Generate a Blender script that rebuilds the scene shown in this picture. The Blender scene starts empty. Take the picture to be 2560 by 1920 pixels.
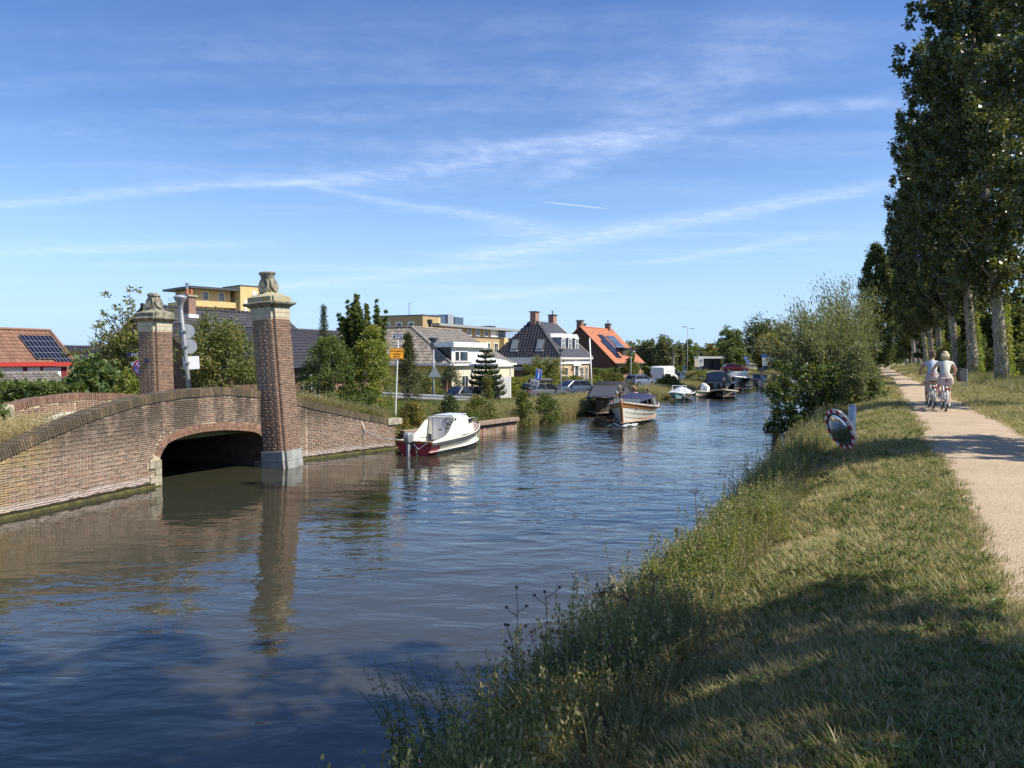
import bpy, bmesh, math, random
import numpy as np
from mathutils import Vector, Matrix, Euler
R = math.radians
sc = bpy.context.scene
col = sc.collection
rng = np.random.default_rng(7)
random.seed(7)

# ---------------------------------------------------------------- camera
F, CX, CY, HY, ZC = 1850.0, 1280.0, 960.0, 897.0, 3.0      # focal length, centre and horizon in photo pixels; eye height above the water
PITCH = math.atan((CY - HY) / F)
cam = bpy.data.cameras.new('camera'); camo = bpy.data.objects.new('camera', cam); col.objects.link(camo)
cam.sensor_width = 36.0; cam.lens = 36.0 * F / 2560.0; cam.clip_start = 0.05; cam.clip_end = 6000
camo.location = (0, 0, ZC); camo.rotation_euler = (math.pi/2 - PITCH, 0, 0)
sc.camera = camo

# ---------------------------------------------------------------- light
SUN_AZ = R(-19.0)          # direction towards the sun, measured from +X to +Y
SUN_EL = R(49.0)
sun = bpy.data.lights.new('sun', 'SUN'); suno = bpy.data.objects.new('sun', sun); col.objects.link(suno)
sun.energy = 4.4; sun.angle = R(0.55); sun.color = (1.0, 0.93, 0.82)
sd = Vector((math.cos(SUN_EL)*math.cos(SUN_AZ), math.cos(SUN_EL)*math.sin(SUN_AZ), math.sin(SUN_EL)))
suno.rotation_euler = sd.to_track_quat('Z', 'Y').to_euler(); suno.location = (40, -20, 60)
sc.view_settings.view_transform = 'Standard'; sc.view_settings.look = 'None'
sc.view_settings.exposure = 0.72; sc.view_settings.gamma = 1.0
sc.cycles.use_denoising = True
sc.cycles.max_bounces = 4; sc.cycles.diffuse_bounces = 2; sc.cycles.glossy_bounces = 2
sc.cycles.transmission_bounces = 2; sc.cycles.transparent_max_bounces = 4
sc.cycles.caustics_reflective = False; sc.cycles.caustics_refractive = False
sc.cycles.sample_clamp_indirect = 4.0

# ---------------------------------------------------------------- node helpers
class NT:
    def __init__(s, tree): s.t = tree; s.n = tree.nodes; s.l = tree.links
    def new(s, typ, **kw):
        n = s.n.new(typ)
        for k, v in kw.items():
            if isinstance(v, tuple) and k == 'op': pass
            setattr(n, k, v)
        return n
    def link(s, a, b): s.l.new(a, b)
    def _in(s, sock, v):
        if hasattr(v, 'is_output'): s.l.new(v, sock)
        elif v is not None: sock.default_value = v
    def math(s, op, a, b=None, c=None, clamp=False):
        n = s.n.new('ShaderNodeMath'); n.operation = op; n.use_clamp = clamp
        for i, v in enumerate((a, b, c)):
            if v is not None: s._in(n.inputs[i], v)
        return n.outputs[0]
    def vmath(s, op, a, b=None):
        n = s.n.new('ShaderNodeVectorMath'); n.operation = op
        s._in(n.inputs[0], a)
        if b is not None: s._in(n.inputs[1], b)
        return n.outputs['Value'] if op in ('DOT_PRODUCT', 'LENGTH') else n.outputs[0]
    def mix(s, f, a, b, blend='MIX'):
        n = s.n.new('ShaderNodeMix'); n.data_type = 'RGBA'; n.blend_type = blend
        s._in(n.inputs[0], f); s._in(n.inputs[6], a if hasattr(a, 'is_output') else c4(a)); s._in(n.inputs[7], b if hasattr(b, 'is_output') else c4(b))
        return n.outputs[2]
    def noise(s, vec, scale, detail=3.0, rough=0.55, dist=0.0, dim='3D'):
        n = s.n.new('ShaderNodeTexNoise'); n.noise_dimensions = dim
        if vec is not None: s.l.new(vec, n.inputs['Vector'])
        n.inputs['Scale'].default_value = scale; n.inputs['Detail'].default_value = detail
        n.inputs['Roughness'].default_value = rough; n.inputs['Distortion'].default_value = dist
        return n.outputs['Fac']
    def ramp(s, f, lo, hi, smooth=True):
        n = s.n.new('ShaderNodeMapRange'); n.interpolation_type = 'SMOOTHSTEP' if smooth else 'LINEAR'
        s._in(n.inputs[0], f); n.inputs[1].default_value = lo; n.inputs[2].default_value = hi
        return n.outputs[0]
    def mapping(s, vec, scale=(1,1,1), rot=(0,0,0), loc=(0,0,0)):
        n = s.n.new('ShaderNodeMapping'); s.l.new(vec, n.inputs[0])
        n.inputs['Scale'].default_value = scale; n.inputs['Rotation'].default_value = rot; n.inputs['Location'].default_value = loc
        return n.outputs[0]
def c4(c): return (c[0], c[1], c[2], 1.0) if hasattr(c, '__len__') else (c, c, c, 1.0)

# ---------------------------------------------------------------- world: sky with thin cirrus
world = bpy.data.worlds.new('World'); sc.world = world; world.use_nodes = True
world.cycles.sampling_method = 'MANUAL'; world.cycles.sample_map_resolution = 256
wt = NT(world.node_tree); wt.n.clear()
sky = wt.new('ShaderNodeTexSky'); sky.sky_type = 'NISHITA'; sky.sun_disc = False
sky.sun_elevation = SUN_EL; sky.sun_rotation = math.pi/2 - SUN_AZ
sky.air_density = 1.0; sky.dust_density = 0.35; sky.ozone_density = 2.6; sky.altitude = 0.0
tc = wt.new('ShaderNodeTexCoord')
sx = wt.new('ShaderNodeSeparateXYZ'); wt.link(tc.outputs['Generated'], sx.inputs[0])
zc = wt.math('MAXIMUM', sx.outputs[2], 0.015)
U = wt.math('DIVIDE', sx.outputs[0], zc); V = wt.math('DIVIDE', sx.outputs[1], zc)
cb = wt.new('ShaderNodeCombineXYZ'); wt.link(U, cb.inputs[0]); wt.link(V, cb.inputs[1])
P0 = cb.outputs[0]
warp = wt.new('ShaderNodeTexNoise'); wt.link(P0, warp.inputs['Vector']); warp.inputs['Scale'].default_value = 0.55; warp.inputs['Detail'].default_value = 3
wv = wt.vmath('SCALE', wt.vmath('SUBTRACT', warp.outputs['Color'], (0.5, 0.5, 0.5)))
wv.node.inputs['Scale'].default_value = 0.55
P1 = wt.vmath('ADD', P0, wv)
fine = wt.new('ShaderNodeTexNoise'); wt.link(P1, fine.inputs['Vector']); fine.inputs['Scale'].default_value = 7.0; fine.inputs['Detail'].default_value = 5; fine.inputs['Roughness'].default_value = 0.62
def sky_uv(px, py):
    e = (HY - py) / F
    return ((px - CX) / F / e, 1.0 / e)
def streak(p0, p1, w0, w1, amp):
    """a long wisp between two points of the cloud layer"""
    a = Vector((*p0, 0)); b = Vector((*p1, 0)); d = b - a; L = d.length; d /= L; nrm = Vector((-d.y, d.x, 0))
    rel = wt.vmath('SUBTRACT', P1, tuple(a))
    t = wt.math('DIVIDE', wt.vmath('DOT_PRODUCT', rel, tuple(d)), L)
    q = wt.vmath('DOT_PRODUCT', rel, tuple(nrm))
    w = wt.math('ADD', wt.math('MULTIPLY', t, w1 - w0), w0)
    w = wt.math('MAXIMUM', w, 0.02)
    qq = wt.math('DIVIDE', q, w)
    g = wt.math('POWER', 2.718, wt.math('MULTIPLY', wt.math('MULTIPLY', qq, qq), -1.0))
    e = wt.math('MULTIPLY', wt.ramp(t, -0.12, 0.12), wt.math('SUBTRACT', 1.0, wt.ramp(t, 0.82, 1.15)))
    return wt.math('MULTIPLY', wt.math('MULTIPLY', g, e), amp)
def cirrus(ang, sx_, sy_, lo, hi, amp, loc=(0,0,0), detail=4):
    m = wt.mapping(P1, scale=(sx_, sy_, 1), rot=(0, 0, ang), loc=loc)
    return wt.math('MULTIPLY', wt.ramp(wt.noise(m, 1.0, detail, 0.6), lo, hi), amp)
cl = cirrus(R(25), 0.16, 1.15, 0.47, 0.80, 0.42)
cl = wt.math('ADD', cl, cirrus(R(47), 0.14, 0.55, 0.50, 0.80, 0.45, (3.1, 1.7, 0)))
for (a, b, w0, w1, amp) in (
        (sky_uv(-500, 560), sky_uv(760, 455), 0.16, 0.10, 0.55), (sky_uv(700, 462), sky_uv(1690, 325), 0.10, 0.14, 0.45),
        (sky_uv(1720, 320), sky_uv(2230, 262), 0.07, 0.09, 0.45), (sky_uv(760, 462), sky_uv(1400, 590), 0.05, 0.30, 0.5),
        (sky_uv(1150, 650), sky_uv(2300, 455), 0.35, 0.16, 0.75), (sky_uv(1350, 460), sky_uv(2000, 60), 0.10, 0.30, 0.34),
        (sky_uv(1620, 660), sky_uv(2050, 595), 0.22, 0.2, 0.5), (sky_uv(600, 730), sky_uv(1300, 655), 0.4, 0.3, 0.45),
        (sky_uv(1130, 755), sky_uv(1480, 715), 0.5, 0.5, 0.5), (sky_uv(-100, 640), sky_uv(700, 610), 0.25, 0.2, 0.35)):
    cl = wt.math('ADD', cl, streak(a, b, w0, w1, amp))
# one sharp young trail
a = Vector((*sky_uv(1340, 506), 0)); b = Vector((*sky_uv(1525, 526), 0)); d = (b - a); L = d.length; d /= L
rel = wt.vmath('SUBTRACT', P0, tuple(a)); t = wt.math('DIVIDE', wt.vmath('DOT_PRODUCT', rel, tuple(d)), L)
q = wt.math('ABSOLUTE', wt.vmath('DOT_PRODUCT', rel, (-d.y, d.x, 0)))
tr = wt.math('MULTIPLY', wt.math('SUBTRACT', 1.0, wt.ramp(q, 0.004, 0.026)), wt.math('MULTIPLY', wt.ramp(t, 0.0, 0.3), wt.math('SUBTRACT', 1.0, wt.ramp(t, 0.8, 1.0))))
mod = wt.math('ADD', wt.math('MULTIPLY', wt.ramp(fine.outputs['Fac'], 0.28, 0.78), 0.8), 0.35)
cl = wt.math('MULTIPLY', wt.math('MULTIPLY', cl, mod), 0.40)
cl = wt.math('ADD', cl, wt.math('MULTIPLY', tr, 0.35))
cl = wt.math('MULTIPLY', cl, wt.ramp(sx.outputs[2], 0.0, 0.10))
cl = wt.math('MINIMUM', cl, 0.85)
hs = wt.new('ShaderNodeHueSaturation'); hs.inputs['Saturation'].default_value = 1.22; hs.inputs['Value'].default_value = 1.0; hs.inputs['Hue'].default_value = 0.512
wt.link(sky.outputs[0], hs.inputs['Color'])
hz = wt.math('SUBTRACT', 1.0, wt.ramp(sx.outputs[2], -0.02, 0.30))      # pale summer haze all round the horizon
skyc = wt.mix(wt.math('MULTIPLY', hz, 0.85), hs.outputs[0], (2.75, 4.35, 7.0))
mixc = wt.mix(cl, skyc, (6.4, 7.2, 8.4))
bg = wt.new('ShaderNodeBackground'); wt.link(mixc, bg.inputs[0]); bg.inputs[1].default_value = 0.105
wo = wt.new('ShaderNodeOutputWorld'); wt.link(bg.outputs[0], wo.inputs[0])

# ---------------------------------------------------------------- pixel helpers (direction only; the distance comes from what a thing stands on)
cP, sP = math.cos(PITCH), math.sin(PITCH)
def ray(px, py):
    u = (px - CX) / F; v = (CY - py) / F
    return Vector((u, cP + v*sP, v*cP - sP))
def gp(px, py, z):
    d = ray(px, py); t = (z - ZC) / d.z
    return Vector((d.x*t, d.y*t, z))
def at(px, py, Y):
    d = ray(px, py); t = Y / d.y
    return Vector((d.x*t, Y, ZC + d.z*t))
# ---------------------------------------------------------------- mesh helpers
class MB:
    """collects shapes, then links them as ONE mesh object"""
    def __init__(s, M=None): s.v = []; s.f = []; s.mi = []; s.M = M; s.cm = 0
    def add(s, verts, faces, M=None):
        o = len(s.v)
        T = M if M is not None else s.M
        for p in verts:
            p = Vector(p); s.v.append(T @ p if T is not None else p)
        for f in faces: s.f.append([i + o for i in f]); s.mi.append(s.cm)
        return s
    def box(s, c, size, rot=None, M=None, taper=1.0):
        x, y, z = size[0]/2, size[1]/2, size[2]/2
        vs = [(-x,-y,-z),(x,-y,-z),(x,y,-z),(-x,y,-z),(-x*taper,-y*taper,z),(x*taper,-y*taper,z),(x*taper,y*taper,z),(-x*taper,y*taper,z)]
        T = Matrix.Translation(Vector(c))
        if rot is not None: T = T @ Euler(rot).to_matrix().to_4x4()
        if M is not None: T = M @ T
        elif s.M is not None: T = s.M @ T
        return s.add(vs, [(0,3,2,1),(4,5,6,7),(0,1,5,4),(1,2,6,5),(2,3,7,6),(3,0,4,7)], T)
    def span(s, a, b):     # box from min corner to max corner
        a = Vector(a); b = Vector(b)
        return s.box((a+b)/2, (abs(b.x-a.x), abs(b.y-a.y), abs(b.z-a.z)))
    def tube(s, pts, radii, n=8, caps=True):
        pts = [Vector(p) for p in pts]
        if not hasattr(radii, '__len__'): radii = [radii]*len(pts)
        vs = []; fs = []
        up = Vector((0,0,1))
        pu = None
        for i, p in enumerate(pts):
            d = (pts[min(i+1, len(pts)-1)] - pts[max(i-1, 0)]).normalized()
            if pu is None:
                a = d.cross(up)
                if a.length < 1e-3: a = d.cross(Vector((1,0,0)))
                a.normalize()
            else:
                a = (pu - d*pu.dot(d))
                a = a.normalized() if a.length > 1e-5 else d.orthogonal().normalized()
            pu = a
            b = d.cross(a)
            for k in range(n):
                t = 2*math.pi*k/n
                vs.append(p + (a*math.cos(t) + b*math.sin(t))*radii[i])
        for i in range(len(pts)-1):
            for k in range(n):
                fs.append((i*n+k, i*n+(k+1) % n, (i+1)*n+(k+1) % n, (i+1)*n+k))
        if caps: fs.append(tuple(range(n-1, -1, -1))); fs.append(tuple((len(pts)-1)*n+k for k in range(n)))
        return s.add(vs, fs)
    def lathe(s, prof, n=16, c=(0,0,0), axis='z', caps=True, M=None):
        vs = []; fs = []
        for (r, z) in prof:
            for k in range(n):
                t = 2*math.pi*(k+.5)/n
                p = (r*math.cos(t), r*math.sin(t), z)
                if axis == 'y': p = (p[0], p[2], p[1])
                if axis == 'x': p = (p[2], p[0], p[1])
                vs.append((p[0]+c[0], p[1]+c[1], p[2]+c[2]))
        for i in range(len(prof)-1):
            for k in range(n):
                fs.append((i*n+k, i*n+(k+1) % n, (i+1)*n+(k+1) % n, (i+1)*n+k))
        if caps: fs.append(tuple(range(n-1, -1, -1))); fs.append(tuple((len(prof)-1)*n+k for k in range(n)))
        return s.add(vs, fs, M)
    def prism(s, poly, y0, y1, plane='xz'):
        """extrude a 2-d outline; plane xz along y, xy along z, yz along x"""
        n = len(poly)
        def P(p, h): return (p[0], h, p[1]) if plane == 'xz' else (p[0], p[1], h) if plane == 'xy' else (h, p[0], p[1])
        vs = [P(p, y0) for p in poly] + [P(p, y1) for p in poly]
        fs = [tuple(range(n)), tuple(range(2*n-1, n-1, -1))] + [(i, i+n, (i+1) % n + n, (i+1) % n) for i in range(n)]
        return s.add(vs, fs)
    def loft(s, rings, closed=True, caps=True):
        n = len(rings[0]); vs = [p for r in rings for p in r]; fs = []
        for i in range(len(rings)-1):
            for k in range(n if closed else n-1):
                fs.append((i*n+k, i*n+(k+1) % n, (i+1)*n+(k+1) % n, (i+1)*n+k))
        if caps and closed: fs.append(tuple(range(n-1, -1, -1))); fs.append(tuple((len(rings)-1)*n+k for k in range(n)))
        return s.add(vs, fs)
    def ball(s, c, r, n=8, m=6, M=None):
        prof = [(max(1e-4, math.sin(math.pi*i/m)), -math.cos(math.pi*i/m)) for i in range(m+1)]
        rr = r if hasattr(r, '__len__') else (r, r, r)
        T = Matrix.Translation(Vector(c)) @ Matrix.Diagonal((*rr, 1))
        T = (M @ T) if M is not None else (s.M @ T if s.M is not None else T)
        vs = []; fs = []
        for (q, z) in prof:
            for k in range(n):
                t = 2*math.pi*k/n; vs.append((q*math.cos(t), q*math.sin(t), z))
        for i in range(m):
            for k in range(n): fs.append((i*n+k, i*n+(k+1) % n, (i+1)*n+(k+1) % n, (i+1)*n+k))
        return s.add(vs, fs, T)
    def mesh(s, name, mats, smooth=False, bevel=0):
        me = bpy.data.meshes.new(name)
        me.from_pydata([tuple(v) for v in s.v], [], s.f)
        for m in (mats if isinstance(mats, (list, tuple)) else [mats]): me.materials.append(m)
        if len(me.materials) > 1: me.polygons.foreach_set('material_index', s.mi)
        bm = bmesh.new(); bm.from_mesh(me)
        bmesh.ops.recalc_face_normals(bm, faces=bm.faces)
        if bevel: bmesh.ops.bevel(bm, geom=[e for e in bm.edges if len(e.link_faces) == 2 and e.calc_face_angle(0) > 0.6], offset=bevel, segments=2, affect='EDGES', profile=0.6)
        bm.to_mesh(me); bm.free()
        if smooth: me.polygons.foreach_set('use_smooth', [True]*len(me.polygons))
        return me
    def build(s, name, mats, parent=None, smooth=False, bevel=0, auto=None):
        me = s.mesh(name, mats, smooth or auto is not None, bevel)
        if auto is not None: me.set_sharp_from_angle(angle=R(auto))
        return link(name, me, parent)

def link(name, data, parent=None):
    o = bpy.data.objects.new(name, data); col.objects.link(o)
    if parent is not None: o.parent = parent
    return o
def npmesh(name, verts, faces, mat, smooth=False):
    me = bpy.data.meshes.new(name)
    verts = np.asarray(verts, dtype=np.float32).reshape(-1, 3); faces = np.asarray(faces, dtype=np.int32)
    nf, k = faces.shape
    me.vertices.add(len(verts)); me.vertices.foreach_set('co', verts.ravel())
    me.loops.add(nf*k); me.loops.foreach_set('vertex_index', faces.ravel())
    me.polygons.add(nf); me.polygons.foreach_set('loop_start', np.arange(0, nf*k, k, dtype=np.int32))
    try: me.polygons.foreach_set('loop_total', np.full(nf, k, dtype=np.int32))
    except Exception: pass
    if smooth: me.polygons.foreach_set('use_smooth', np.ones(nf, dtype=bool))
    me.update(calc_edges=True)
    for m in (mat if isinstance(mat, (list, tuple)) else [mat]): me.materials.append(m)
    return me
def tag(o, label=None, cat=None, group=None, kind=None):
    if label: o['label'] = label
    if cat: o['category'] = cat
    if group: o['group'] = group
    if kind: o['kind'] = kind
    return o
def thing(name, loc, rz=0.0, label=None, cat=None, group=None):
    o = bpy.data.objects.new(name, None); col.objects.link(o); o.empty_display_size = 0.2
    o.location = loc; o.rotation_euler = (0, 0, rz)
    return tag(o, label, cat, group)
def copy_tree(o, parent=None):
    c = o.copy(); col.objects.link(c); c.parent = parent
    for ch in [x for x in o.children]: copy_tree(ch, c)
    return c

# ---------------------------------------------------------------- materials
def new_mat(name):
    m = bpy.data.materials.new(name); m.use_nodes = True
    t = NT(m.node_tree); t.n.clear()
    out = t.new('ShaderNodeOutputMaterial'); p = t.new('ShaderNodeBsdfPrincipled'); t.link(p.outputs[0], out.inputs[0])
    return m, t, p, out
def pmat(name, c1, c2=None, scale=4.0, rough=0.7, bump=0.0, bscale=None, island=0.0, metal=0.0, spec=None, coat=0.0, detail=4, obj=False, lo=0.35, hi=0.65):
    m, t, p, out = new_mat(name)
    g = t.new('ShaderNodeNewGeometry')
    if obj:
        pos = t.new('ShaderNodeTexCoord').outputs['Object']
    else: pos = g.outputs['Position']
    c = c4(c1)
    if c2 is not None:
        f = t.ramp(t.noise(pos, scale, detail, 0.6), lo, hi)
        c = t.mix(f, c1, c2)
    if island:
        v = t.math('ADD', t.math('MULTIPLY', g.outputs['Random Per Island'], island), 1 - island*0.5)
        hsv = t.new('ShaderNodeHueSaturation'); t._in(hsv.inputs['Color'], c); t.link(v, hsv.inputs['Value']); c = hsv.outputs[0]
    t._in(p.inputs['Base Color'], c)
    p.inputs['Roughness'].default_value = rough; p.inputs['Metallic'].default_value = metal
    if spec is not None: p.inputs['Specular IOR Level'].default_value = spec
    if coat: p.inputs['Coat Weight'].default_value = coat; p.inputs['Coat Roughness'].default_value = 0.05
    if bump:
        b = t.new('ShaderNodeBump'); b.inputs['Strength'].default_value = 1.0; b.inputs['Distance'].default_value = bump
        t.link(t.noise(pos, bscale or scale*3, 4, 0.6), b.inputs['Height']); t.link(b.outputs[0], p.inputs['Normal'])
    return m
def glass_mat(name, c=(0.03, 0.04, 0.05), rough=0.04):
    m, t, p, out = new_mat(name)
    p.inputs['Base Color'].default_value = c4(c); p.inputs['Roughness'].default_value = rough; p.inputs['Specular IOR Level'].default_value = 0.8
    return m
def leaf_mat(name, c1, c2, c3=None, trans=0.35, rough=0.45, spec=0.35, dry=0.0):
    """foliage: every leaf its own shade, some light passing through"""
    m, t, p, out = new_mat(name)
    g = t.new('ShaderNodeNewGeometry'); r = g.outputs['Random Per Island']
    c = t.mix(r, c1, c2)
    if c3 is not None: c = t.mix(t.ramp(t.noise(g.outputs['Position'], 0.9, 2, 0.5), 0.45, 0.7), c, c3)
    if dry:
        fr = t.math('FRACT', t.math('MULTIPLY', r, 37.0))
        c = t.mix(t.math('LESS_THAN', fr, dry), c, (0.30, 0.20, 0.06))
    t._in(p.inputs['Base Color'], c); p.inputs['Roughness'].default_value = rough; p.inputs['Specular IOR Level'].default_value = spec
    tr = t.new('ShaderNodeBsdfTranslucent')
    tcx = t.mix(0.6, c, (0.32, 0.36, 0.05), 'MIX'); t._in(tr.inputs[0], tcx)
    mx = t.new('ShaderNodeMixShader'); mx.inputs[0].default_value = trans
    t.link(p.outputs[0], mx.inputs[1]); t.link(tr.outputs[0], mx.inputs[2]); t.link(mx.outputs[0], out.inputs[0])
    return m
M = {}
def brick_mat(name, c1, c2, c3, stain=None, yellow=False, algae=False):
    m, t, p, out = new_mat(name)
    g = t.new('ShaderNodeNewGeometry'); pos = g.outputs['Position']
    oi = t.new('ShaderNodeObjectInfo')
    r = t.math('FRACT', t.math('ADD', g.outputs['Random Per Island'], oi.outputs['Random']))
    c = t.mix(t.ramp(r, 0.0, 0.6, False), c1, c2)
    c = t.mix(t.ramp(r, 0.72, 1.0, False), c, c3)
    v = t.math('ADD', t.math('MULTIPLY', t.math('FRACT', t.math('MULTIPLY', r, 13.7)), 0.5), 0.75)
    hsv = t.new('ShaderNodeHueSaturation'); t.link(c, hsv.inputs['Color']); t.link(v, hsv.inputs['Value']); c = hsv.outputs[0]
    c = t.mix(t.math('MULTIPLY', t.ramp(t.noise(pos, 18, 4, 0.65), 0.45, 0.75), 0.5), c, (0.44, 0.36, 0.28))
    c = weather(t, pos, c, stain, yellow, algae)
    t.link(c, p.inputs['Base Color']); p.inputs['Roughness'].default_value = 0.88; p.inputs['Specular IOR Level'].default_value = 0.25
    b = t.new('ShaderNodeBump'); b.inputs['Distance'].default_value = 0.006; t.link(t.noise(pos, 60, 4, 0.7), b.inputs['Height']); t.link(b.outputs[0], p.inputs['Normal'])
    return m
def weather(t, pos, c, stain, yellow, algae):
    """grime that has its own shape: runs below the coping, lichen, salt and weed at the waterline"""
    s = t.new('ShaderNodeSeparateXYZ'); t.link(pos, s.inputs[0])
    if stain:
        m1 = t.mapping(pos, scale=(1.6, 1.6, 0.30))
        st = t.ramp(t.noise(m1, 1.5, 5, 0.65), 0.34, 0.58)
        st = t.math('MULTIPLY', st, t.ramp(s.outputs[2], stain[0], stain[1]))
        c = t.mix(t.math('MULTIPLY', st, 0.82), c, (0.075, 0.062, 0.045))
    if yellow:
        yl = t.math('MULTIPLY', t.ramp(t.noise(pos, 1.1, 4, 0.6), 0.46, 0.68), t.math('SUBTRACT', 1.0, t.ramp(s.outputs[1], 13.2, 15.4)))
        c = t.mix(t.math('MULTIPLY', yl, 0.55), c, (0.40, 0.29, 0.06))
        pale = t.math('MULTIPLY', t.ramp(t.noise(pos, 2.3, 4, 0.6), 0.52, 0.7), 0.35)
        c = t.mix(pale, c, (0.46, 0.36, 0.29))
    if algae:
        n = t.math('MULTIPLY', t.math('SUBTRACT', t.noise(pos, 3.0, 4, 0.6), 0.5), 0.16)
        zz = t.math('ADD', s.outputs[2], n)
        salt = t.math('MULTIPLY', t.ramp(zz, 0.10, 0.14), t.math('SUBTRACT', 1.0, t.ramp(zz, 0.16, 0.30)))
        c = t.mix(t.math('MULTIPLY', salt, 0.6), c, (0.55, 0.48, 0.44))
        c = t.mix(t.math('SUBTRACT', 1.0, t.ramp(zz, 0.09, 0.13)), c, (0.035, 0.030, 0.018))
        c = t.mix(t.math('SUBTRACT', 1.0, t.ramp(zz, 0.03, 0.06)), c, (0.12, 0.11, 0.025))
    return c
M['brick'] = brick_mat('wall_brick', (0.265, 0.185, 0.135), (0.20, 0.15, 0.115), (0.29, 0.16, 0.11), stain=(0.75, 1.55), yellow=True, algae=True)
M['mortar'] = None
def mortar_mat():
    m, t, p, out = new_mat('mortar')
    g = t.new('ShaderNodeNewGeometry'); pos = g.outputs['Position']
    c = t.mix(t.noise(pos, 14, 4, 0.6), (0.42, 0.335, 0.235), (0.52, 0.43, 0.32))
    c = weather(t, pos, c, (0.75, 1.55), True, True)
    t.link(c, p.inputs['Base Color']); p.inputs['Roughness'].default_value = 0.95
    return m
M['mortar'] = mortar_mat()
M['brick_pillar'] = brick_mat('pillar_brick', (0.25, 0.155, 0.105), (0.185, 0.12, 0.085), (0.29, 0.175, 0.12), algae=True)
M['mortar_pillar'] = pmat('pillar_mortar', (0.50, 0.40, 0.29), (0.60, 0.50, 0.37), 8, 0.95)
M['coping'] = brick_mat('coping_brick', (0.17, 0.125, 0.065), (0.13, 0.095, 0.055), (0.20, 0.15, 0.09), stain=(0.2, 0.6))
M['coping_mortar'] = pmat('coping_mortar', (0.20, 0.16, 0.09), (0.28, 0.23, 0.14), 5, 0.95)
M['arch_brick'] = brick_mat('arch_brick', (0.27, 0.15, 0.10), (0.22, 0.12, 0.085), (0.31, 0.18, 0.12))
M['stone'] = pmat('sandstone', (0.42, 0.38, 0.28), (0.24, 0.21, 0.15), 6, 0.9, bump=0.006, bscale=30)
M['stone_dark'] = pmat('weathered_stone', (0.30, 0.28, 0.21), (0.13, 0.12, 0.085), 7, 0.92, bump=0.008, bscale=26)
M['stone_neck'] = pmat('neck_stone', (0.50, 0.45, 0.33), (0.40, 0.35, 0.25), 5, 0.9, bump=0.003, bscale=40)
M['bluestone'] = pmat('bluestone', (0.34, 0.34, 0.32), (0.22, 0.22, 0.21), 4, 0.8, bump=0.002, bscale=60)
M['lichen'] = pmat('lichen_stone', (0.33, 0.31, 0.22), (0.42, 0.30, 0.07), 9, 0.92, bump=0.008, bscale=26, lo=0.5, hi=0.62)
M['white'] = pmat('white_paint', (0.80, 0.80, 0.77), (0.72, 0.71, 0.67), 3, 0.45)
M['cream'] = pmat('cream_paint', (0.70, 0.62, 0.44), (0.64, 0.56, 0.40), 2, 0.7)
M['tan_render'] = pmat('tan_render', (0.62, 0.46, 0.20), (0.57, 0.42, 0.19), 1.0, 0.85)
M['tan_render_shaded'] = pmat('shaded_tan_render', (0.42, 0.30, 0.15), (0.37, 0.27, 0.14), 2.0, 0.85)  # darker copy of the tan render: shade on the faces put into colour
M['yellow_wall'] = pmat('yellow_wall', (0.66, 0.50, 0.16), (0.60, 0.45, 0.15), 1.0, 0.8)
M['grey_metal'] = pmat('galvanised', (0.42, 0.44, 0.45), (0.34, 0.36, 0.37), 6, 0.45, metal=0.6)
M['grey_paint'] = pmat('grey_paint', (0.30, 0.31, 0.32), (0.25, 0.26, 0.27), 5, 0.5)
M['dark_grey'] = pmat('dark_grey_paint', (0.06, 0.065, 0.07), None, 5, 0.5)
M['black'] = pmat('black_rubber', (0.015, 0.015, 0.016), None, 5, 0.55)
M['black_gloss'] = pmat('black_gloss', (0.012, 0.012, 0.014), None, 5, 0.15, coat=0.6)
M['glass'] = glass_mat('window_glass')
M['glass_blue'] = glass_mat('window_glass_blue', (0.05, 0.075, 0.11), 0.05)
M['glass_pale'] = glass_mat('pale_glass', (0.20, 0.22, 0.22), 0.15)
M['hood_glass'] = glass_mat('hood_window', (0.09, 0.09, 0.10), 0.35)
M['roof_black'] = pmat('black_roof_tile', (0.030, 0.029, 0.031), (0.045, 0.043, 0.044), 3, 0.38, island=0.3)
M['roof_slate'] = pmat('slate_roof', (0.055, 0.055, 0.060), (0.075, 0.075, 0.08), 3, 0.5)
M['roof_dark'] = pmat('anthracite_roof', (0.028, 0.028, 0.034), (0.038, 0.037, 0.042), 3, 0.55)
M['roof_orange'] = pmat('orange_roof_tile', (0.44, 0.15, 0.065), (0.35, 0.125, 0.06), 4, 0.7, island=0.3)
M['roof_red'] = pmat('red_brown_roof_tile', (0.22, 0.115, 0.075), (0.175, 0.095, 0.06), 3, 0.8, island=0.3)
M['roof_grey'] = pmat('grey_roof_tile', (0.20, 0.18, 0.155), (0.14, 0.128, 0.115), 2.5, 0.85, island=0.4)
M['roof_mossy'] = pmat('pale_roof_tile', (0.31, 0.26, 0.20), (0.20, 0.17, 0.135), 2.2, 0.9, island=0.55)
M['house_brick_dark'] = pmat('dark_house_brick', (0.105, 0.062, 0.045), (0.13, 0.08, 0.055), 9, 0.9)
M['house_brick_sand'] = pmat('sand_house_brick', (0.50, 0.36, 0.22), (0.42, 0.29, 0.18), 14, 0.9)
M['house_brick_pink'] = pmat('pink_house_brick', (0.36, 0.21, 0.16), (0.30, 0.17, 0.13), 12, 0.9)
M['chimney_brick'] = pmat('chimney_brick', (0.30, 0.19, 0.14), (0.20, 0.12, 0.09), 10, 0.9)
M['solar'] = pmat('solar_cell', (0.008, 0.010, 0.022), None, 5, 0.3, spec=0.25)
M['solar_frame'] = pmat('solar_frame', (0.45, 0.46, 0.48), None, 5, 0.4, metal=0.7)
M['red_fascia'] = pmat('red_fascia', (0.42, 0.045, 0.035), None, 5, 0.5)
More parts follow.
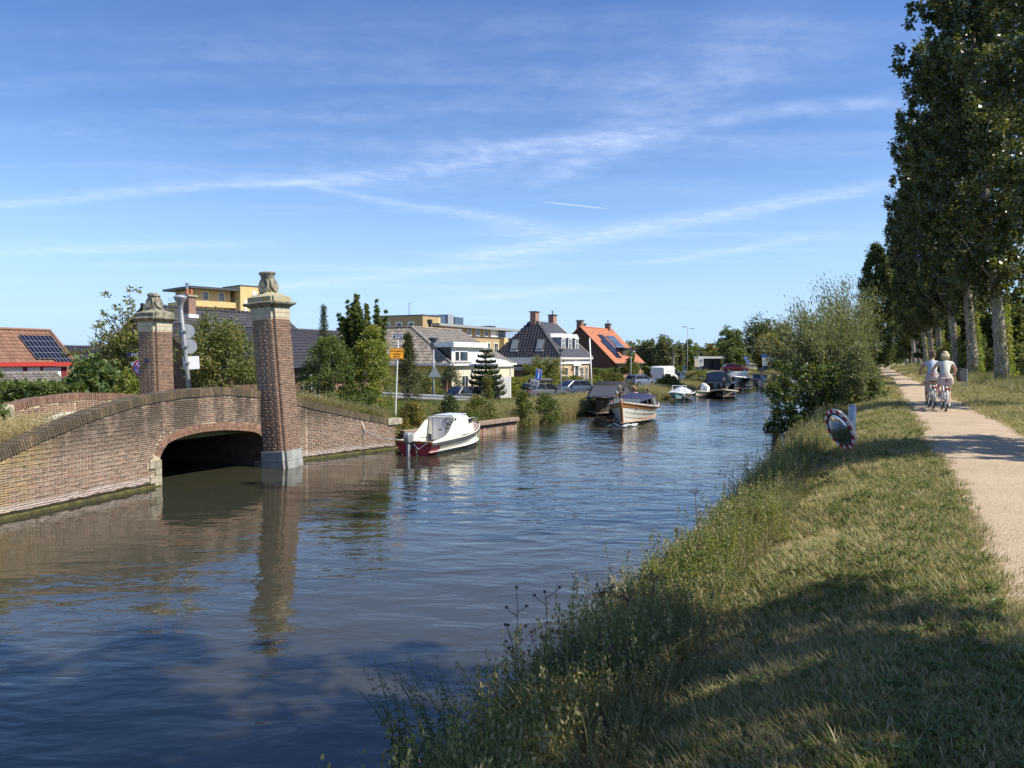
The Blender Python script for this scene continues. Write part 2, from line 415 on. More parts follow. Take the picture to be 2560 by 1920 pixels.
M['maroon'] = pmat('maroon_paint', (0.20, 0.035, 0.045), (0.17, 0.03, 0.04), 3, 0.45)
M['wood'] = pmat('varnished_wood', (0.36, 0.16, 0.045), (0.27, 0.11, 0.03), 8, 0.35, coat=0.3)
M['timber'] = pmat('weathered_timber', (0.26, 0.19, 0.14), (0.36, 0.27, 0.20), 7, 0.9, bump=0.004, island=0.5)
M['timber_red'] = pmat('reddish_timber', (0.27, 0.13, 0.08), (0.38, 0.28, 0.21), 6, 0.9, island=0.5)
M['boat_white'] = pmat('boat_gelcoat', (0.80, 0.76, 0.62), (0.74, 0.69, 0.55), 2, 0.3, coat=0.2)
M['boat_grey_white'] = pmat('sloop_white', (0.68, 0.67, 0.60), (0.62, 0.61, 0.55), 2, 0.3, coat=0.2)
M['boat_red'] = pmat('boat_red', (0.40, 0.035, 0.06), (0.33, 0.03, 0.05), 3, 0.4)
M['navy'] = pmat('navy_canvas', (0.018, 0.024, 0.075), (0.014, 0.018, 0.055), 4, 0.8)
M['black_canvas'] = pmat('black_canvas', (0.012, 0.012, 0.014), (0.018, 0.018, 0.02), 4, 0.75)
M['grey_canvas'] = pmat('olive_grey_canvas', (0.10, 0.105, 0.09), (0.08, 0.085, 0.07), 4, 0.85)
M['tarp'] = pmat('silver_tarp', (0.42, 0.47, 0.54), (0.60, 0.63, 0.66), 5, 0.4)
M['teal'] = pmat('teal_paint', (0.30, 0.52, 0.52), None, 4, 0.4)
M['rope'] = pmat('rope', (0.50, 0.44, 0.34), (0.36, 0.31, 0.24), 20, 0.95)
M['rope_green'] = pmat('green_rope', (0.10, 0.30, 0.10), None, 20, 0.9)
M['skin'] = pmat('skin', (0.50, 0.29, 0.20), (0.46, 0.26, 0.18), 6, 0.55)
M['skin_pale'] = pmat('pale_skin', (0.58, 0.37, 0.28), (0.54, 0.33, 0.25), 6, 0.55)
M['hair_blond'] = pmat('blond_hair', (0.52, 0.42, 0.26), (0.40, 0.31, 0.18), 30, 0.6)
M['hair_brown'] = pmat('brown_hair', (0.16, 0.09, 0.05), (0.22, 0.13, 0.07), 30, 0.6)
M['hair_grey'] = pmat('grey_hair', (0.28, 0.26, 0.24), (0.2, 0.19, 0.18), 30, 0.7)
M['cloth_white'] = pmat('white_cotton', (0.62, 0.60, 0.52), (0.56, 0.54, 0.47), 9, 0.9, bump=0.004, bscale=14)
M['cloth_pale_blue'] = pmat('pale_blue_cotton', (0.42, 0.48, 0.55), (0.55, 0.57, 0.58), 6, 0.9)
M['cloth_pink'] = pmat('dusty_pink_cloth', (0.52, 0.38, 0.36), (0.57, 0.45, 0.41), 6, 0.9, bump=0.004, bscale=14)
M['cloth_beige'] = pmat('beige_cloth', (0.58, 0.48, 0.40), (0.52, 0.43, 0.36), 6, 0.9, bump=0.004, bscale=14)
M['cloth_dark'] = pmat('charcoal_cloth', (0.045, 0.045, 0.05), (0.06, 0.06, 0.065), 6, 0.9)
M['cloth_taupe'] = pmat('taupe_cloth', (0.30, 0.24, 0.21), (0.26, 0.2, 0.18), 6, 0.9)
M['shoe'] = pmat('white_trainer', (0.70, 0.70, 0.68), None, 4, 0.6)
M['shoe_dark'] = pmat('dark_shoe', (0.05, 0.045, 0.045), None, 4, 0.6)
M['red_light'] = pmat('red_reflector', (0.55, 0.02, 0.02), None, 4, 0.25)
M['orange_light'] = pmat('amber_lens', (0.7, 0.25, 0.02), None, 4, 0.25)
M['sign_orange'] = pmat('sign_orange', (0.85, 0.36, 0.01), None, 4, 0.5)
M['sign_blue'] = pmat('sign_blue', (0.012, 0.09, 0.42), None, 4, 0.4)
M['sign_bright_blue'] = pmat('sign_bright_blue', (0.03, 0.20, 0.75), None, 4, 0.4)
M['sign_navy'] = pmat('sign_navy', (0.012, 0.02, 0.09), None, 4, 0.4)
M['sign_red'] = pmat('sign_red', (0.58, 0.02, 0.03), None, 4, 0.4)
M['sign_white'] = pmat('sign_white', (0.80, 0.80, 0.80), None, 4, 0.4)
M['sign_black'] = pmat('sign_black', (0.012, 0.012, 0.012), None, 4, 0.5)
M['sign_back'] = pmat('sign_back', (0.33, 0.36, 0.38), (0.28, 0.31, 0.33), 5, 0.5)
M['mirror'] = None
mm, tt, pp, oo = new_mat('mirror_glass'); pp.inputs['Base Color'].default_value = (0.85, 0.87, 0.9, 1); pp.inputs['Metallic'].default_value = 1.0; pp.inputs['Roughness'].default_value = 0.08
M['mirror'] = mm
def car_paint(name, c, metal=0.1): return pmat(name, c, None, 4, 0.32, metal=metal, coat=0.35)
M['car_black'] = car_paint('car_black', (0.022, 0.022, 0.026))
M['car_glass'] = glass_mat('car_glass', (0.012, 0.014, 0.018), 0.05)
M['car_grey'] = car_paint('car_grey', (0.085, 0.088, 0.09))
M['car_blue'] = car_paint('car_blue', (0.05, 0.075, 0.115))
M['car_bluegrey'] = car_paint('car_bluegrey', (0.14, 0.18, 0.24))
M['car_red'] = car_paint('car_dark_red', (0.10, 0.012, 0.025))
M['van_white'] = car_paint('van_white', (0.72, 0.73, 0.72), 0.0)
M['alloy'] = pmat('alloy_wheel', (0.35, 0.35, 0.36), None, 4, 0.35, metal=0.8)
M['blue_foil'] = pmat('blue_foil', (0.01, 0.03, 0.40), None, 4, 0.2, metal=0.3)
# ---------------------------------------------------------------- the canal, its banks and the land
WA = gp(0, 1300, 0.0); WB = gp(400, 1214, 0.0); WC = gp(768, 1149, 0.0); WD = gp(985, 1122, 0.0)
WP = [(p.x, p.y) for p in (WA, WB, WC, WD)]
d0 = (WB - WA).normalized(); W0 = WA - d0*5.0
SL = 0.49                                   # the canal runs along (0.49, 1)
E = Vector((SL, 1, 0)).normalized(); N1 = Vector((E.y, -E.x, 0))     # N1 points across the canal from the village side
AXIS = math.atan2(E.y, E.x)
KL = -15.8; KR = -2.7; KP = 1.0; PW = 2.35
LW = [(W0.x - 20, W0.y - 44), (W0.x, W0.y)] + WP + [(KL + SL*26.0, 26.0), (KL + SL*3000, 3000.0)]
_ly = np.array([p[1] for p in LW]); _lx = np.array([p[0] for p in LW])
def XL(Y): return np.interp(Y, _ly, _lx)
def XR(Y): return SL*np.asarray(Y, dtype=float) + KR + 0.12*np.sin(np.asarray(Y)*0.9) + 0.1*np.sin(np.asarray(Y)*0.37+1)
def XP(Y): return SL*np.asarray(Y, dtype=float) + KP - 0.35*np.exp(-np.maximum(np.asarray(Y, dtype=float), -3)/5.0) + 0.05*np.sin(np.asarray(Y)*0.8)
POLDER = -0.7
def road_z(Y): return np.interp(Y, [0, 26, 54, 112, 128, 170], [1.28, 1.22, -0.62, -0.56, 0.62, 1.6])
RX0, RX1 = -14.0, -8.6                      # the road behind the dike, as offsets from the waterline
def zl(s, Y):
    """left bank height; s = offset from the waterline (negative away from the water)"""
    s = np.asarray(s, dtype=float); Y = np.asarray(Y, dtype=float)
    rz = road_z(Y)
    near = np.clip((36 - Y)/9.0, 0, 1)
    crest = 0.24 + near*0.42
    x = -s
    z = np.where(x < 0, -0.9, 0.0)
    top = np.interp(x, [0.0, 0.25, 0.8, 2.4, 4.2], [-0.15, 0.08, 0.20, 0.24, 0.24])
    top = top + np.clip((x-1.0)/3.0, 0, 1)*(crest-0.24)
    k = np.clip((x - 4.2)/4.2, 0, 1); k = k*k*(3-2*k)
    z2 = top*(1-k) + rz*k
    k2 = np.clip((x - 14.2)/7.0, 0, 1); k2 = k2*k2*(3-2*k2)
    far = POLDER + 0.9*np.clip((30-Y)/20.0, 0, 1)*np.clip((40-x)/20, 0, 1)
    z2 = z2*(1-k2) + far*k2
    return np.where(x < 0, np.interp(-x, [0, 0.3, 1.0], [-0.15, -0.5, -1.1]), z2)
def zr(d):
    """right bank height; d = offset from the near edge of the path"""
    return np.interp(d, [-6, -4.6, -3.75, -3.45, -2.9, -2.2, -1.5, -0.8, 0.0, PW, PW+0.3, 5.5, 9, 14, 40, 400, 3000],
                        [-1.1, -0.9, -0.05, 0.16, 0.46, 0.80, 1.12, 1.34, 1.41, 1.41, 1.40, 1.38, 1.34, 1.2, 1.0, 0.6, 0.0])
def gz_right(X, Y):
    n = 0.03*np.sin(X*2.1+Y*1.3) + 0.03*np.sin(X*0.9-Y*2.3+1)
    d = X - XP(Y)
    return zr(d) + n*np.clip((-d-0.3)/0.8, 0, 1) + n*np.clip((d-PW-0.3)/0.8, 0, 1)
def gz_left(X, Y):
    s = X - XL(Y)
    n = 0.05*np.sin(X*1.1+Y*1.7) + 0.04*np.sin(X*0.7-Y*0.9+2)
    return zl(s, Y) + n*np.clip((-s-0.5), 0, 1)*np.clip((-s-14.5)*0.4+1*(s > -8), 0, 1)
def side_canal(X, Y):
    """1 inside the side canal that passes under the bridge"""
    r = (X - WB.x)*E.x + (Y - WB.y)*E.y; q = -((X - WB.x)*N1.x + (Y - WB.y)*N1.y)
    return (r > -4.5) & (r < 6.5) & (q > -1.0) & (q < 7.6)
ys = np.concatenate([np.arange(-14, 60, 0.6), np.geomspace(60, 2600, 70)])
lo_ = np.array([-2600, -900, -400, -200, -130, -90, -65, -50, -40, -32, -27, -23, -20, -18, -16, -14.6, -14.05, -12, -10, -8.6, -7.6, -6.6, -5.6, -4.8, -4, -3.3, -2.6, -2, -1.5, -1.1, -0.8, -0.5, -0.25, 0, 0.3, 1.2])
ro_ = np.array([-4.9, -4.0, -3.75, -3.45, -3.15, -2.9, -2.5, -2.1, -1.7, -1.2, -0.8, -0.4, -0.1, 0.1, 1.2, 2.25, 2.45, 2.8, 3.4, 4.2, 5, 6, 7.5, 9, 11, 14, 18, 25, 40, 70, 130, 260, 600, 1500, 2600])
rows = []
for Y in ys:
    xl = XL(Y) + lo_; zz = gz_left(xl, Y)
    zz = np.where(side_canal(xl, np.full_like(xl, Y)), np.minimum(zz, -1.0), zz)
    xr = XP(Y) + ro_; zq = gz_right(xr, np.full_like(xr, Y))
    zq = zq - 0.03*((ro_ > 0.05) & (ro_ < PW-0.05))
    rows.append(np.stack([np.concatenate([xl, xr]), np.full(len(xl)+len(xr), Y), np.concatenate([zz, zq])], 1))
G = np.array(rows); nr, nc = G.shape[:2]
idx = np.arange(nr*nc).reshape(nr, nc)
fc = np.stack([idx[:-1, :-1], idx[:-1, 1:], idx[1:, 1:], idx[1:, :-1]], -1).reshape(-1, 4)
def ground_mat():
    m, t, p, out = new_mat('ground_grass')
    g = t.new('ShaderNodeNewGeometry'); pos = g.outputs['Position']
    c = t.mix(t.ramp(t.noise(pos, 0.7, 5, 0.65), 0.35, 0.65), (0.13, 0.14, 0.045), (0.21, 0.185, 0.08))
    c = t.mix(t.ramp(t.noise(pos, 6.0, 4, 0.7), 0.45, 0.7), c, (0.26, 0.21, 0.12))
    t.link(c, p.inputs['Base Color']); p.inputs['Roughness'].default_value = 0.95; p.inputs['Specular IOR Level'].default_value = 0.1
    b = t.new('ShaderNodeBump'); b.inputs['Distance'].default_value = 0.05; t.link(t.noise(pos, 12, 5, 0.7), b.inputs['Height']); t.link(b.outputs[0], p.inputs['Normal'])
    return m
M['ground'] = ground_mat()
tag(link('ground', npmesh('ground', G, fc, M['ground'], True)), 'grassy banks and low land on both sides of the canal', None, None, 'structure')

# path of pale shell grit
def path_mat():
    m, t, p, out = new_mat('path_grit')
    g = t.new('ShaderNodeNewGeometry'); pos = g.outputs['Position']
    v = t.new('ShaderNodeTexVoronoi'); t.link(pos, v.inputs['Vector']); v.inputs['Scale'].default_value = 70
    c = t.mix(t.ramp(t.noise(pos, 1.2, 4, 0.6), 0.35, 0.68), (0.50, 0.395, 0.27), (0.42, 0.33, 0.225))
    sp = t.new('ShaderNodeSeparateColor'); t.link(v.outputs['Color'], sp.inputs[0])
    c = t.mix(t.math('MULTIPLY', t.ramp(sp.outputs[0], 0.2, 1.0, False), 0.55), c, (0.34, 0.26, 0.17))
    c = t.mix(t.math('MULTIPLY', t.math('GREATER_THAN', sp.outputs[1], 0.90), 0.6), c, (0.16, 0.12, 0.08))
    c = t.mix(t.math('MULTIPLY', t.ramp(t.noise(pos, 9, 4, 0.7), 0.55, 0.75), 0.3), c, (0.24, 0.19, 0.12))
    t.link(c, p.inputs['Base Color']); p.inputs['Roughness'].default_value = 0.95; p.inputs['Specular IOR Level'].default_value = 0.15
    b = t.new('ShaderNodeBump'); b.inputs['Distance'].default_value = 0.008; t.link(v.outputs['Distance'], b.inputs['Height']); t.link(b.outputs[0], p.inputs['Normal'])
    return m
M['path'] = path_mat()
yy = np.concatenate([np.arange(-14, 40, 0.15), np.geomspace(40, 900, 80)])
cs = np.array([-0.06, 0.15, 0.6, 1.17, 1.75, 2.2, 2.41])
Pv = []
for i, Y in enumerate(yy):
    jl = 0.05*math.sin(Y*3.1) + rng.normal(0, 0.03) + 0.05*math.sin(Y*1.1); jr = 0.05*math.sin(Y*2.3+2) + rng.normal(0, 0.03)
    o = cs.copy(); o[0] += jl; o[-1] += jr
    z = 1.414 + 0.02*np.sin(np.clip(cs/PW, 0, 1)*math.pi); z[0] -= 0.012; z[-1] -= 0.012
    Pv.append(np.stack([XP(Y) + o, np.full(7, Y), z], 1))
Pv = np.array(Pv); n_, k_ = Pv.shape[:2]; ii = np.arange(n_*k_).reshape(n_, k_)
tag(link('path', npmesh('path', Pv, np.stack([ii[:-1, :-1], ii[:-1, 1:], ii[1:, 1:], ii[1:, :-1]], -1).reshape(-1, 4), M['path'], True)), 'straight pale shell grit path along the canal', None, None, 'structure')

# road behind the dike
M['asphalt'] = pmat('asphalt', (0.075, 0.075, 0.075), (0.10, 0.098, 0.095), 3, 0.9, bump=0.003, bscale=60)
yy = np.concatenate([np.arange(23.5, 130, 1.5), np.arange(130, 260, 6)])
Pv = np.array([np.stack([XL(Y) + np.array([RX0+0.3, (RX0+RX1)/2, RX1-0.3]), np.full(3, Y), zl(np.array([RX0+.3, (RX0+RX1)/2, RX1-.3]), Y) + np.array([0.015, 0.05, 0.015])], 1) for Y in yy])
n_, k_ = Pv.shape[:2]; ii = np.arange(n_*k_).reshape(n_, k_)
tag(link('road', npmesh('road', Pv, np.stack([ii[:-1, :-1], ii[:-1, 1:], ii[1:, 1:], ii[1:, :-1]], -1).reshape(-1, 4), M['asphalt'], True)), 'grey asphalt road below the dike', None, None, 'structure')

# water, with the bow wave and wake of the moving sloop as real relief
SLOOP_BOW = gp(1556, 1068, 0.0); SLOOP_HD = math.atan2(-1.0, -0.33)   # heading, towards the bridge
hd = Vector((math.cos(SLOOP_HD), math.sin(SLOOP_HD), 0)); hn = Vector((-hd.y, hd.x, 0))
def water_z(X, Y):
    a = -((X - SLOOP_BOW.x)*hd.x + (Y - SLOOP_BOW.y)*hd.y); b = (X - SLOOP_BOW.x)*hn.x + (Y - SLOOP_BOW.y)*hn.y   # a: metres behind the bow
    ab = np.abs(b)
    z = np.zeros_like(X)
    arm = a*0.36 + 0.25
    k = np.exp(-((ab-arm)/(0.22+0.03*np.maximum(a, 0)))**2) * np.clip(a+0.5, 0, 1) * np.exp(-np.maximum(a, 0)/18)
    z += 0.075*k*(1 + 0.3*np.sin(a*3+b*2))
    arm2 = a*0.25
    z += 0.03*np.exp(-((ab-arm2)/0.3)**2)*np.clip(a-2, 0, 1)*np.exp(-np.maximum(a, 0)/14)
    z += 0.028*np.sin((a-6.5)*2.2)*np.exp(-(b/(0.5+0.12*np.maximum(a-6, 0)))**2)*np.clip((a-6), 0, 1)*np.exp(-np.maximum(a-6, 0)/16)
    return z
yy = np.concatenate([np.arange(-13, 26, 0.5), np.arange(26, 60, 0.16), np.arange(60, 130, 0.8), np.geomspace(130, 1500, 30)])
nw = 91; Wv = []
for Y in yy:
    l = XL(Y) - (9.0 if 9 < Y < 27.5 else 0.4); r = XR(Y) + 0.55
    x = np.linspace(l, r, nw)
    Wv.append(np.stack([x, np.full(nw, Y), water_z(x, np.full(nw, Y))], 1))
Wv = np.array(Wv); n_, k_ = Wv.shape[:2]; ii = np.arange(n_*k_).reshape(n_, k_)
def water_mat():
    m, t, p, out = new_mat('canal_water')
    g = t.new('ShaderNodeNewGeometry'); pos = g.outputs['Position']
    c = t.mix(t.ramp(t.noise(pos, 0.25, 3, 0.5), 0.35, 0.65), (0.040, 0.038, 0.022), (0.034, 0.036, 0.026))
    t.link(c, p.inputs['Base Color']); p.inputs['Roughness'].default_value = 0.03; p.inputs['IOR'].default_value = 1.45
    p.inputs['Specular IOR Level'].default_value = 0.9
    wind = t.ramp(t.noise(t.mapping(pos, scale=(0.09, 0.06, 0.1)), 1.0, 3, 0.55), 0.36, 0.62)
    s = t.new('ShaderNodeSeparateXYZ'); t.link(pos, s.inputs[0])
    # calmer in the lee of the bridge
    dd = t.math('SUBTRACT', s.outputs[0], t.math('MULTIPLY', s.outputs[1], SL))
    lee = t.math('MAXIMUM', t.ramp(dd, -14.5, -9.0), t.ramp(s.outputs[1], 17.0, 30.0))
    amp = t.math('MULTIPLY', t.math('ADD', t.math('MULTIPLY', wind, 0.65), 0.45), t.math('ADD', t.math('MULTIPLY', lee, 0.75), 0.25))
    amp = t.math('MULTIPLY', amp, t.math('ADD', t.math('MULTIPLY', t.ramp(s.outputs[1], 5.0, 28.0), 0.38), 0.62))
    rot = (0, 0, R(20))
    w1 = t.noise(t.mapping(pos, scale=(0.75, 1.55, 1), rot=rot), 1.25, 3, 0.5, 0.4)
    w2 = t.noise(t.mapping(pos, scale=(1.6, 3.4, 1), rot=(0, 0, R(-14))), 1.5, 3, 0.5, 0.3)
    w3 = t.noise(t.mapping(pos, scale=(0.5, 0.8, 1), rot=(0, 0, R(50))), 0.5, 2, 0.5)
    h = t.math('ADD', t.math('MULTIPLY', w1, 0.062), t.math('MULTIPLY', w2, 0.012))
    h = t.math('ADD', h, t.math('MULTIPLY', w3, 0.05))
    h = t.math('MULTIPLY', h, amp)
    b = t.new('ShaderNodeBump'); b.inputs['Distance'].default_value = 1.0; b.inputs['Strength'].default_value = 1.0
    t.link(h, b.inputs['Height']); t.link(b.outputs[0], p.inputs['Normal'])
    return m
M['water'] = water_mat()
tag(link('canal_water', npmesh('canal_water', Wv, np.stack([ii[:-1, :-1], ii[:-1, 1:], ii[1:, 1:], ii[1:, :-1]], -1).reshape(-1, 4), M['water'], True)), 'rippled blue and brown canal water', None, None, 'structure')
# ---------------------------------------------------------------- the brick bridge
class Line:
    """a wall line on plan: u runs along it, 'out' towards its face"""
    def __init__(s, pts, side=1):
        s.p = [Vector((p[0], p[1], 0)) for p in pts]; s.u = [0.0]
        for a, b in zip(s.p, s.p[1:]): s.u.append(s.u[-1] + (b-a).length)
        s.side = side
    def seg(s, u):
        for i in range(len(s.p)-2):
            if u < s.u[i+1]: return i
        return len(s.p)-2
    def dirn(s, u):
        i = s.seg(u); d = (s.p[i+1]-s.p[i]).normalized(); return d, Vector((d.y, -d.x, 0))*s.side
    def pt(s, u, z, out=0.0):
        i = s.seg(u); d, n = s.dirn(u)
        q = s.p[i] + d*(u - s.u[i]) + n*out; return Vector((q.x, q.y, z))
    def hit(s, px, py):
        r = ray(px, py)
        for i in range(len(s.p)-1):
            a = s.p[i]; d = s.p[i+1]-a
            det = r.x*(-d.y) + d.x*r.y
            t = (a.x*(-d.y) + d.x*a.y)/det
            w = (r.x*a.y - r.y*a.x)/det
            if t > 0 and (-1e-3 <= w <= 1.001 or (i == len(s.p)-2 and w > 1) or (i == 0 and w < 0)):
                return s.u[i] + w*d.length, ZC + r.z*t
FW = Line([(W0.x, W0.y)] + WP)
bridge = thing('brick_bridge', (0, 0, 0), 0, 'old brick arch bridge with tall gate pillars over the side canal', 'bridge')
tp = [FW.hit(*p) for p in ((0, 1124), (114.5, 1073), (229, 1027.6), (343.5, 993), (458, 974), (559, 967.6), (632, 974.7), (690, 982), (752, 998), (828, 1016.7), (940, 1040.5), (985, 1048))]
tp = [(0, tp[0][1]-0.55)] + tp
_tu = np.array([a for a, b in tp]); _tz = np.array([b for a, b in tp])
def ztop(u): return float(np.interp(u, _tu, _tz))
ap = [FW.hit(*p) for p in ((401, 1144), (411, 1116), (426, 1103.6), (464, 1089.6), (506, 1079.8), (562, 1075), (604, 1076.4), (640.6, 1080), (656, 1091), (663, 1105), (667, 1118))]
uL = FW.hit(401, 1180)[0]; uR = FW.hit(667, 1150)[0]
ap[0] = (uL, ap[0][1]); ap[-1] = (uR, ap[-1][1])
_au = np.array([a for a, b in ap]); _az = np.array([b for a, b in ap])
for i in range(1, len(_au)):
    if _au[i] <= _au[i-1]: _au[i] = _au[i-1] + 0.01
# smooth the arch line
fu = np.linspace(0, 1, 80); arcl = np.concatenate([[0], np.cumsum(np.hypot(np.diff(_au), np.diff(_az)))]); arcl /= arcl[-1]
su, sz_ = np.interp(fu, arcl, _au), np.interp(fu, arcl, _az)
for _ in range(10):
    su[1:-1] = (su[:-2] + 2*su[1:-1] + su[2:])/4; sz_[1:-1] = (sz_[:-2] + 2*sz_[1:-1] + sz_[2:])/4
ARC = np.stack([su, sz_], 1)
def zarch(u): return float(np.interp(u, ARC[:, 0], ARC[:, 1])) if uL < u < uR else -9.0
def in_arch(u, z, pad):
    if u < uL - pad or u > uR + pad: return False
    if uL - pad*0 <= u <= uR and z < zarch(u): return True
    return float(np.min(np.hypot(ARC[:, 0]-u, ARC[:, 1]-z))) < pad
UE = FW.u[-1]
THK = 0.34
# mortar body, one mesh
mb = MB(); us = sorted(set(list(np.arange(0, UE, 0.1)) + [uL, uR, UE] + list(np.linspace(uL, uR, 60))))
for a, b in zip(us, us[1:]):
    m_ = (a+b)/2; bot = [-0.5, -0.5]
    if uL < m_ < uR: bot = [max(-0.5, np.interp(a, ARC[:, 0], ARC[:, 1])), np.interp(b, ARC[:, 0], ARC[:, 1])]
    t0, t1 = ztop(a)-0.02, ztop(b)-0.02
    v = [FW.pt(a, bot[0], 0), FW.pt(b, bot[1], 0), FW.pt(b, t1, 0), FW.pt(a, t0, 0), FW.pt(a, bot[0], -THK), FW.pt(b, bot[1], -THK), FW.pt(b, t1, -THK), FW.pt(a, t0, -THK)]
    mb.add(v, [(0, 1, 2, 3), (7, 6, 5, 4), (3, 2, 6, 7)])
mb.build('wall', M['mortar'], bridge)
# vault and side walls of the passage
mb = MB(); back = -N1*6.6 + E*0.0
prof = [(uL, -0.6)] + [(a, b) for a, b in ARC[::3]] + [(uR, -0.6)]
r0 = [FW.pt(u, z, -0.02) for u, z in prof]; r1 = [p + back for p in r0]
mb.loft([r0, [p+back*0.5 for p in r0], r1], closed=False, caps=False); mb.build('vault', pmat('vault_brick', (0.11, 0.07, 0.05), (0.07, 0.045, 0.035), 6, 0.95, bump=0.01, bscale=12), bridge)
# deck
mb = MB(); us2 = np.linspace(0.5, UE-1.0, 30)
for a, b in zip(us2, us2[1:]):
    za, zb = [min(1.24, ztop(u)-0.12) for u in (a, b)]
    mb.add([FW.pt(a, za, -THK+.02), FW.pt(b, zb, -THK+.02), FW.pt(b, 1.2, -7.4), FW.pt(a, 1.2, -7.4), FW.pt(a, za-0.25, -THK+.02), FW.pt(b, zb-0.25, -THK+.02), FW.pt(b, 0.9, -7.4), FW.pt(a, 0.9, -7.4)], [(0, 1, 2, 3), (7, 6, 5, 4), (0, 4, 5, 1), (3, 2, 6, 7)])
mb.build('deck', M['ground'], bridge)
# bricks: English bond, small 16 x 7.5 x 4 cm stones
BH, BP, BL = 0.0365, 0.0465, 0.156
unit = MB().box((0, 0, 0), (1, 1, 1)).mesh('brick', M['brick'], bevel=0)
cand = []
pill_u = FW.hit(722, 1120)[0]
stones = []        # quoins beside the arch: (u0, u1, z0, z1)
zq = [0.62, 0.43, 0.26, 0.08, -0.12]
for i in range(4): stones.append((uL - (0.34, 0.19, 0.34, 0.20)[i], uL + 0.012, zq[i+1]+0.004, zq[i]-0.004))
zq2 = [FW.hit(672, 1115)[1], 0.38, 0.22, 0.06, -0.12]
for i in range(4): stones.append((uR - 0.012, uR + (0.22, 0.30, 0.27, 0.30)[i], zq2[i+1]+0.004, zq2[i]-0.004))
def in_stone(u, z): return any(a-0.03 < u < b+0.03 and c-0.015 < z < d+0.015 for a, b, c, d in stones)
for k in range(-1, 50):
    z = k*BP + 0.02; head = k % 2 == 0
    L = 0.073 if head else BL
    u = 2.0 + (0.04 if head else 0.0) + (0.08 if k % 4 == 1 else 0)
    while u < UE:
        l = L*random.uniform(0.93, 1.0)
        uc = u + L/2
        if z + BH/2 < ztop(uc) - 0.215 and not in_arch(uc, z, 0.215) and not in_stone(uc, z):
            cand.append((uc, z + random.uniform(-.0015, .0015), l, random.uniform(0.003, 0.009), random.uniform(-0.01, 0.01)))
        u += L + 0.0085
def size_px(c):
    p = FW.pt(c[0], c[1])
    px = CX + F*p.x/p.y
    if px < 8 or px > 2560 or c[1] < 0.16: return 0
    d, n = FW.dirn(c[0]); q = p + d*c[2]
    return abs(CX + F*q.x/q.y - px)/p.y
order = sorted(range(len(cand)), key=lambda i: -size_px(cand[i]))
single = set(order[:300])
vs = []; fs = []
for i, (uc, z, l, out, tw) in enumerate(cand):
    d, n = FW.dirn(uc)
    p = FW.pt(uc, z, out - 0.03)
    if i in single:
        o = link('brick', unit, bridge); o.location = p; o.rotation_euler = (0, tw*0.5, math.atan2(d.y, d.x)); o.scale = (l, 0.06, BH)
    else:
        b = len(vs)
        for sx_, sy_, sz in ((-1,-1,-1),(1,-1,-1),(1,1,-1),(-1,1,-1),(-1,-1,1),(1,-1,1),(1,1,1),(-1,1,1)):
            vs.append(p + d*(sx_*l/2) + n*(-sy_*0.03) + Vector((0, 0, sz*BH/2 + tw*sx_*l*0.25)))
        fs += [(b+0,b+1,b+5,b+4),(b+1,b+2,b+6,b+5),(b+3,b+0,b+4,b+7),(b+4,b+5,b+6,b+7),(b+0,b+3,b+2,b+1)]
tag(link('brick_courses', npmesh('brick_courses', vs, fs, M['brick']), bridge), kind='stuff')
# coping of bricks on edge
mb = MB(); us = np.arange(0, UE, 0.2).tolist() + [UE]
for a, b in zip(us, us[1:]):
    mb.add([FW.pt(a, ztop(a)-0.2, 0.022), FW.pt(b, ztop(b)-0.2, 0.022), FW.pt(b, ztop(b)-0.006, 0.022), FW.pt(a, ztop(a)-0.006, 0.022), FW.pt(a, ztop(a)-0.2, -THK-.02), FW.pt(b, ztop(b)-0.2, -THK-.02), FW.pt(b, ztop(b)-0.006, -THK-.02), FW.pt(a, ztop(a)-0.006, -THK-.02)], [(0,1,2,3),(7,6,5,4),(3,2,6,7),(1,0,4,5)])
mb.build('coping_bed', M['coping_mortar'], bridge)
cop = MB().box((0, 0, 0), (0.049, THK+0.07, 0.2)).mesh('coping_brick', M['coping'], bevel=0.006)
u = 3.2
while u < UE - 0.03:
    if True:
        d, n = FW.dirn(u); sl = math.atan2(ztop(u+.05)-ztop(u-.05), 0.1)
        o = link('coping_brick', cop, bridge); o.location = FW.pt(u, ztop(u)-0.1+random.uniform(-.006, .004), -THK/2 + random.uniform(-.004, .004)); o.rotation_euler = (0, -sl + random.uniform(-.02, .02), math.atan2(d.y, d.x))
    u += 0.0575
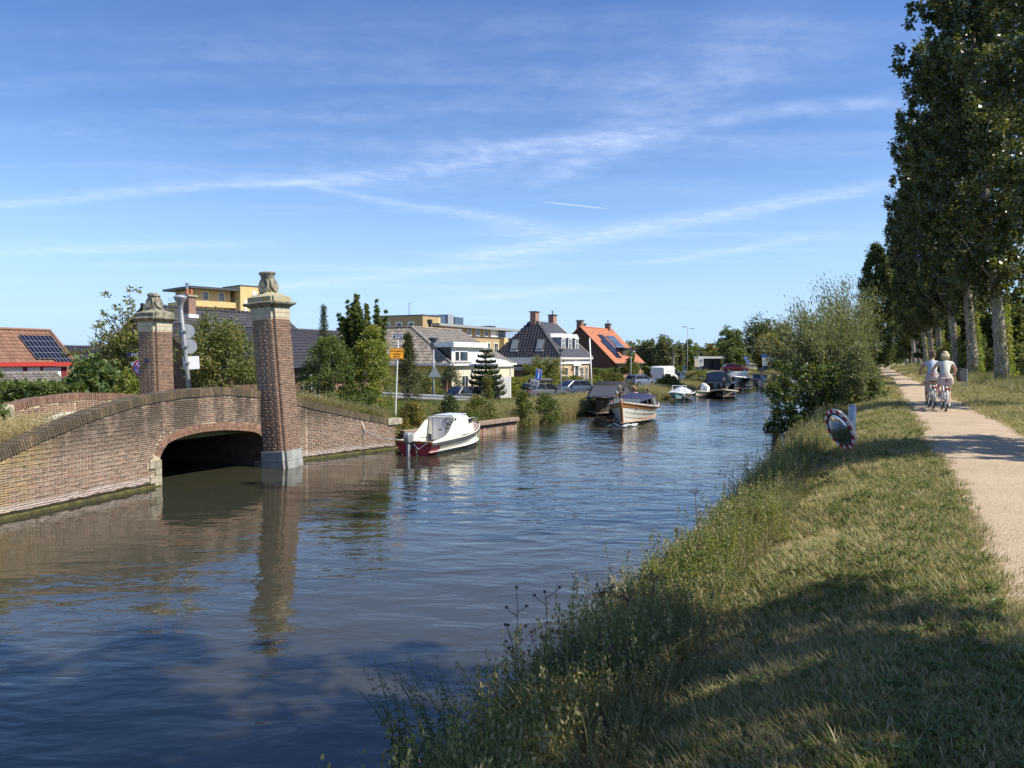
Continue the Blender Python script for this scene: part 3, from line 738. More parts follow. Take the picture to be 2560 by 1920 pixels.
# two rings of arch bricks
arch_m = [MB().box((0, 0, 0), (0.040, 0.09, l)).mesh('arch_brick', M['arch_brick'], bevel=0.003) for l in (0.082, 0.11)]
al = np.concatenate([[0], np.cumsum(np.hypot(np.diff(ARC[:, 0]), np.diff(ARC[:, 1])))])
mb = MB(); ring_in = []; ring_out = []
for ring, (off, step) in enumerate(((0.043, 0.0475), (0.146, 0.0495))):
    s_ = 0.03
    while s_ < al[-1]:
        u_, z_ = np.interp(s_, al, ARC[:, 0]), np.interp(s_, al, ARC[:, 1])
        u2, z2 = np.interp(s_+.06, al, ARC[:, 0]), np.interp(s_+.06, al, ARC[:, 1]); u1, z1 = np.interp(s_-.06, al, ARC[:, 0]), np.interp(s_-.06, al, ARC[:, 1])
        tx, tz = (u2-u1), (z2-z1); L = math.hypot(tx, tz); tx /= L; tz /= L
        nx, nz = -tz, tx
        uu, zz = u_ + nx*off, z_ + nz*off
        d, n = FW.dirn(uu)
        o = link('arch_brick', arch_m[ring], bridge); o.location = FW.pt(uu, zz, -0.034 + random.uniform(-.002, .003)); o.rotation_euler = (0, -math.atan2(tz, tx), math.atan2(d.y, d.x))
        curv = 1.0 + (0.10 if ring else 0.0)
        s_ += step / curv if False else step*(0.93 if ring else 1.0)
for k in range(0, len(ARC)-1):
    pass
for (a, b, c, d_) in stones:
    m = (a+b)/2; d, n = FW.dirn(m); deep = 0.12 if m < (uL+uR)/2 else 0.5
    o = MB().box((0, 0, 0), (b-a, deep, d_-c)).build('stone', M['stone'] if m < (uL+uR)/2 else M['bluestone'], bridge, bevel=0.012)
    o.location = FW.pt(m, (c+d_)/2, 0.012 - deep/2 + 0.03); o.rotation_euler = (0, 0, math.atan2(d.y, d.x))
WEED = pmat('water_weed', (0.10, 0.095, 0.02), (0.05, 0.045, 0.02), 6, 0.9, bump=0.01, bscale=20)
# weed-covered footing at the waterline
mb = MB(); us = list(np.arange(0, uL-0.02, 0.25)) + [uL-0.02]
for a, b in zip(us, us[1:]): mb.add([FW.pt(a, -0.3, 0.05), FW.pt(b, -0.3, 0.05), FW.pt(b, 0.035+.01*math.sin(b*9), 0.045), FW.pt(a, 0.035+.01*math.sin(a*9), 0.045), FW.pt(b, 0.055, 0), FW.pt(a, 0.055, 0)], [(0,1,2,3),(3,2,4,5)])
mb.build('weedy_footing', WEED, bridge); mb = MB()
us = list(np.arange(pill_u+0.45, UE, 0.25)) + [UE]
for a, b in zip(us, us[1:]): mb.add([FW.pt(a, -0.3, 0.06), FW.pt(b, -0.3, 0.06), FW.pt(b, 0.04+.01*math.sin(b*9), 0.05), FW.pt(a, 0.04+.01*math.sin(a*9), 0.05), FW.pt(b, 0.06, 0), FW.pt(a, 0.06, 0)], [(0,1,2,3),(3,2,4,5)])
mb.build('weedy_footing', WEED, bridge)

# gate pillars
def notch(h, n): return [(h, -(h-n)), (h, h-n), (h-n, h-n), (h-n, h), (-(h-n), h), (-(h-n), h-n), (-h, h-n), (-h, -(h-n)), (-(h-n), -(h-n)), (-(h-n), -h), (h-n, -h), (h-n, -(h-n))]
def sq(h): return [(h, -h), (h, h), (-h, h), (-h, -h)]
def pillar(base, rz, lean, z0, z1, crown_ok, plaque):
    """z0 top of the plinth, z1 foot of the stone neck"""
    h, n = 0.40, 0.085
    core = MB().prism(notch(h-0.006, n), -0.6 if z0 else -0.6, z1, 'xy').build('pillar', M['mortar_pillar'], bridge)
    core.rotation_mode = 'QUATERNION'
    core.rotation_quaternion = Matrix.Rotation(R(-lean), 3, 'Y').to_quaternion() @ Euler((0, 0, rz)).to_quaternion()
    core.location = base
    vs = []; fs = []
    def brick(p, d, nn, l):
        b = len(vs)
        for a, q, c in ((-1,-1,-1),(1,-1,-1),(1,1,-1),(-1,1,-1),(-1,-1,1),(1,-1,1),(1,1,1),(-1,1,1)):
            vs.append(p + d*(a*l/2) + nn*(-q*0.02) + Vector((0, 0, c*BH/2)))
        fs.extend([(b+0,b+1,b+5,b+4),(b+1,b+2,b+6,b+5),(b+3,b+0,b+4,b+7),(b+4,b+5,b+6,b+7),(b+0,b+3,b+2,b+1)])
    k = 0; z = (z0 or 0.6) + BH/2 + 0.006
    while z + BH/2 < z1:
        for f in range(4):
            d = Vector((math.cos(f*math.pi/2), math.sin(f*math.pi/2), 0)); nn = Vector((d.y, -d.x, 0))
            if f in (1, 2): continue
            w = 2*(h-n); L = 0.073 if k % 2 == 0 else BL
            x = -w/2 + 0.003
            first = True
            while x < w/2 - 0.02:
                l = min(L if not (first and k % 4 == 1) else 0.115, w/2 - 0.003 - x); first = False
                if l > 0.02: brick(nn*(h - 0.018 + random.uniform(-.002, .003)) + d*(x+l/2) + Vector((0, 0, z)), d, nn, l)
                x += l + 0.0085
            for sgn in (-1, 1):        # the small returns of the notched corners
                brick(nn*(h - n - 0.018) + d*(sgn*(h-n/2-0.004)) + Vector((0, 0, z)), d, nn, n-0.012)
                brick(d*(sgn*(h - n - 0.017)) + nn*(h-n/2-0.004) + Vector((0, 0, z)), nn, d*sgn, n-0.012)
        z += BP; k += 1
    tag(link('brick_courses', npmesh('pillar_courses', vs, fs, M['brick_pillar']), core), kind='stuff')
    if z0:
        MB().prism(notch(h+0.035, n), -0.5, z0*0.36, 'xy').build('plinth_stone', M['bluestone'], core, bevel=0.008)
        MB().prism(notch(h+0.035, n), z0*0.36+0.006, z0, 'xy').build('plinth_stone', M['bluestone'], core, bevel=0.012)
    a = MB().prism(notch(h+0.008, n), z1, z1+0.135, 'xy'); a.build('neck_stone', M['stone_neck'], core, bevel=0.004)
    MB().prism(notch(h+0.008, n), z1+0.141, z1+0.29, 'xy').build('neck_stone', M['stone_neck'], core, bevel=0.004)
    zc_ = z1 + 0.29
    mb = MB()
    rings = [(h+0.01, zc_), (h+0.05, zc_+0.03), (h+0.075, zc_+0.055), (h+0.135, zc_+0.085), (h+0.15, zc_+0.125), (h+0.135, zc_+0.14), (h+0.03, zc_+0.165)]
    mb.loft([[(x, y, z) for x, y in notch(r, n)] for r, z in rings]); mb.build('cornice', M['stone_dark'], core, auto=30)
    mb = MB(); zb = zc_+0.165
    rings = [(h+0.035, zb), (h+0.035, zb+0.13), (h-0.03, zb+0.165), (h-0.13, zb+0.215), (h-0.20, zb+0.27), (h-0.215, zb+0.31)]
    mb.loft([[(x, y, z) for x, y in notch(r, n*0.7)] for r, z in rings]); mb.build('cap_stone', M['lichen'] if crown_ok else M['stone_dark'], core, auto=40)
    zo = zb + 0.29
    mb = MB(); mb.loft([[(x, y, zo+z) for x, y in sq(r)] for r, z in ((0.19, 0), (0.165, 0.1), (0.135, 0.24), (0.125, 0.36), (0.14, 0.40))])
    mb.build('finial', M['stone_dark'], core, bevel=0.015)
    for f in range(4):                  # an oval shield on each side
        T = Matrix.Rotation(f*math.pi/2, 4, 'Z') @ Matrix.Translation((0, -0.172, zo+0.18)) @ Matrix.Rotation(R(-13), 4, 'X')
        mb = MB(); prof = [(0.001, -0.030), (0.6, -0.030), (0.88, -0.034), (0.90, -0.045), (1.0, -0.045), (1.0, 0.03)]
        vs2 = []; fs2 = []; nn2 = 20
        for (r, yv) in prof:
            for kk in range(nn2):
                t = 2*math.pi*kk/nn2
                pinch = 1.0 - 0.22*max(0, math.sin(t))
                vs2.append((r*0.155*math.cos(t)*pinch, yv, r*0.205*math.sin(t)))
        for i in range(len(prof)-1):
            for kk in range(nn2): fs2.append((i*nn2+kk, i*nn2+(kk+1) % nn2, (i+1)*nn2+(kk+1) % nn2, (i+1)*nn2+kk))
        mb.add(vs2, fs2, T); mb.build('shield', M['stone_dark'], core, auto=35)
    mb = MB(); zk = zo+0.38
    if crown_ok:
        mb.lathe([(0.15, zk-0.02), (0.175, zk+0.02), (0.18, zk+0.05), (0.185, zk+0.055), (0.20, zk+0.10), (0.225, zk+0.14), (0.215, zk+0.165), (0.10, zk+0.175)], 16)
        for i in range(12):
            t = 2*math.pi*i/12; mb.ball((0.20*math.cos(t), 0.20*math.sin(t), zk+0.13), (0.035, 0.035, 0.03), 6, 4)
        mb.build('crown', M['stone_dark'], core, auto=35)
    else:
        mb.lathe([(0.14, zk-0.03), (0.19, zk+0.0), (0.205, zk+0.03), (0.19, zk+0.06), (0.10, zk+0.075)], 16)
        for i in range(15):
            t = random.uniform(0, 6.28); r = random.uniform(0.05, 0.19); mb.ball((r*math.cos(t), r*math.sin(t), zk+0.06+random.uniform(0, .05)), (random.uniform(.03, .06), random.uniform(.03, .05), random.uniform(.02, .05)), 6, 4)
        mb.build('crown', M['stone_dark'], core, auto=35)
    if plaque:
        MB().box((-h-0.02, -0.02, z1-0.97), (0.03, 0.13, 0.13)).build('plaque', M['sign_navy'], core)
    return core
pc = gp(707, 1171, 0.0); pdir = Vector((pc.x, pc.y, 0)).normalized()
PR = pc + pdir*0.46; PROT = math.atan2(0.94, 0.34)
hR = (PR.y/F)
pillar(PR, PROT, 4.0, 0.46, 4.12, True, False)
PLp = at(396, 985, 24.4); PLp.z = -0.21
pillar(PLp, PROT, 1.0, 0, 4.12, False, True)

# far parapet with its stone end block
fa = Vector((PLp.x, PLp.y, 0)); FP = Line([tuple((fa - E*6.2 + Vector((0.55, -.1, 0)))[:2]), tuple((fa - E*3.0 + Vector((0.1, 0, 0)))[:2]), tuple((fa - E*0.35)[:2])], side=1)
pp_ = [FP.hit(*q) for q in ((30, 1010), (90, 995), (200, 982), (300, 983), (352, 988))]
uA = pp_[0][0]; uB = FP.u[-1]
par = MB()
def zt2(u): return float(np.interp(u, [a for a, b in pp_], [b for a, b in pp_]))
us = list(np.linspace(uA, uB, 24))
for a, b in zip(us, us[1:]):
    v = [FP.pt(a, 0.7, 0), FP.pt(b, 0.7, 0), FP.pt(b, zt2(b)-.01, 0), FP.pt(a, zt2(a)-.01, 0), FP.pt(a, 0.7, -.34), FP.pt(b, 0.7, -.34), FP.pt(b, zt2(b)-.01, -.34), FP.pt(a, zt2(a)-.01, -.34)]
    par.add(v, [(0,1,2,3),(7,6,5,4),(3,2,6,7),(0,3,7,4),(1,5,6,2)])
par = par.build('far_parapet', M['mortar_pillar'], bridge)
vs = []; fs = []
for k in range(30):
    z = 1.0 + k*0.056; L = 0.085 if k % 2 else 0.185; u = uA + 0.02 + (0.05 if k % 2 else 0)
    while u < uB - 0.05:
        if z < zt2(u) - 0.22:
            d, n = FP.dirn(u); p = FP.pt(u+L/2, z, -0.014); b = len(vs)
            for a_, q, c in ((-1,-1,-1),(1,-1,-1),(1,1,-1),(-1,1,-1),(-1,-1,1),(1,-1,1),(1,1,1),(-1,1,1)): vs.append(p + d*(a_*L*.48) + n*(-q*0.02) + Vector((0, 0, c*0.0235)))
            fs += [(b+0,b+1,b+5,b+4),(b+1,b+2,b+6,b+5),(b+3,b+0,b+4,b+7),(b+4,b+5,b+6,b+7),(b+0,b+3,b+2,b+1)]
        u += L + 0.01
tag(link('brick_courses', npmesh('far_courses', vs, fs, M['brick_pillar']), par), kind='stuff')
u = uA + 0.03; copf = MB().box((0, 0, 0), (0.052, .40, 0.2)).mesh('coping_brick', brick_mat('far_coping', (0.20, 0.115, 0.08), (0.16, 0.095, 0.07), (0.24, 0.14, 0.09)), bevel=0.006)
while u < uB:
    d, n = FP.dirn(u); sl = math.atan2(zt2(u+.05)-zt2(u-.05), 0.1)
    o = link('coping_brick', copf, par); o.location = FP.pt(u, zt2(u)-0.1+random.uniform(-.005, .005), -.17); o.rotation_euler = (0, -sl, math.atan2(d.y, d.x)); u += 0.0615
d, n = FP.dirn(uA)
o = MB().box((0, 0, 0), (0.42, 0.5, 0.72)).build('end_block', M['stone'], bridge, bevel=0.05); o.location = FP.pt(uA-0.2, zt2(uA)-0.37, -0.15); o.rotation_euler = (0, 0, math.atan2(d.y, d.x))
# low white kerb beam in the dry grass
a, b = gp(48, 1086, 1.33), gp(178, 1037, 1.33); d = (b-a); o = MB().box((0, 0, 0), (d.length, 0.3, 0.22)).build('kerb', M['white'], bridge, bevel=0.02); o.location = (a+b)/2; o.rotation_euler = (0, 0, math.atan2(d.y, d.x))
# stone cap at the end of the wall
o = MB().box((0, 0, 0), (0.62, 0.42, 0.2)).build('cap_stone', M['stone'], bridge, bevel=0.012); d, n = FW.dirn(UE); o.location = FW.pt(UE+0.02, ztop(UE)-0.08, -0.15); o.rotation_euler = (0, 0, math.atan2(d.y, d.x))
# ---------------------------------------------------------------- foliage
L = {}
L['poplar'] = leaf_mat('poplar_leaf', (0.032, 0.050, 0.016), (0.062, 0.082, 0.027), None, 0.30, 0.34, 0.6)
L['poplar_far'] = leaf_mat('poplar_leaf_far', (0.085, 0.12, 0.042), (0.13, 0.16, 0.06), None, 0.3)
L['willow'] = leaf_mat('willow_leaf', (0.149, 0.172, 0.086), (0.253, 0.265, 0.149), (0.115, 0.138, 0.063), 0.35, 0.5)
L['alder'] = leaf_mat('alder_leaf', (0.046, 0.081, 0.025), (0.081, 0.127, 0.032), (0.098, 0.127, 0.025), 0.3, 0.4)
L['cherry'] = leaf_mat('cherry_leaf', (0.149, 0.169, 0.047), (0.257, 0.257, 0.088), (0.189, 0.176, 0.068), 0.35, 0.5, 0.3, 0.05)
L['mixed'] = leaf_mat('garden_leaf', (0.101, 0.135, 0.041), (0.189, 0.203, 0.061), (0.230, 0.203, 0.068), 0.35, 0.5, 0.3, 0.03)
L['dark'] = leaf_mat('dark_leaf', (0.047, 0.074, 0.027), (0.081, 0.108, 0.038), (0.068, 0.081, 0.034), 0.25, 0.45)
L['fig'] = leaf_mat('fig_leaf', (0.081, 0.135, 0.047), (0.149, 0.203, 0.074), None, 0.3, 0.45)
L['bright'] = leaf_mat('bright_leaf', (0.162, 0.216, 0.041), (0.270, 0.297, 0.054), (0.324, 0.297, 0.054), 0.4, 0.5)
L['laurel'] = leaf_mat('laurel_leaf', (0.061, 0.101, 0.034), (0.115, 0.162, 0.047), (0.149, 0.176, 0.047), 0.3, 0.5, 0.25)
L['conifer'] = leaf_mat('conifer_needle', (0.035, 0.056, 0.025), (0.062, 0.081, 0.035), None, 0.1, 0.6)
L['yew'] = leaf_mat('thuja_spray', (0.068, 0.074, 0.030), (0.101, 0.101, 0.041), None, 0.1, 0.6)
L['hedge'] = leaf_mat('hedge_leaf', (0.068, 0.115, 0.030), (0.135, 0.176, 0.047), None, 0.3, 0.4, 0.4)
L['gold_hedge'] = leaf_mat('golden_hedge_leaf', (0.18, 0.19, 0.035), (0.27, 0.255, 0.05), (0.13, 0.155, 0.04), 0.4, 0.5)
L['rust'] = leaf_mat('rusty_leaf', (0.230, 0.176, 0.041), (0.324, 0.216, 0.047), (0.135, 0.135, 0.041), 0.35, 0.5)
L['far'] = leaf_mat('hazed_far_leaf', (0.115, 0.135, 0.07), (0.175, 0.195, 0.11), None, 0.3, 0.6)  # lightened leaf colour stands in for distance haze
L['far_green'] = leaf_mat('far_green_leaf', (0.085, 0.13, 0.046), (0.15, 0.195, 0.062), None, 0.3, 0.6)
L['wood'] = leaf_mat('wood_leaf', (0.035, 0.050, 0.018), (0.065, 0.080, 0.025), (0.090, 0.085, 0.030), 0.3, 0.5)
def bark_mat(name, c1, c2):
    m, t, p, out = new_mat(name)
    g = t.new('ShaderNodeNewGeometry'); pos = t.mapping(g.outputs['Position'], scale=(1, 1, 0.25))
    n = t.noise(pos, 14, 5, 0.7); c = t.mix(t.ramp(n, 0.38, 0.62), c1, c2)
    c = t.mix(t.math('MULTIPLY', t.ramp(t.noise(g.outputs['Position'], 1.3, 3, 0.6), 0.5, 0.7), 0.5), c, (0.07, 0.085, 0.035))
    t.link(c, p.inputs['Base Color']); p.inputs['Roughness'].default_value = 0.95
    b = t.new('ShaderNodeBump'); b.inputs['Distance'].default_value = 0.05; t.link(n, b.inputs['Height']); t.link(b.outputs[0], p.inputs['Normal'])
    return m
M['bark'] = bark_mat('poplar_bark', (0.17, 0.145, 0.11), (0.44, 0.385, 0.30))
M['bark_dark'] = bark_mat('dark_bark', (0.06, 0.048, 0.036), (0.13, 0.105, 0.08))
def unit(v): return v / np.maximum(np.linalg.norm(v, axis=1, keepdims=True), 1e-9)
def leaf_mesh(name, P, A, size, asp, mat, g, fold=0.15, jit=0.35):
    """one four-cornered blade per point: P positions, A axis directions"""
    n = len(P); sz = size*(1 + g.uniform(-jit, jit, (n, 1)))
    A = unit(A); S = unit(np.cross(A, g.normal(size=(n, 3)))); N = np.cross(A, S)
    v = np.empty((n, 4, 3))
    v[:, 0] = P; v[:, 1] = P + A*sz*0.45 + S*sz*asp*0.5 + N*sz*fold; v[:, 2] = P + A*sz; v[:, 3] = P + A*sz*0.45 - S*sz*asp*0.5 + N*sz*fold
    return npmesh(name, v.reshape(-1, 3), np.arange(n*4).reshape(n, 4), mat)
def clump_points(C, rad, n, g, shell=0.55, flat=1.0):
    """n points in each clump; C centres (k,3), rad (k,)"""
    k = len(C); d = unit(g.normal(size=(k*n, 3)))
    r = (shell + (1-shell)*g.random((k*n, 1)))*np.repeat(rad, n)[:, None]*g.random((k*n, 1))**0.25
    off = d*r; off[:, 2] *= flat
    return np.repeat(C, n, 0) + off, d
def tree(name, base, label, cat, group, C, rad, n, size, mat, asp=0.6, trunk=None, limbs=6, bark='bark_dark', out=0.6, droop=0.0, up=0.0, seed=1, shell=0.45, flat=1.0, wind=None, stem_name='trunk', crown_name='crown'):
    """C: clump centres relative to the base"""
    g = np.random.default_rng(seed); t = thing(name, base, 0, label, cat, group)
    C = np.asarray(C, float); rad = np.asarray(rad, float)
    P, D = clump_points(C, rad, n, g, shell, flat)
    A = D*out + g.normal(size=D.shape)*0.6 + np.array([0, 0, up - droop])
    if wind is not None: A = A + np.array(wind)
    link(crown_name, leaf_mesh(crown_name, P, A, size, asp, mat, g), t)
    if trunk:
        mb = MB(); h, r = trunk
        top = C[np.argmax(C[:, 2])]*0.9; cen = C.mean(0)
        pts = [(0, 0, -0.2), (cen[0]*0.1+0.02, cen[1]*0.1, h*0.3), (cen[0]*0.4, cen[1]*0.4, h*0.65), (cen[0]*0.8, cen[1]*0.8, h)]
        mb.tube(pts, [r*1.25, r, r*0.8, r*0.35], 8)
        sel = g.choice(len(C), min(limbs, len(C)), replace=False)
        for i in sel:
            c = Vector(C[i]); k = g.uniform(0.4, 0.9); s = Vector(pts[1]).lerp(Vector(pts[3]), k)
            mid = s.lerp(c, 0.5) + Vector((0, 0, 0.1*(c-s).length))
            mb.tube([s, mid, c], [r*0.4, r*0.25, r*0.08], 5)
        mb.build(stem_name, M[bark], t, smooth=True)
    return t
def ellipsoid(n, rx, ry, rz, cz, g, shell=0.6, lo=-1.0):
    d = unit(g.normal(size=(n*3, 3))); d = d[d[:, 2] > lo][:n]
    r = (shell + (1-shell)*g.random((len(d), 1)))
    return d*r*np.array([rx, ry, rz]) + np.array([0, 0, cz])
def ground_at(x, y):
    return float(gz_left(np.array(x), np.array(y))) if x < XL(y) else float(gz_right(np.array(x), np.array(y))) if x > XR(y) else 0.0
def boxed(px0, px1, pytop, pybase, Y):
    """size and place of a thing from its outline and its distance"""
    a = at((px0+px1)/2, pybase, Y); w = (px1-px0)/F*Y; h = (pybase-pytop)/F*Y
    g = ground_at(a.x, a.y); h += a.z - g; a.z = g          # it grows from the ground, whatever hides its foot
    return a, w, h
def bush(name, box, label, cat, mat, n=60, leaves=60, size=0.09, asp=0.6, group=None, seed=1, crad=0.18, shell=0.45, trunk=True, depth=None, lo=-0.75, up=0.1, droop=0.0, out=0.6, limbs=6, wind=None, base_low=0.0, bark='bark_dark'):
    a, w, h = boxed(*box); g = np.random.default_rng(seed+100)
    if cat in ('tree',):
        C = ellipsoid(n, w*0.47, (depth or w)*0.45, h*0.5, h*0.5, g, 0.35, lo); C += g.normal(0, 0.03*w, C.shape)
    else:                               # shrubs are leafy to the ground
        f = g.random(n)**0.85; th = g.uniform(0, 6.283, n); q = np.interp(f, [0, 0.15, 0.45, 0.75, 1.0], [0.85, 1.0, 0.98, 0.74, 0.18])*np.sqrt(g.uniform(0.25, 1, n))*(1 + g.normal(0, 0.07, n))
        C = np.stack([q*np.cos(th)*w*0.46, q*np.sin(th)*(depth or w)*0.42, f*h*0.95], 1)
    rad = g.uniform(0.6, 1.25, len(C))*crad*min(w, h)
    return tree(name, a - Vector((0, 0, base_low)), label, cat, group, C + np.array([0, 0, base_low]), rad, leaves, size, mat, asp, (h*0.7, max(0.03, w*0.025)) if trunk else None, limbs, bark, out, droop, up, seed, shell, wind=wind)
def shoots(C0, n, h, g, lean=0.15, k=7, r0=0.12):
    """clumps strung along upright shoots"""
    out = []; rr = []
    for i in range(n):
        c = C0[g.integers(len(C0))]; d = unit(np.array([[g.normal()*lean, g.normal()*lean, 1.0]]))[0]; hh = h*g.uniform(0.5, 1.0)
        for j in range(k): f = (j+0.5)/k; out.append(c + d*hh*f); rr.append(r0*(1.05-f*0.75))
    return np.array(out), np.array(rr)

# --- the poplar row
def poplar_parts(seed, H, r, c0, nb, nleaf, size, lean):
    """crown built branch by branch: each limb carries tufts of leaves, so the outline is ragged and light gets in"""
    g = np.random.default_rng(seed); C = []; rad = []
    for i in range(nb):
        z = c0*0.82 + (H-c0*0.82)*((i+g.random())/nb)**0.95; f = (z-c0*0.82)/(H-c0*0.82)
        R_ = np.interp(f, [0, 0.08, 0.3, 0.6, 0.85, 1.0], [0.55, 0.85, 1.0, 0.92, 0.6, 0.15])*r*g.uniform(0.7, 1.18)
        th = i*2.399 + g.normal(0, .3); el = g.uniform(0.55, 1.05)
        d = np.array([math.cos(th), math.sin(th), math.tan(el)*0.8]); m = max(2, int(R_*2.0))
        for k in range(m):
            q = R_*(0.22 + 0.78*(k+g.random()*.6)/m); p = np.array([lean*z, 0, z]) + d*q + g.normal(0, .22, 3)
            C.append(p); rad.append(g.uniform(.34, .66)*(1.15 - .35*k/m))
    C = np.array(C); rad = np.array(rad); kk = C[:, 2] < H; C, rad = C[kk], rad[kk]
    P, D = clump_points(C, rad, nleaf, g, 0.2, 1.35)
    A = D*0.4 + g.normal(size=D.shape)*0.6 + np.array([0, 0, -0.15])
    crown = leaf_mesh('crown', P, A, size, 0.85, L['poplar'], g)
    mb = MB(); n = 14; pts = []; rd = []
    for i in range(n+1):
        zz = H*0.92*i/n - 0.3*(i == 0); pts.append((lean*zz + 0.10*math.sin(zz*0.5+seed), 0.10*math.cos(zz*0.4+seed*2), zz)); rd.append(0.36*(1-0.85*i/n) + (0.14 if i == 0 else 0.0) + 0.02*math.sin(i*2.3+seed))
    mb.tube(pts, rd, 12)
    for i in range(18):
        zz = g.uniform(c0*0.95, H*0.75); tt = g.uniform(0, 6.28); ln = g.uniform(1.4, 3.0)
        s = Vector((lean*zz, 0, zz)); e = s + Vector((math.cos(tt)*ln, math.sin(tt)*ln, ln*g.uniform(0.5, 1.1)))
        mb.tube([s, s.lerp(e, 0.5)+Vector((0, 0, -0.15)), e], [0.10, 0.06, 0.02], 5)
    for i in range(7):      # burrs and stubs on the bole
        zz = g.uniform(0.6, 5.5); tt = g.uniform(0, 6.28); mb.ball((lean*zz+0.3*math.cos(tt), 0.3*math.sin(tt), zz), (0.12, 0.12, 0.16), 7, 5)
    trunk = mb.mesh('trunk', M['bark'], True)
    return trunk, crown
LEANX = -0.115
POP = [poplar_parts(11, 24.5, 4.3, 5.6, 140, 84, 0.19, LEANX), poplar_parts(12, 24.0, 4.0, 6.0, 135, 84, 0.19, LEANX), poplar_parts(13, 25.0, 4.4, 6.2, 145, 84, 0.19, LEANX)]
POPN = poplar_parts(14, 24.5, 4.3, 5.0, 110, 60, 0.18, LEANX)
def ivy_mesh(seed, lean):
    g = np.random.default_rng(seed); n = 900
    z = g.random(n)**1.3*5.0; th = g.normal(-0.4, 0.9, n); r = 0.40 + np.abs(g.normal(0, 0.12, n))
    P = np.stack([lean*z + r*np.cos(th), r*np.sin(th), z], 1); A = np.stack([np.cos(th), np.sin(th), g.normal(-0.3, 0.4, n)], 1)
    return leaf_mesh('ivy', P, A, 0.13, 0.85, L['bright'], g)
IVY = [ivy_mesh(1, LEANX), ivy_mesh(2, LEANX)]
ord_ = ['second', 'third', 'fourth', 'fifth', 'sixth', 'seventh', 'eighth', 'ninth', 'tenth', 'eleventh', 'twelfth']
row_y = [43, 55.5, 68, 83, 95, 108, 123, 138, 154, 172]
for i, Y in enumerate([1.7, 11.8, 24.0] + row_y):
    X = 0.49*Y + 7.55
    vis = i - 3
    lab = 'tall poplar of the avenue, %s' % (['thickest trunk with ivy on its shaded side', 'trunk beside the litter bin, ivy at its foot'][vis] if 0 <= vis < 2 else '%s trunk along the path from the ivy-clad one' % ord_[vis-1] if vis >= 0 else ['overhanging the near grass', 'shading the bank beside the traffic mirror', 'just before the ivy-clad one'][i])
    t = thing('poplar_tree', (X, Y, zr(X - XP(Y))-0.05), 0, lab, 'tree', 'poplars along the path')
    tr, cr = POP[i % 3] if vis >= 0 else POPN
    link('trunk', tr, t); link('crown', cr, t)
    if 0 <= vis < 6: link('ivy', IVY[i % 2], t)
    k = 1.0 + 0.05*math.sin(i*2.1); t.scale = (k, k, k)
    if vis < 0: t.scale = ((0.62, 0.62, 0.66), (0.80, 0.80, 0.70), (0.80, 0.80, 0.70))[i]

# --- the far columnar poplar on the canal side, and the wood behind the avenue
a, w, h = boxed(2138, 2232, 616, 905, 100.0)
g = np.random.default_rng(31); nC = 420; z = h*(0.06+0.94*g.random(nC)); f = z/h
q = np.interp(f, [0, 0.1, 0.45, 0.8, 1], [0.5, 0.9, 1.0, 0.75, 0.12])*w*0.46*np.sqrt(g.uniform(0.15, 1, nC)); th = g.uniform(0, 6.28, nC)
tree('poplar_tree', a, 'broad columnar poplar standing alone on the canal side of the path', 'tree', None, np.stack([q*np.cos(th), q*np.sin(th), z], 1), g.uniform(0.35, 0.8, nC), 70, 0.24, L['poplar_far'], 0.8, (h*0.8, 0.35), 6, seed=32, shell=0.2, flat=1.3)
# leaning willow over the water, with dark alder leaves at its foot
def willow(box, label, seed, lean, mat, n, spread):
    a, w, h = boxed(*box); g = np.random.default_rng(seed); C = []; A = []; P = []
    t = thing('willow_tree', a, 0, label, 'tree'); mb = MB()
    for i in range(n):
        th = g.uniform(0, 6.28); el = g.uniform(0.5, 1.35); ln = h*g.uniform(0.55, 1.05)*(0.75+0.25*math.sin(el))
        d = np.array([math.cos(th)*math.cos(el)*spread + lean, math.sin(th)*math.cos(el)*spread, math.sin(el)]); d /= np.linalg.norm(d)
        pts = []
        for k in range(8):
            s = k/7; p = d*ln*s + np.array([lean*0.5*ln*s*s*0.3, 0, -0.10*ln*s*s]); p[2] = max(p[2], 0.2); pts.append(p)
        mb.tube([Vector(p) for p in pts[:7]], [0.06*(1-k/7.5) for k in range(7)], 4)
        for k in range(2, 8):
            m = int(46); s = g.random(m); base = pts[k-1] + (pts[k]-pts[k-1])*s[:, None] + g.normal(0, 0.17, (m, 3))
            P.append(base); A.append(np.tile(d*0.9 + np.array([-0.25, 0.0, 0.25]), (m, 1)) + g.normal(0, 0.42, (m, 3)))
    P = np.concatenate(P); A = np.concatenate(A)
    link('crown', leaf_mesh('crown', P, A, 0.17, 0.24, mat, g, 0.05), t); mb.build('trunk', M['bark_dark'], t, smooth=True)
    return t
willow((2010, 2180, 715, 985, 34.0), 'wind-blown grey-green willow leaning over the water from the path side', 41, -0.20, L['willow'], 105, 0.42)
willow((2060, 2180, 660, 975, 37.5), 'tall feathery willow behind the leaning one', 42, -0.02, L['willow'], 85, 0.34)
a = at(2100, 1000, 31.0); g = np.random.default_rng(44)
C = []; 
for i in range(150):
    u = g.random(); C.append([g.uniform(-2.6, 1.7)*1.0 if i % 3 else g.uniform(-2.9, -1.2), g.uniform(-1.2, 1.2), g.uniform(-0.9, 1.9) - (0.5 if i % 3 == 0 else 0)])
C = np.array(C); C[:, 2] = np.clip(C[:, 2], -1.15, 2.2)
tree('alder_shrub', (a.x, a.y, 0.9), 'dark glossy alder shrub hanging low over the water below the willow', 'shrub', None, C, g.uniform(0.22, 0.42, len(C)), 80, 0.13, L['alder'], 0.7, (1.5, 0.07), 14, seed=45, shell=0.3)
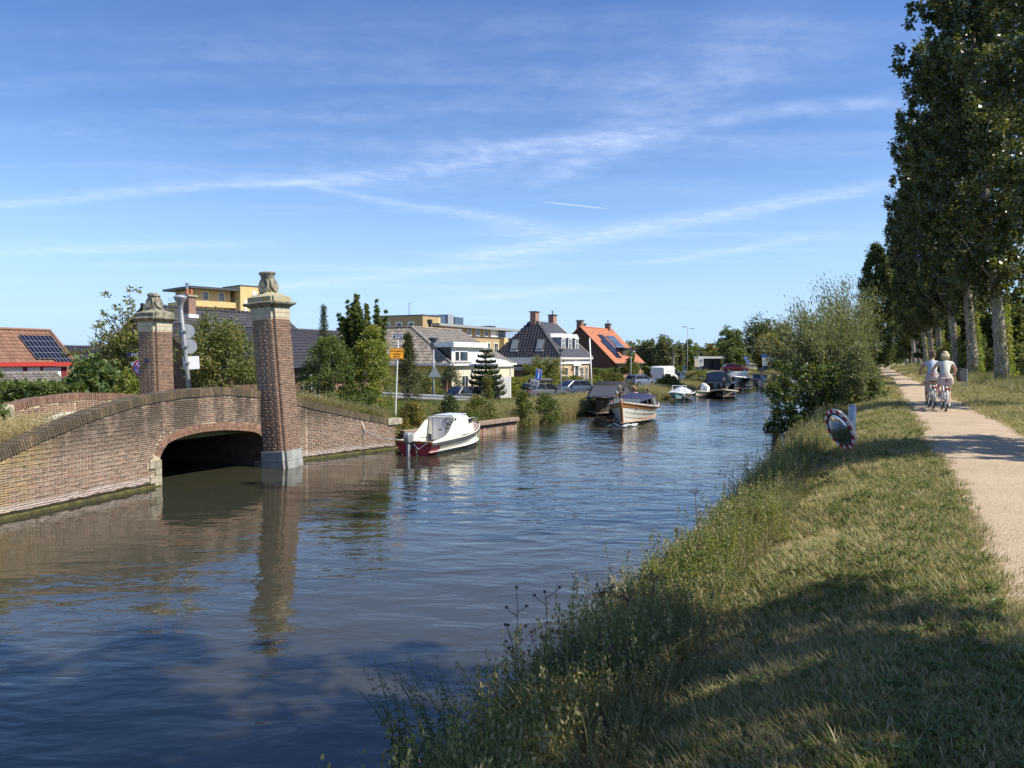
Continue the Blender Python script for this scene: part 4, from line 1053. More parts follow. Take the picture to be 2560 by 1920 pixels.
bush('shrub', (2095, 2195, 860, 985, 30.0), 'grey-leaved shrub between the willow and the path', 'shrub', L['willow'], 70, 70, 0.12, 0.35, seed=46, crad=0.16)
for i, (x0, x1, yt, yb, Y, m, lab) in enumerate(((2395, 2470, 690, 935, 72, 'wood', 'dark tree of the wood behind the avenue'), (2450, 2560, 735, 940, 66, 'wood', 'rounded dark tree of the wood, sky gap above it'), (2530, 2680, 690, 950, 68, 'wood', 'tall dark tree at the edge of the wood'), (2340, 2420, 720, 930, 85, 'wood', 'shadowed tree of the wood behind the slim trunks'), (2290, 2365, 760, 925, 110, 'wood', 'distant tree of the wood behind the avenue end'), (2235, 2310, 800, 915, 150, 'wood', 'tree closing the end of the avenue'), (2620, 2800, 650, 950, 60, 'wood', 'broad tree of the wood in deep shade'))):
    bush('tree', (x0, x1, yt, yb, Y), lab, 'tree', L[m], 120, 80, 0.30, 0.8, 'trees of the wood', seed=50+i, crad=0.16, base_low=0.3)
for i, (x0, x1, yt, yb, Y, m, lab) in enumerate(((2400, 2475, 835, 955, 62, 'alder', 'elder bush in the shade between two poplar trunks'), (2515, 2600, 860, 965, 52, 'mixed', 'sunlit bramble bush beside the ivy-clad trunk'), (2330, 2400, 860, 940, 75, 'alder', 'low bush behind the slim trunks'), (2560, 2700, 840, 985, 44, 'mixed', 'bramble bush under the avenue'), (2455, 2530, 870, 960, 58, 'mixed', 'leafy bush behind the thickest trunk'))):
    bush('bush', (x0, x1, yt, yb, Y), lab, 'bush', L[m], 70, 80, 0.15, 0.6, 'bushes under the avenue', seed=70+i, crad=0.18, trunk=False, base_low=0.2)
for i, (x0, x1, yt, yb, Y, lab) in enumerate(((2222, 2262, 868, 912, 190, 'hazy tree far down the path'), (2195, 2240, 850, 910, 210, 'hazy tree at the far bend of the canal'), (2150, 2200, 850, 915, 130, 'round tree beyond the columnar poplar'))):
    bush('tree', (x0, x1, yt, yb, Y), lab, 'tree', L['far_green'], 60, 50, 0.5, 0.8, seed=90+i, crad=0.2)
# ---------------------------------------------------------------- houses
def tiles(name, P, A, B, lo, hi, T, mat, parent, w=0.26, rh=0.34, amp=0.045):
    """roof covering of single tiles; A along the eave, B up the slope, lo(t)/hi(t) the ends of each course"""
    P, A, B = Vector(P), Vector(A).normalized(), Vector(B).normalized(); N = A.cross(B)
    if N.z < 0: N = -N
    vs = []; fs = []; n = int(T/rh)+1
    prof = ((0, 0.1), (0.25, 0.75), (0.5, 1.0), (0.78, 0.35), (1.0, 0.0))
    for j in range(n):
        t0 = j*rh; t1 = min(T, t0 + rh*1.02)
        if t0 >= T-0.01: break
        tm = (t0+t1)/2; a, b = lo(tm), hi(tm); i0 = math.floor(a/w)
        i = i0
        while i*w < b:
            s0, s1 = max(a, i*w), min(b, (i+1)*w)
            if s1 - s0 > 0.02:
                k = len(vs)
                for (f, h) in prof:
                    s = s0 + (s1-s0)*f
                    vs.append(P + A*s + B*t0 + N*(h*amp + 0.028)); vs.append(P + A*s + B*t1 + N*(h*amp))
                fs += [(k+2*q, k+2*q+2, k+2*q+3, k+2*q+1) for q in range(4)]
            i += 1
    # boarding under the tiles
    k = len(vs); vs += [P + A*lo(0) - N*.02, P + A*hi(0) - N*.02, P + A*hi(T) + B*T - N*.02, P + A*lo(T) + B*T - N*.02]; fs.append((k, k+1, k+2, k+3))
    return link(name, npmesh(name, vs, fs, mat), parent)
def wq(side, a, z, off, wx=0.0):   # a point on the front wall (y = 0) or the side wall (x = 0), standing off by 'off'
    return (a, wx-off, z) if side == 'f' else (wx-off, a, z)
def window(parent, side, a0, a1, z0, z1, wx=0.0, bars=(1, 0), frame='white', pane='glass', fw=0.07, name='window', sill=True):
    mb = MB(); d0, d1 = 0.05, -0.03
    def bar(p0, p1, q0, q1, off=d0):
        A = wq(side, p0, q0, off, wx); B_ = wq(side, p1, q1, d1, wx); mb.span(A, B_)
    bar(a0, a1, z0, z0+fw); bar(a0, a1, z1-fw, z1); bar(a0, a0+fw, z0+fw, z1-fw); bar(a1-fw, a1, z0+fw, z1-fw)
    for i in range(bars[0]): x = a0 + (a1-a0)*(i+1)/(bars[0]+1); bar(x-.025, x+.025, z0+fw, z1-fw, 0.04)
    for i in range(bars[1]): z = z0 + (z1-z0)*(i+1)/(bars[1]+1); bar(a0+fw, a1-fw, z-.025, z+.025, 0.035)
    o = mb.build(name, M[frame], parent)
    MB().span(wq(side, a0+.02, z0+.02, 0.02, wx), wq(side, a1-.02, z1-.02, -0.05, wx)).build('pane', M[pane], o)
    if sill: MB().span(wq(side, a0-.06, z0-.06, 0.10, wx), wq(side, a1+.06, z0-0.004, -0.02, wx)).build('sill', M[frame], o)
    return o
def chimney(parent, x, y, z0, z1, w=0.6, mat='chimney_brick', cap=True, pot=False, d=None):
    d = d or w
    o = MB().box((x, y, (z0+z1)/2), (w, d, z1-z0)).build('chimney', M[mat], parent)
    if cap: MB().box((x, y, z1+0.05), (w+0.22, d+0.22, 0.1)).build('cap', M['dark_grey'], o)
    if pot: MB().lathe([(0.1, z1), (0.1, z1+0.45), (0.15, z1+0.47), (0.15, z1+0.6), (0.05, z1+0.66)], 10, (x, y, 0)).build('flue', M['grey_metal'], o)
    return o
def house(name, corner, label, rz=AXIS): return thing(name, corner, rz, label, 'house')

# --- house with the black hipped roof and three white dormers
c = at(1397, 965, 90.0); c.z = POLDER + 0.05
h = house('hipped_house', c, 'house with black tiled hipped roof, twin chimneys and three white dormers')
Lx, Dy, ez, rzt = 10.6, 8.6, 3.75, 8.3
MB().span((0.02, 0.02, -0.3), (Lx, Dy, ez-0.05)).build('wall', M['house_brick_sand'], h)
MB().span((-0.02, 0.0, -0.3), (0.018, Dy+0.01, ez-0.9)).build('side_wall', M['house_brick_dark'], h)
MB().span((-0.14, -0.16, ez-0.75), (Lx+.14, Dy+.1, ez-0.16)).build('frieze', M['white'], h)
MB().span((-0.42, -0.42, ez-0.15), (Lx+.42, Dy+.4, ez+0.06)).build('gutter', M['white'], h)
run, rise = 2.1, rzt-ez; rh_ = Dy/2
sl = math.hypot(run, rise)
o = tiles('roof', (-0.4, Dy+0.4, ez+0.06), (0, -1, 0), (run+.4, 0, rise), lambda t: t/sl*(rh_-0.4), lambda t: Dy+0.8 - t/sl*(rh_-0.4), sl+0.2, M['roof_black'], h, 0.42, 0.42, 0.10)
sl2 = math.hypot(rh_, rise)
tiles('roof', (-0.4, -0.4, ez+0.06), (1, 0, 0), (0, rh_+.1, rise), lambda t: t/sl2*(run+.4), lambda t: Lx+0.8 - t/sl2*(run+.4), sl2+0.15, M['roof_slate'], h, 0.30, 0.36, 0.012)
mb = MB(); mb.add([(-0.4, -0.4, ez), (Lx+.4, -0.4, ez), (Lx+.4, Dy+.4, ez), (-0.4, Dy+.4, ez), (run, rh_-.3, rzt-.03), (Lx-run, rh_-.3, rzt-.03), (Lx-run, rh_+.3, rzt-.03), (run, rh_+.3, rzt-.03)], [(0,1,5,4),(1,2,6,5),(2,3,7,6),(3,0,4,7),(4,5,6,7),(3,2,1,0)]); mb.build('roof_frame', M['roof_dark'], h)
for (a, b) in (((-0.4, -0.4, ez+.1), (run, rh_-.35, rzt+.08)), ((-0.4, Dy+.4, ez+.1), (run, rh_+.35, rzt+.08)), ((run, rh_, rzt+.06), (Lx-run, rh_, rzt+.06)), ((Lx+.4, -0.4, ez+.1), (Lx-run, rh_-.35, rzt+.08))):
    MB().tube([a, b], 0.11, 6).build('ridge', M['roof_black'], h)
chimney(h, run+0.25, rh_, rzt-0.9, rzt+1.25, 1.15, 'house_brick_pink', d=0.75); chimney(h, Lx-run-0.35, rh_, rzt-1.2, rzt+1.15, 1.15, 'house_brick_pink', pot=True, d=0.75)
for yy_ in (2.6, 6.1):     # roof lights in the side slope, seen from the bridge
    T = Matrix.Translation((-0.4, yy_, ez+.06)) @ Matrix.Rotation(-math.atan2(rise, run+.4), 4, 'Y')
    o = MB(T).box((1.75, 0, 0.14), (1.5, 1.05, 0.14)).build('roof_light', M['dark_grey'], h)
    MB(T).box((1.75, 0, 0.22), (1.32, 0.86, 0.03)).build('pane', M['glass_pale'], o)
    MB(T).box((0.92, 0, 0.10), (0.16, 1.1, 0.1)).build('flashing', M['white'], o)
for i, x in enumerate((3.1, 5.4, 7.7)):
    y0 = 0.72; zb = ez+0.75; zt = zb+1.75; hw = 0.62
    o = MB().span((x-hw, y0+.05, zb), (x+hw, y0+2.0, zt)).build('dormer', pmat('grey_siding', (0.34, 0.36, 0.38), (0.30, 0.32, 0.34), 3, 0.6), h)
    MB().prism([(x-hw-.1, zt), (x+hw+.1, zt), (x+hw+.1, zt+.12), (x+.2, zt+.42), (x, zt+.62), (x-.2, zt+.42), (x-hw-.1, zt+.12)], y0-.12, y0+2.2).build('gable', M['white'], o)
    mb = MB()
    for (a, b, q, r_) in ((x-hw, x-hw+.2, zb-.1, zt), (x+hw-.2, x+hw, zb-.1, zt), (x-hw, x+hw, zb-.1, zb+.2), (x-hw, x+hw, zt-.15, zt), (x-.04, x+.04, zb, zt), (x-hw, x+hw, zb+1.1, zb+1.16)): mb.span((a, y0-.06, q), (b, y0+.04, r_))
    mb.build('frame', M['white'], o); MB().span((x-hw+.1, y0-.01, zb+.1), (x+hw-.1, y0+.045, zt-.1)).build('pane', M['glass_blue'], o)
for (a0, a1) in ((1.7, 2.9), (7.4, 8.4), (9.1, 10.0)): window(h, 'f', a0, a1, 0.6, 2.6, bars=(1, 1))
o = MB().span((4.6, -0.22, 0), (4.9, 0.01, 2.75)); o.span((6.1, -0.22, 0), (6.4, 0.01, 2.75)); o.span((4.3, -0.34, 2.75), (6.7, 0.01, 3.0)); o.span((4.4, -0.28, 3.0), (6.6, 0.01, 3.12))
dr = o.build('door', M['white'], h); MB().span((5.0, -0.04, 0), (5.55, 0.012, 2.1)).build('leaf', M['dark_grey'], dr); MB().span((5.0, -0.05, 2.2), (6.0, 0.012, 2.65)).build('pane', M['glass'], dr); MB().span((5.65, -0.05, 0.05), (6.05, 0.012, 2.1)).build('side_light', M['glass_blue'], dr)
for x in (4.15, 6.85): MB().lathe([(0.05, 2.1), (0.09, 2.25), (0.09, 2.4), (0.03, 2.5)], 8, (x, -0.12, 0)).build('wall_lamp', M['black'], h)
# flat-roofed annexe on the bridge side
MB().span((-1.7, 2.2, -0.3), (-0.03, Dy-0.6, 2.55)).build('annexe', M['house_brick_dark'], h); MB().span((-1.95, 1.95, 2.25), (-0.03, Dy-.4, 2.6)).build('annexe_fascia', M['grey_paint'], h)
MB().span((-1.78, 2.5, 0), (-1.71, 3.9, 2.1)).build('annexe_door', M['sign_navy'], h); MB().span((-1.86, 2.2, -.2), (-1.72, 2.48, 2.2)).build('annexe_post', M['white'], h)

# --- house with the orange roof and solar panels
c = at(1531, 955, 106.0); c.z = POLDER + 0.1
h = house('orange_roofed_house', c, 'dark brick gabled house with orange tiled roof and solar panels')
Lx, Dy, ez, rt = 14.6, 9.8, 3.3, 8.25
mb = MB(); mb.prism([(0, -0.3), (Dy, -0.3), (Dy, ez), (Dy/2, rt-.1), (0, ez)], 0, Lx, 'yz'); mb.build('wall', M['house_brick_dark'], h)
MB().span((1.2, -0.03, -0.2), (Lx-.2, 0.0, ez-.1)).build('front_wall', M['house_brick_pink'], h)
sl = math.hypot(Dy/2+.5, rt-ez+.4); up = (0, Dy/2+.5, rt-ez+.4)
tiles('roof', (-0.25, -0.5, ez-.35), (1, 0, 0), up, lambda t: 0, lambda t: Lx+.5, sl, M['roof_orange'], h, 0.28, 0.36, 0.05)
tiles('roof', (-0.25, Dy+.5, ez-.35), (1, 0, 0), (0, -(Dy/2+.5), rt-ez+.4), lambda t: 0, lambda t: Lx+.5, sl, M['roof_orange'], h, 0.28, 0.36, 0.05)
for (y, s) in ((-0.5, 1), (Dy+.5, -1)):
    MB().tube([(-0.3, y, ez-.32), (-0.3, Dy/2, rt+.06)], 0.10, 5).build('verge', M['roof_orange'], h)
MB().tube([(-0.3, Dy/2, rt+.08), (Lx+.3, Dy/2, rt+.08)], 0.13, 6).build('ridge', M['roof_orange'], h)
MB().span((-0.2, -0.72, ez-.5), (Lx+.2, -0.5, ez-.34)).build('gutter', M['dark_grey'], h)
chimney(h, 0.6, Dy/2+.3, rt-.6, rt+0.9, 0.8, pot=False); chimney(h, 2.6, Dy/2+.6, rt-.6, rt+0.5, 0.7); chimney(h, 12.4, Dy/2, rt-.5, rt+0.9, 0.8, pot=True)
upn = Vector(up).normalized(); ang = math.atan2(up[2], up[1])
def panel(x, t, w, hh, frame):
    T = Matrix.Translation(Vector((x, -0.5, ez-.35)) + upn*t) @ Matrix.Rotation(ang, 4, 'X')
    o = MB(T).box((w/2, hh/2, 0.16), (w-.03, hh-.03, 0.04)).build('solar_panel', M['solar_frame'] if frame else M['solar'], h)
    if frame:
        nx = 3
        for i in range(nx):
            for j in range(2): MB(T).box((w*(i+.5)/nx, hh*(j+.5)/2, 0.183), (w/nx-.07, hh/2-.07, 0.012)).build('cell', M['glass_blue'], o)
for j in range(4):
    for i in range(3):
        if j == 0 and i == 2: continue
        if j == 3 and i == 0: continue
        panel(2.6 + i*1.15 + (0 if j < 3 else 0), 1.0 + j*1.25, 1.12, 1.22, False)
for i in range(4):
    for j in range(2): panel(7.1 + i*1.05, 2.6 + j*1.65, 1.03, 1.6, True)
o = MB().span((6.6, 0.55, ez+.2), (13.2, 3.0, ez+1.75)).build('dormer', M['dark_grey'], h); MB().span((6.4, 0.3, ez+1.75), (13.5, 3.3, ez+2.0)).build('dormer_roof', M['black'], o)
MB().span((9.2, 0.50, ez+.3), (12.9, 0.56, ez+1.6)).build('dormer_front', M['white'], o)
for i in range(3): MB().span((9.5+i*1.15, 0.46, ez+.5), (10.4+i*1.15, 0.505, ez+1.45)).build('pane', M['glass'], o)
for (a0, a1) in ((1.9, 3.0), (11.3, 12.9)): window(h, 'f', a0, a1, 0.3, 2.3, bars=(1, 1), wx=-0.03)
o = window(h, 's', 6.1, 8.0, 2.3, 4.6, bars=(1, 1)); MB().span((3.4, -0.06, 0), (4.5, -0.031, 2.2)).build('door', M['dark_grey'], h)
MB().span((1.0, -0.6, 2.35), (5.0, -0.03, 2.5)).build('canopy', M['dark_grey'], h); MB().span((-1.6, 0.6, -.3), (-0.02, 3.2, 2.1)).build('lean_to', M['house_brick_pink'], h)
MB().span((-0.6, 9.2, ez+1.1), (3.0, 12.0, ez+2.8)).build('rear_dormer', M['black'], h)

# --- house with the pale tiled roof, white dormer and yellow side
c = at(1129, 955, 65.0); c.z = POLDER + 0.1
h = house('pale_roofed_house', c, 'yellow-sided house with lichen-pale tiled roof and boxy white dormer')
ez, rt, rx, ry, Lx, Dy = 3.15, 6.6, 3.5, 6.5, 12.8, 15.5
MB().span((0.25, 0.25, -0.3), (Lx, Dy, ez)).build('wall', M['yellow_wall'], h); MB().span((0.2, 0.15, -0.3), (Lx, 0.24, ez-.15)).build('front_wall', M['cream'], h)
MB().span((0.0, 0.5, -0.3), (0.24, 2.8, 1.9)).build('low_brick_wall', M['house_brick_pink'], h)
sA = math.hypot(rx, rt-ez); sB = math.hypot(ry, rt-ez)
tiles('roof', (0, Dy, ez), (0, -1, 0), (rx, 0, rt-ez), lambda t: 0, lambda t: Dy - t/sA*ry, sA, M['roof_mossy'], h, 0.3, 0.4, 0.05)
tiles('roof', (0, 0, ez), (1, 0, 0), (0, ry, rt-ez), lambda t: t/sB*rx, lambda t: Lx - t/sB*0.0, sB, M['roof_grey'], h, 0.3, 0.4, 0.05)
mb = MB(); mb.add([(0, 0, ez), (Lx, 0, ez), (Lx, ry, rt-.03), (rx, ry, rt-.03), (0, Dy, ez), (rx, Dy, rt-.03), (Lx, Dy, ez), (Lx-3, Dy, ez)], [(0,1,2,3),(0,3,5,4),(3,2,6,5),(1,6,2)]); mb.build('roof_frame', M['roof_grey'], h)
MB().tube([(0, 0, ez+.06), (rx, ry, rt+.05)], 0.1, 6).build('hip', M['roof_mossy'], h)
for i in range(16): x = rx + (Lx-rx)*i/16; MB().tube([(x, ry, rt+.07), (x+(Lx-rx)/16+.05, ry, rt+.05)], [0.12, 0.10], 6).build('ridge_tile', M['roof_mossy'], h)
for i in range(18): y = ry + (Dy-ry)*i/18; MB().tube([(rx, y, rt+.07), (rx, y+(Dy-ry)/18+.05, rt+.05)], [0.12, 0.10], 6).build('ridge_tile', M['roof_grey'], h)
MB().span((-0.25, 0, ez-.16), (0.0, Dy, ez+.02)).build('gutter', M['white'], h); MB().span((0, -0.2, ez-.16), (Lx, 0.0, ez+.02)).build('gutter', M['white'], h)
o = MB().prism([(0.45, 0.25), (6.3, 0.25), (6.3, 4.2), (2.05, 3.3)], ez-.02, ez+1.75, 'xy').build('dormer', M['white'], h)
MB().prism([(0.2, -0.1), (6.6, -0.1), (6.6, 4.4), (1.95, 3.7)], ez+1.5, ez+1.95, 'xy').build('fascia', M['white'], o); MB().prism([(0.40, 0.4), (0.44, 0.36), (2.04, 3.28), (1.98, 3.3)], ez+.05, ez+1.49, 'xy').build('shaded_cheek', M['black'], o)  # black sheet paints the shade on the dormer's side
window(h, 'f', 0.95, 1.75, ez+0.2, ez+1.15, wx=0.25, bars=(0, 0), sill=False); window(h, 'f', 1.8, 3.3, ez+0.2, ez+1.15, wx=0.25, bars=(0, 0), sill=False)
chimney(h, rx, Dy-1.0, rt-.5, rt+.8, 0.6, cap=False); o = MB().lathe([(0.16, rt-.4), (0.16, rt+.5), (0.26, rt+.52), (0.26, rt+.9), (0.1, rt+.95)], 10, (Lx*.55, ry+.2, 0)).build('flue', M['black'], h)
for (a0, a1) in ((2.0, 3.2), (5.0, 6.4), (8.5, 10.0)): window(h, 'f', a0, a1, 0.7, 2.1, wx=0.15, bars=(1, 0))
# white garden pavilion behind the monkey puzzle
o = thing('garden_pavilion', at(1228, 968, 62.0), AXIS, 'white garden pavilion with pale canopy behind the monkey puzzle', 'pavilion')
mb = MB(); mb.loft([[(x, y, z) for x, y in sq(r)] for r, z in ((1.35, 1.75), (1.35, 1.95), (0.9, 2.25), (0.1, 2.45))]); mb.build('canopy', M['white'], o)
for x in (-1.2, 1.2):
    for y in (-1.2, 1.2): MB().box((x, y, 0.3), (0.09, 0.09, 3.0)).build('post', M['white'], o)
for i in range(11): MB().box((-1.1+i*0.22, -1.2, 0.0), (0.12, 0.03, 1.8)).build('picket', M['white'], o)

# --- long dark roof behind the gate pillars
c = at(470, 985, 38.5); c.z = POLDER+0.6
h = house('dark_roofed_house', c, 'brick house with long anthracite roof and white-footed chimney behind the gate pillars')
rt0 = at(640, 787, 49.0).z - c.z; Lx, Dy, ez = 13.0, 9.0, 2.7
mb = MB(); mb.prism([(0, -0.5), (Dy, -0.5), (Dy, ez), (Dy/2, rt0-.1), (0, ez)], 1.0, Lx-1.5, 'yz'); mb.build('wall', M['house_brick_dark'], h)
sl = math.hypot(Dy/2+.4, rt0-ez+.2); up = Vector((0, Dy/2+.4, rt0-ez+.2)).normalized()
tiles('roof', (0.8, -0.4, ez-.2), (1, 0, 0), up, lambda t: 0, lambda t: Lx-2.1, sl*0.72, M['roof_dark'], h, 0.26, 0.34, 0.03)
tiles('roof', Vector((0.8, -0.4, ez-.2)) + up*sl*0.72, (1, 0, 0), up, lambda t: 0, lambda t: Lx-2.1, sl*0.28, M['roof_slate'], h, 0.24, 0.34, 0.08)  # top courses in a paler tone: grazing light put into the colour
tiles('roof', (0.8, Dy+.4, ez-.2), (1, 0, 0), (0, -(Dy/2+.4), rt0-ez+.2), lambda t: 0, lambda t: Lx-2.1, sl, M['roof_dark'], h, 0.26, 0.34, 0.03)
for i in range(30): x = 0.8 + (Lx-2.1)*i/30; MB().tube([(x, Dy/2, rt0+.08), (x+.40, Dy/2, rt0+.05)], [0.13, 0.10], 6).build('ridge_tile', M['roof_dark'], h)
cx_ = 2.6
for _ in range(3):
    p = h.matrix_basis @ Vector((cx_, Dy/2-.6, 0)); cx_ += (478 - (CX + F*p.x/p.y))/28.0
chimney(h, cx_, Dy/2-.5, rt0-1.0, rt0+0.72, 0.52, 'chimney_brick', cap=False); MB().box((cx_, Dy/2-.5, rt0+0.77), (0.68, 0.68, 0.1)).build('chimney_cap', M['stone'], h)
MB().box((cx_, Dy/2-.5, rt0-0.42), (0.72, 0.72, 0.2)).build('chimney_flashing', M['white'], h)
for dx, m in ((-.13, 'roof_orange'), (.15, 'roof_orange')): MB().lathe([(0.10, rt0+.8), (0.09, rt0+1.12), (0.11, rt0+1.14), (0.08, rt0+1.17)], 10, (cx_+dx, Dy/2-.5, 0)).build('chimney_pot', M[m], h)
MB().lathe([(0.07, rt0+1.1), (0.07, rt0+1.4), (0.11, rt0+1.42), (0.11, rt0+1.5), (0.04, rt0+1.54)], 10, (cx_-.13, Dy/2-.5, 0)).build('flue', M['grey_metal'], h)
window(h, 'f', 5.0, 6.6, 0.7, 2.1, bars=(1, 0)); window(h, 'f', 8.6, 10.2, 0.7, 2.1, bars=(1, 0))
c = at(742, 985, 46.0); c.z = POLDER+0.3
h = house('low_dark_house', c, 'low house with ribbed dark roof half hidden by the tall shrubs')
rt1 = at(760, 826, 52.0).z - c.z; mb = MB(); mb.prism([(0, -0.3), (9, -0.3), (9, 2.4), (4.5, rt1-.1), (0, 2.4)], -5, 9, 'yz'); mb.build('wall', M['house_brick_pink'], h)
sl = math.hypot(4.9, rt1-2.2); tiles('roof', (-5.2, -0.4, 2.2), (1, 0, 0), (0, 4.9, rt1-2.2), lambda t: 0, lambda t: 14.4, sl, M['roof_dark'], h, 0.26, 0.34, 0.06); tiles('roof', (-5.2, 9.4, 2.2), (1, 0, 0), (0, -4.9, rt1-2.2), lambda t: 0, lambda t: 14.4, sl, M['roof_dark'], h, 0.26, 0.34, 0.06)
MB().tube([(-5.2, 4.5, rt1+.06), (9.2, 4.5, rt1+.06)], 0.12, 6).build('ridge', M['roof_slate'], h)
# --- red-brown roof with solar panels, at the bridge end
pe = at(196, 918, 44.0); pr = at(137, 830, 46.0)
h = house('red_roofed_house', (pe.x, pe.y, 0), 'house with red-brown tiled roof, solar panels and red-edged dormer')
e0, r0_ = pe.z, pr.z; run = 2.6*(r0_-e0)/2.1
sl = math.hypot(run, r0_-e0); up = Vector((0, run, r0_-e0)).normalized(); ext = 0.9
sl_ = sl + ext
P0_ = Vector((0, 0, e0)) - up*ext
tiles('roof', P0_ + Vector((-9, 0, 0)), (1, 0, 0), up, lambda t: 0, lambda t: 9, sl_, M['roof_red'], h, 0.3, 0.33, 0.05)
mb = MB(); zl_ = P0_.z; mb.prism([(P0_.y+.25, POLDER-.2), (2*run+1.0, POLDER-.2), (2*run+1.0, zl_+.1), (run, r0_-.12), (P0_.y+.25, zl_+.12)], -9, -0.15, 'yz'); mb.build('wall', M['house_brick_pink'], h)
tiles('roof', (-9, 2*run+.6, e0-.6), (1, 0, 0), (0, -run-.6, r0_-e0+.6), lambda t: 0, lambda t: 9, math.hypot(run+.6, r0_-e0+.6), M['roof_red'], h, 0.3, 0.33, 0.05)
MB().tube([(-9, run, r0_+.06), (0.05, run, r0_+.06)], 0.11, 6).build('ridge', M['roof_red'], h)
MB().tube([tuple(P0_ + Vector((0.02, 0, .06))), (0.02, run, r0_+.06)], 0.09, 5).build('verge', M['roof_red'], h)
ang = math.atan2(r0_-e0, run)
for j in range(5):
    T = Matrix.Translation(Vector((0, 0, e0)) + up*(0.10 + j*0.55)) @ Matrix.Rotation(ang, 4, 'X')
    o = MB(T).box((-1.2 if j else -0.7, 0.27, 0.11), (1.9 if j else 0.9, 0.53, 0.04)).build('solar_panel', M['solar'], h)
    nb = 8 if j else 4; x0_, x1_ = (-2.15, -0.25) if j else (-1.15, -0.25)
    for k in range(nb+1): MB(T).box((x0_ + (x1_-x0_)*k/nb, 0.27, 0.135), (0.02, 0.53, 0.012)).build('rail', M['solar_frame'], o)
    MB(T).box(((x0_+x1_)/2, 0.0, 0.135), (x1_-x0_, 0.022, 0.012)).build('rail', M['solar_frame'], o)
fa_ = at(122, 905, 43.0); loc = h.matrix_basis.inverted() @ fa_
o = MB().span((-9, -1.2, loc.z-1.6), (loc.x-.1, 0.6, loc.z-.25)).build('dormer', M['white'], h)
MB().span((-9, -1.5, loc.z-.22), (loc.x+.05, 1.4, loc.z)).build('fascia', M['red_fascia'], o)
for (xa, xb) in ((-2.4, -2.2), (-1.5, -1.36), (-0.32, -0.02)): MB().span((loc.x+xa-.1, -1.26, loc.z-1.6), (loc.x+xb-.1, -1.201, loc.z-.25)).build('jamb', M['maroon'], o)
for (xa, xb) in ((-2.2, -1.5), (-1.36, -0.35)): MB().span((loc.x+xa-.1, -1.24, loc.z-1.4), (loc.x+xb-.1, -1.2005, loc.z-.3)).build('blind', M['white'], o)
o = MB().lathe([(0.07, 0), (0.07, 0.4), (0.12, 0.42), (0.12, 0.5)], 8, (-4.6, run*0.62, e0 + (r0_-e0)*.62)).build('vent_pipe', M['black'], h)
# --- grey-tiled shed in front of it
a = at(180, 972, 33.0); b_ = at(180, 932, 34.0)
h = thing('garden_shed', (a.x+.3, a.y, 0), AXIS, 'low shed with weathered grey wavy tile roof behind the hedge', 'shed')
run = 1.5; T_ = Vector((0, run, b_.z - a.z + .25)); tiles('roof', (-9, 0, a.z-.25), (1, 0, 0), T_, lambda t: 0, lambda t: 9, T_.length, M['roof_grey'], h, 0.24, 0.18, 0.05)
mb = MB(); mb.prism([(0.2, -0.7), (2.8, -0.7), (2.8, a.z-.3), (run, b_.z-.08), (0.2, a.z-.26)], -9, -0.1, 'yz'); mb.build('wall', M['timber'], h); MB().tube([(-9, run, b_.z+.03), (0, run, b_.z+.03)], 0.07, 6).build('ridge', M['roof_grey'], h)
tiles('roof', (-9, 3.0, a.z-.25), (1, 0, 0), (0, -1.5, T_.z), lambda t: 0, lambda t: 9, T_.length, M['roof_grey'], h, 0.24, 0.18, 0.05)
c = at(165, 960, 55.0); h = house('dark_slated_house', (c.x-1, c.y, POLDER), 'dark roofed house glimpsed behind the leafy cherry tree')
rt2 = at(180, 866, 60).z - POLDER; mb = MB(); mb.prism([(0, 0), (9, 0), (9, 2.5), (4.5, rt2), (0, 2.5)], -1, 12, 'yz'); mb.build('wall', M['house_brick_pink'], h); tiles('roof', (-1.2, -0.4, 2.3), (1, 0, 0), (0, 4.9, rt2-2.2), lambda t: 0, lambda t: 13, math.hypot(4.9, rt2-2.2), M['roof_dark'], h)

# --- two ochre apartment blocks far behind
def block(parent, x0, x1, y0, y1, z0, z1, mat, name='wall'): return MB().span((x0, y0, z0), (x1, y1, z1)).build(name, M[mat], parent)

c = at(490, 800, 170.0); c.z = POLDER
h = thing('apartment_block', c, R(48), 'ochre apartment tower with deep flat eaves and balconies behind the dark roof', 'building')
k = 170/F; zt = at(543, 717, 170).z - c.z; zb1 = at(543, 752, 170).z - c.z; zb2 = at(543, 768, 170).z - c.z
block(h, 0, 8.4, 0, 10.5, 0, zt-.5, 'tan_render'); block(h, -2.2, 9.4, -2.2, 12.5, zt-.5, zt, 'dark_grey', 'eaves')
block(h, -1.4, 9.4, -1.4, 11.5, zb1-1.3, zb1, 'tan_render', 'balcony'); block(h, -1.4, 9.4, -1.4, 11.5, zb1-5.6, zb1-4.0, 'tan_render', 'balcony')
for zz in (zb1+0.5, zb1+1.0): MB().span((-1.4, -1.45, zz), (9.4, -1.38, zz+.07)).build('railing', M['dark_grey'], h); MB().span((-1.45, -1.4, zz), (-1.38, 11.5, zz+.07)).build('railing', M['dark_grey'], h)
for zz in (zb1+0.2, zb1-3.6):
    for a0 in (1.6, 5.4): window(h, 'f', a0, a0+1.5, zz, zz+2.1, bars=(1, 1), fw=0.16)
    for a0, m in ((1.2, 'sign_navy'), (5.0, 'white'), (8.2, 'sign_navy')): window(h, 's', a0, a0+1.8, zz, zz+2.1, bars=(1, 1), frame=m, fw=0.16)
tx0 = 9.5; zt2 = at(630, 711, 172).z - c.z
block(h, tx0, tx0+8.2, -2.6, 6, 0, zt2, 'tan_render', 'stair_tower'); block(h, tx0-.1, tx0+8.3, -2.7, 6.1, zt2, zt2+.25, 'dark_grey', 'coping')
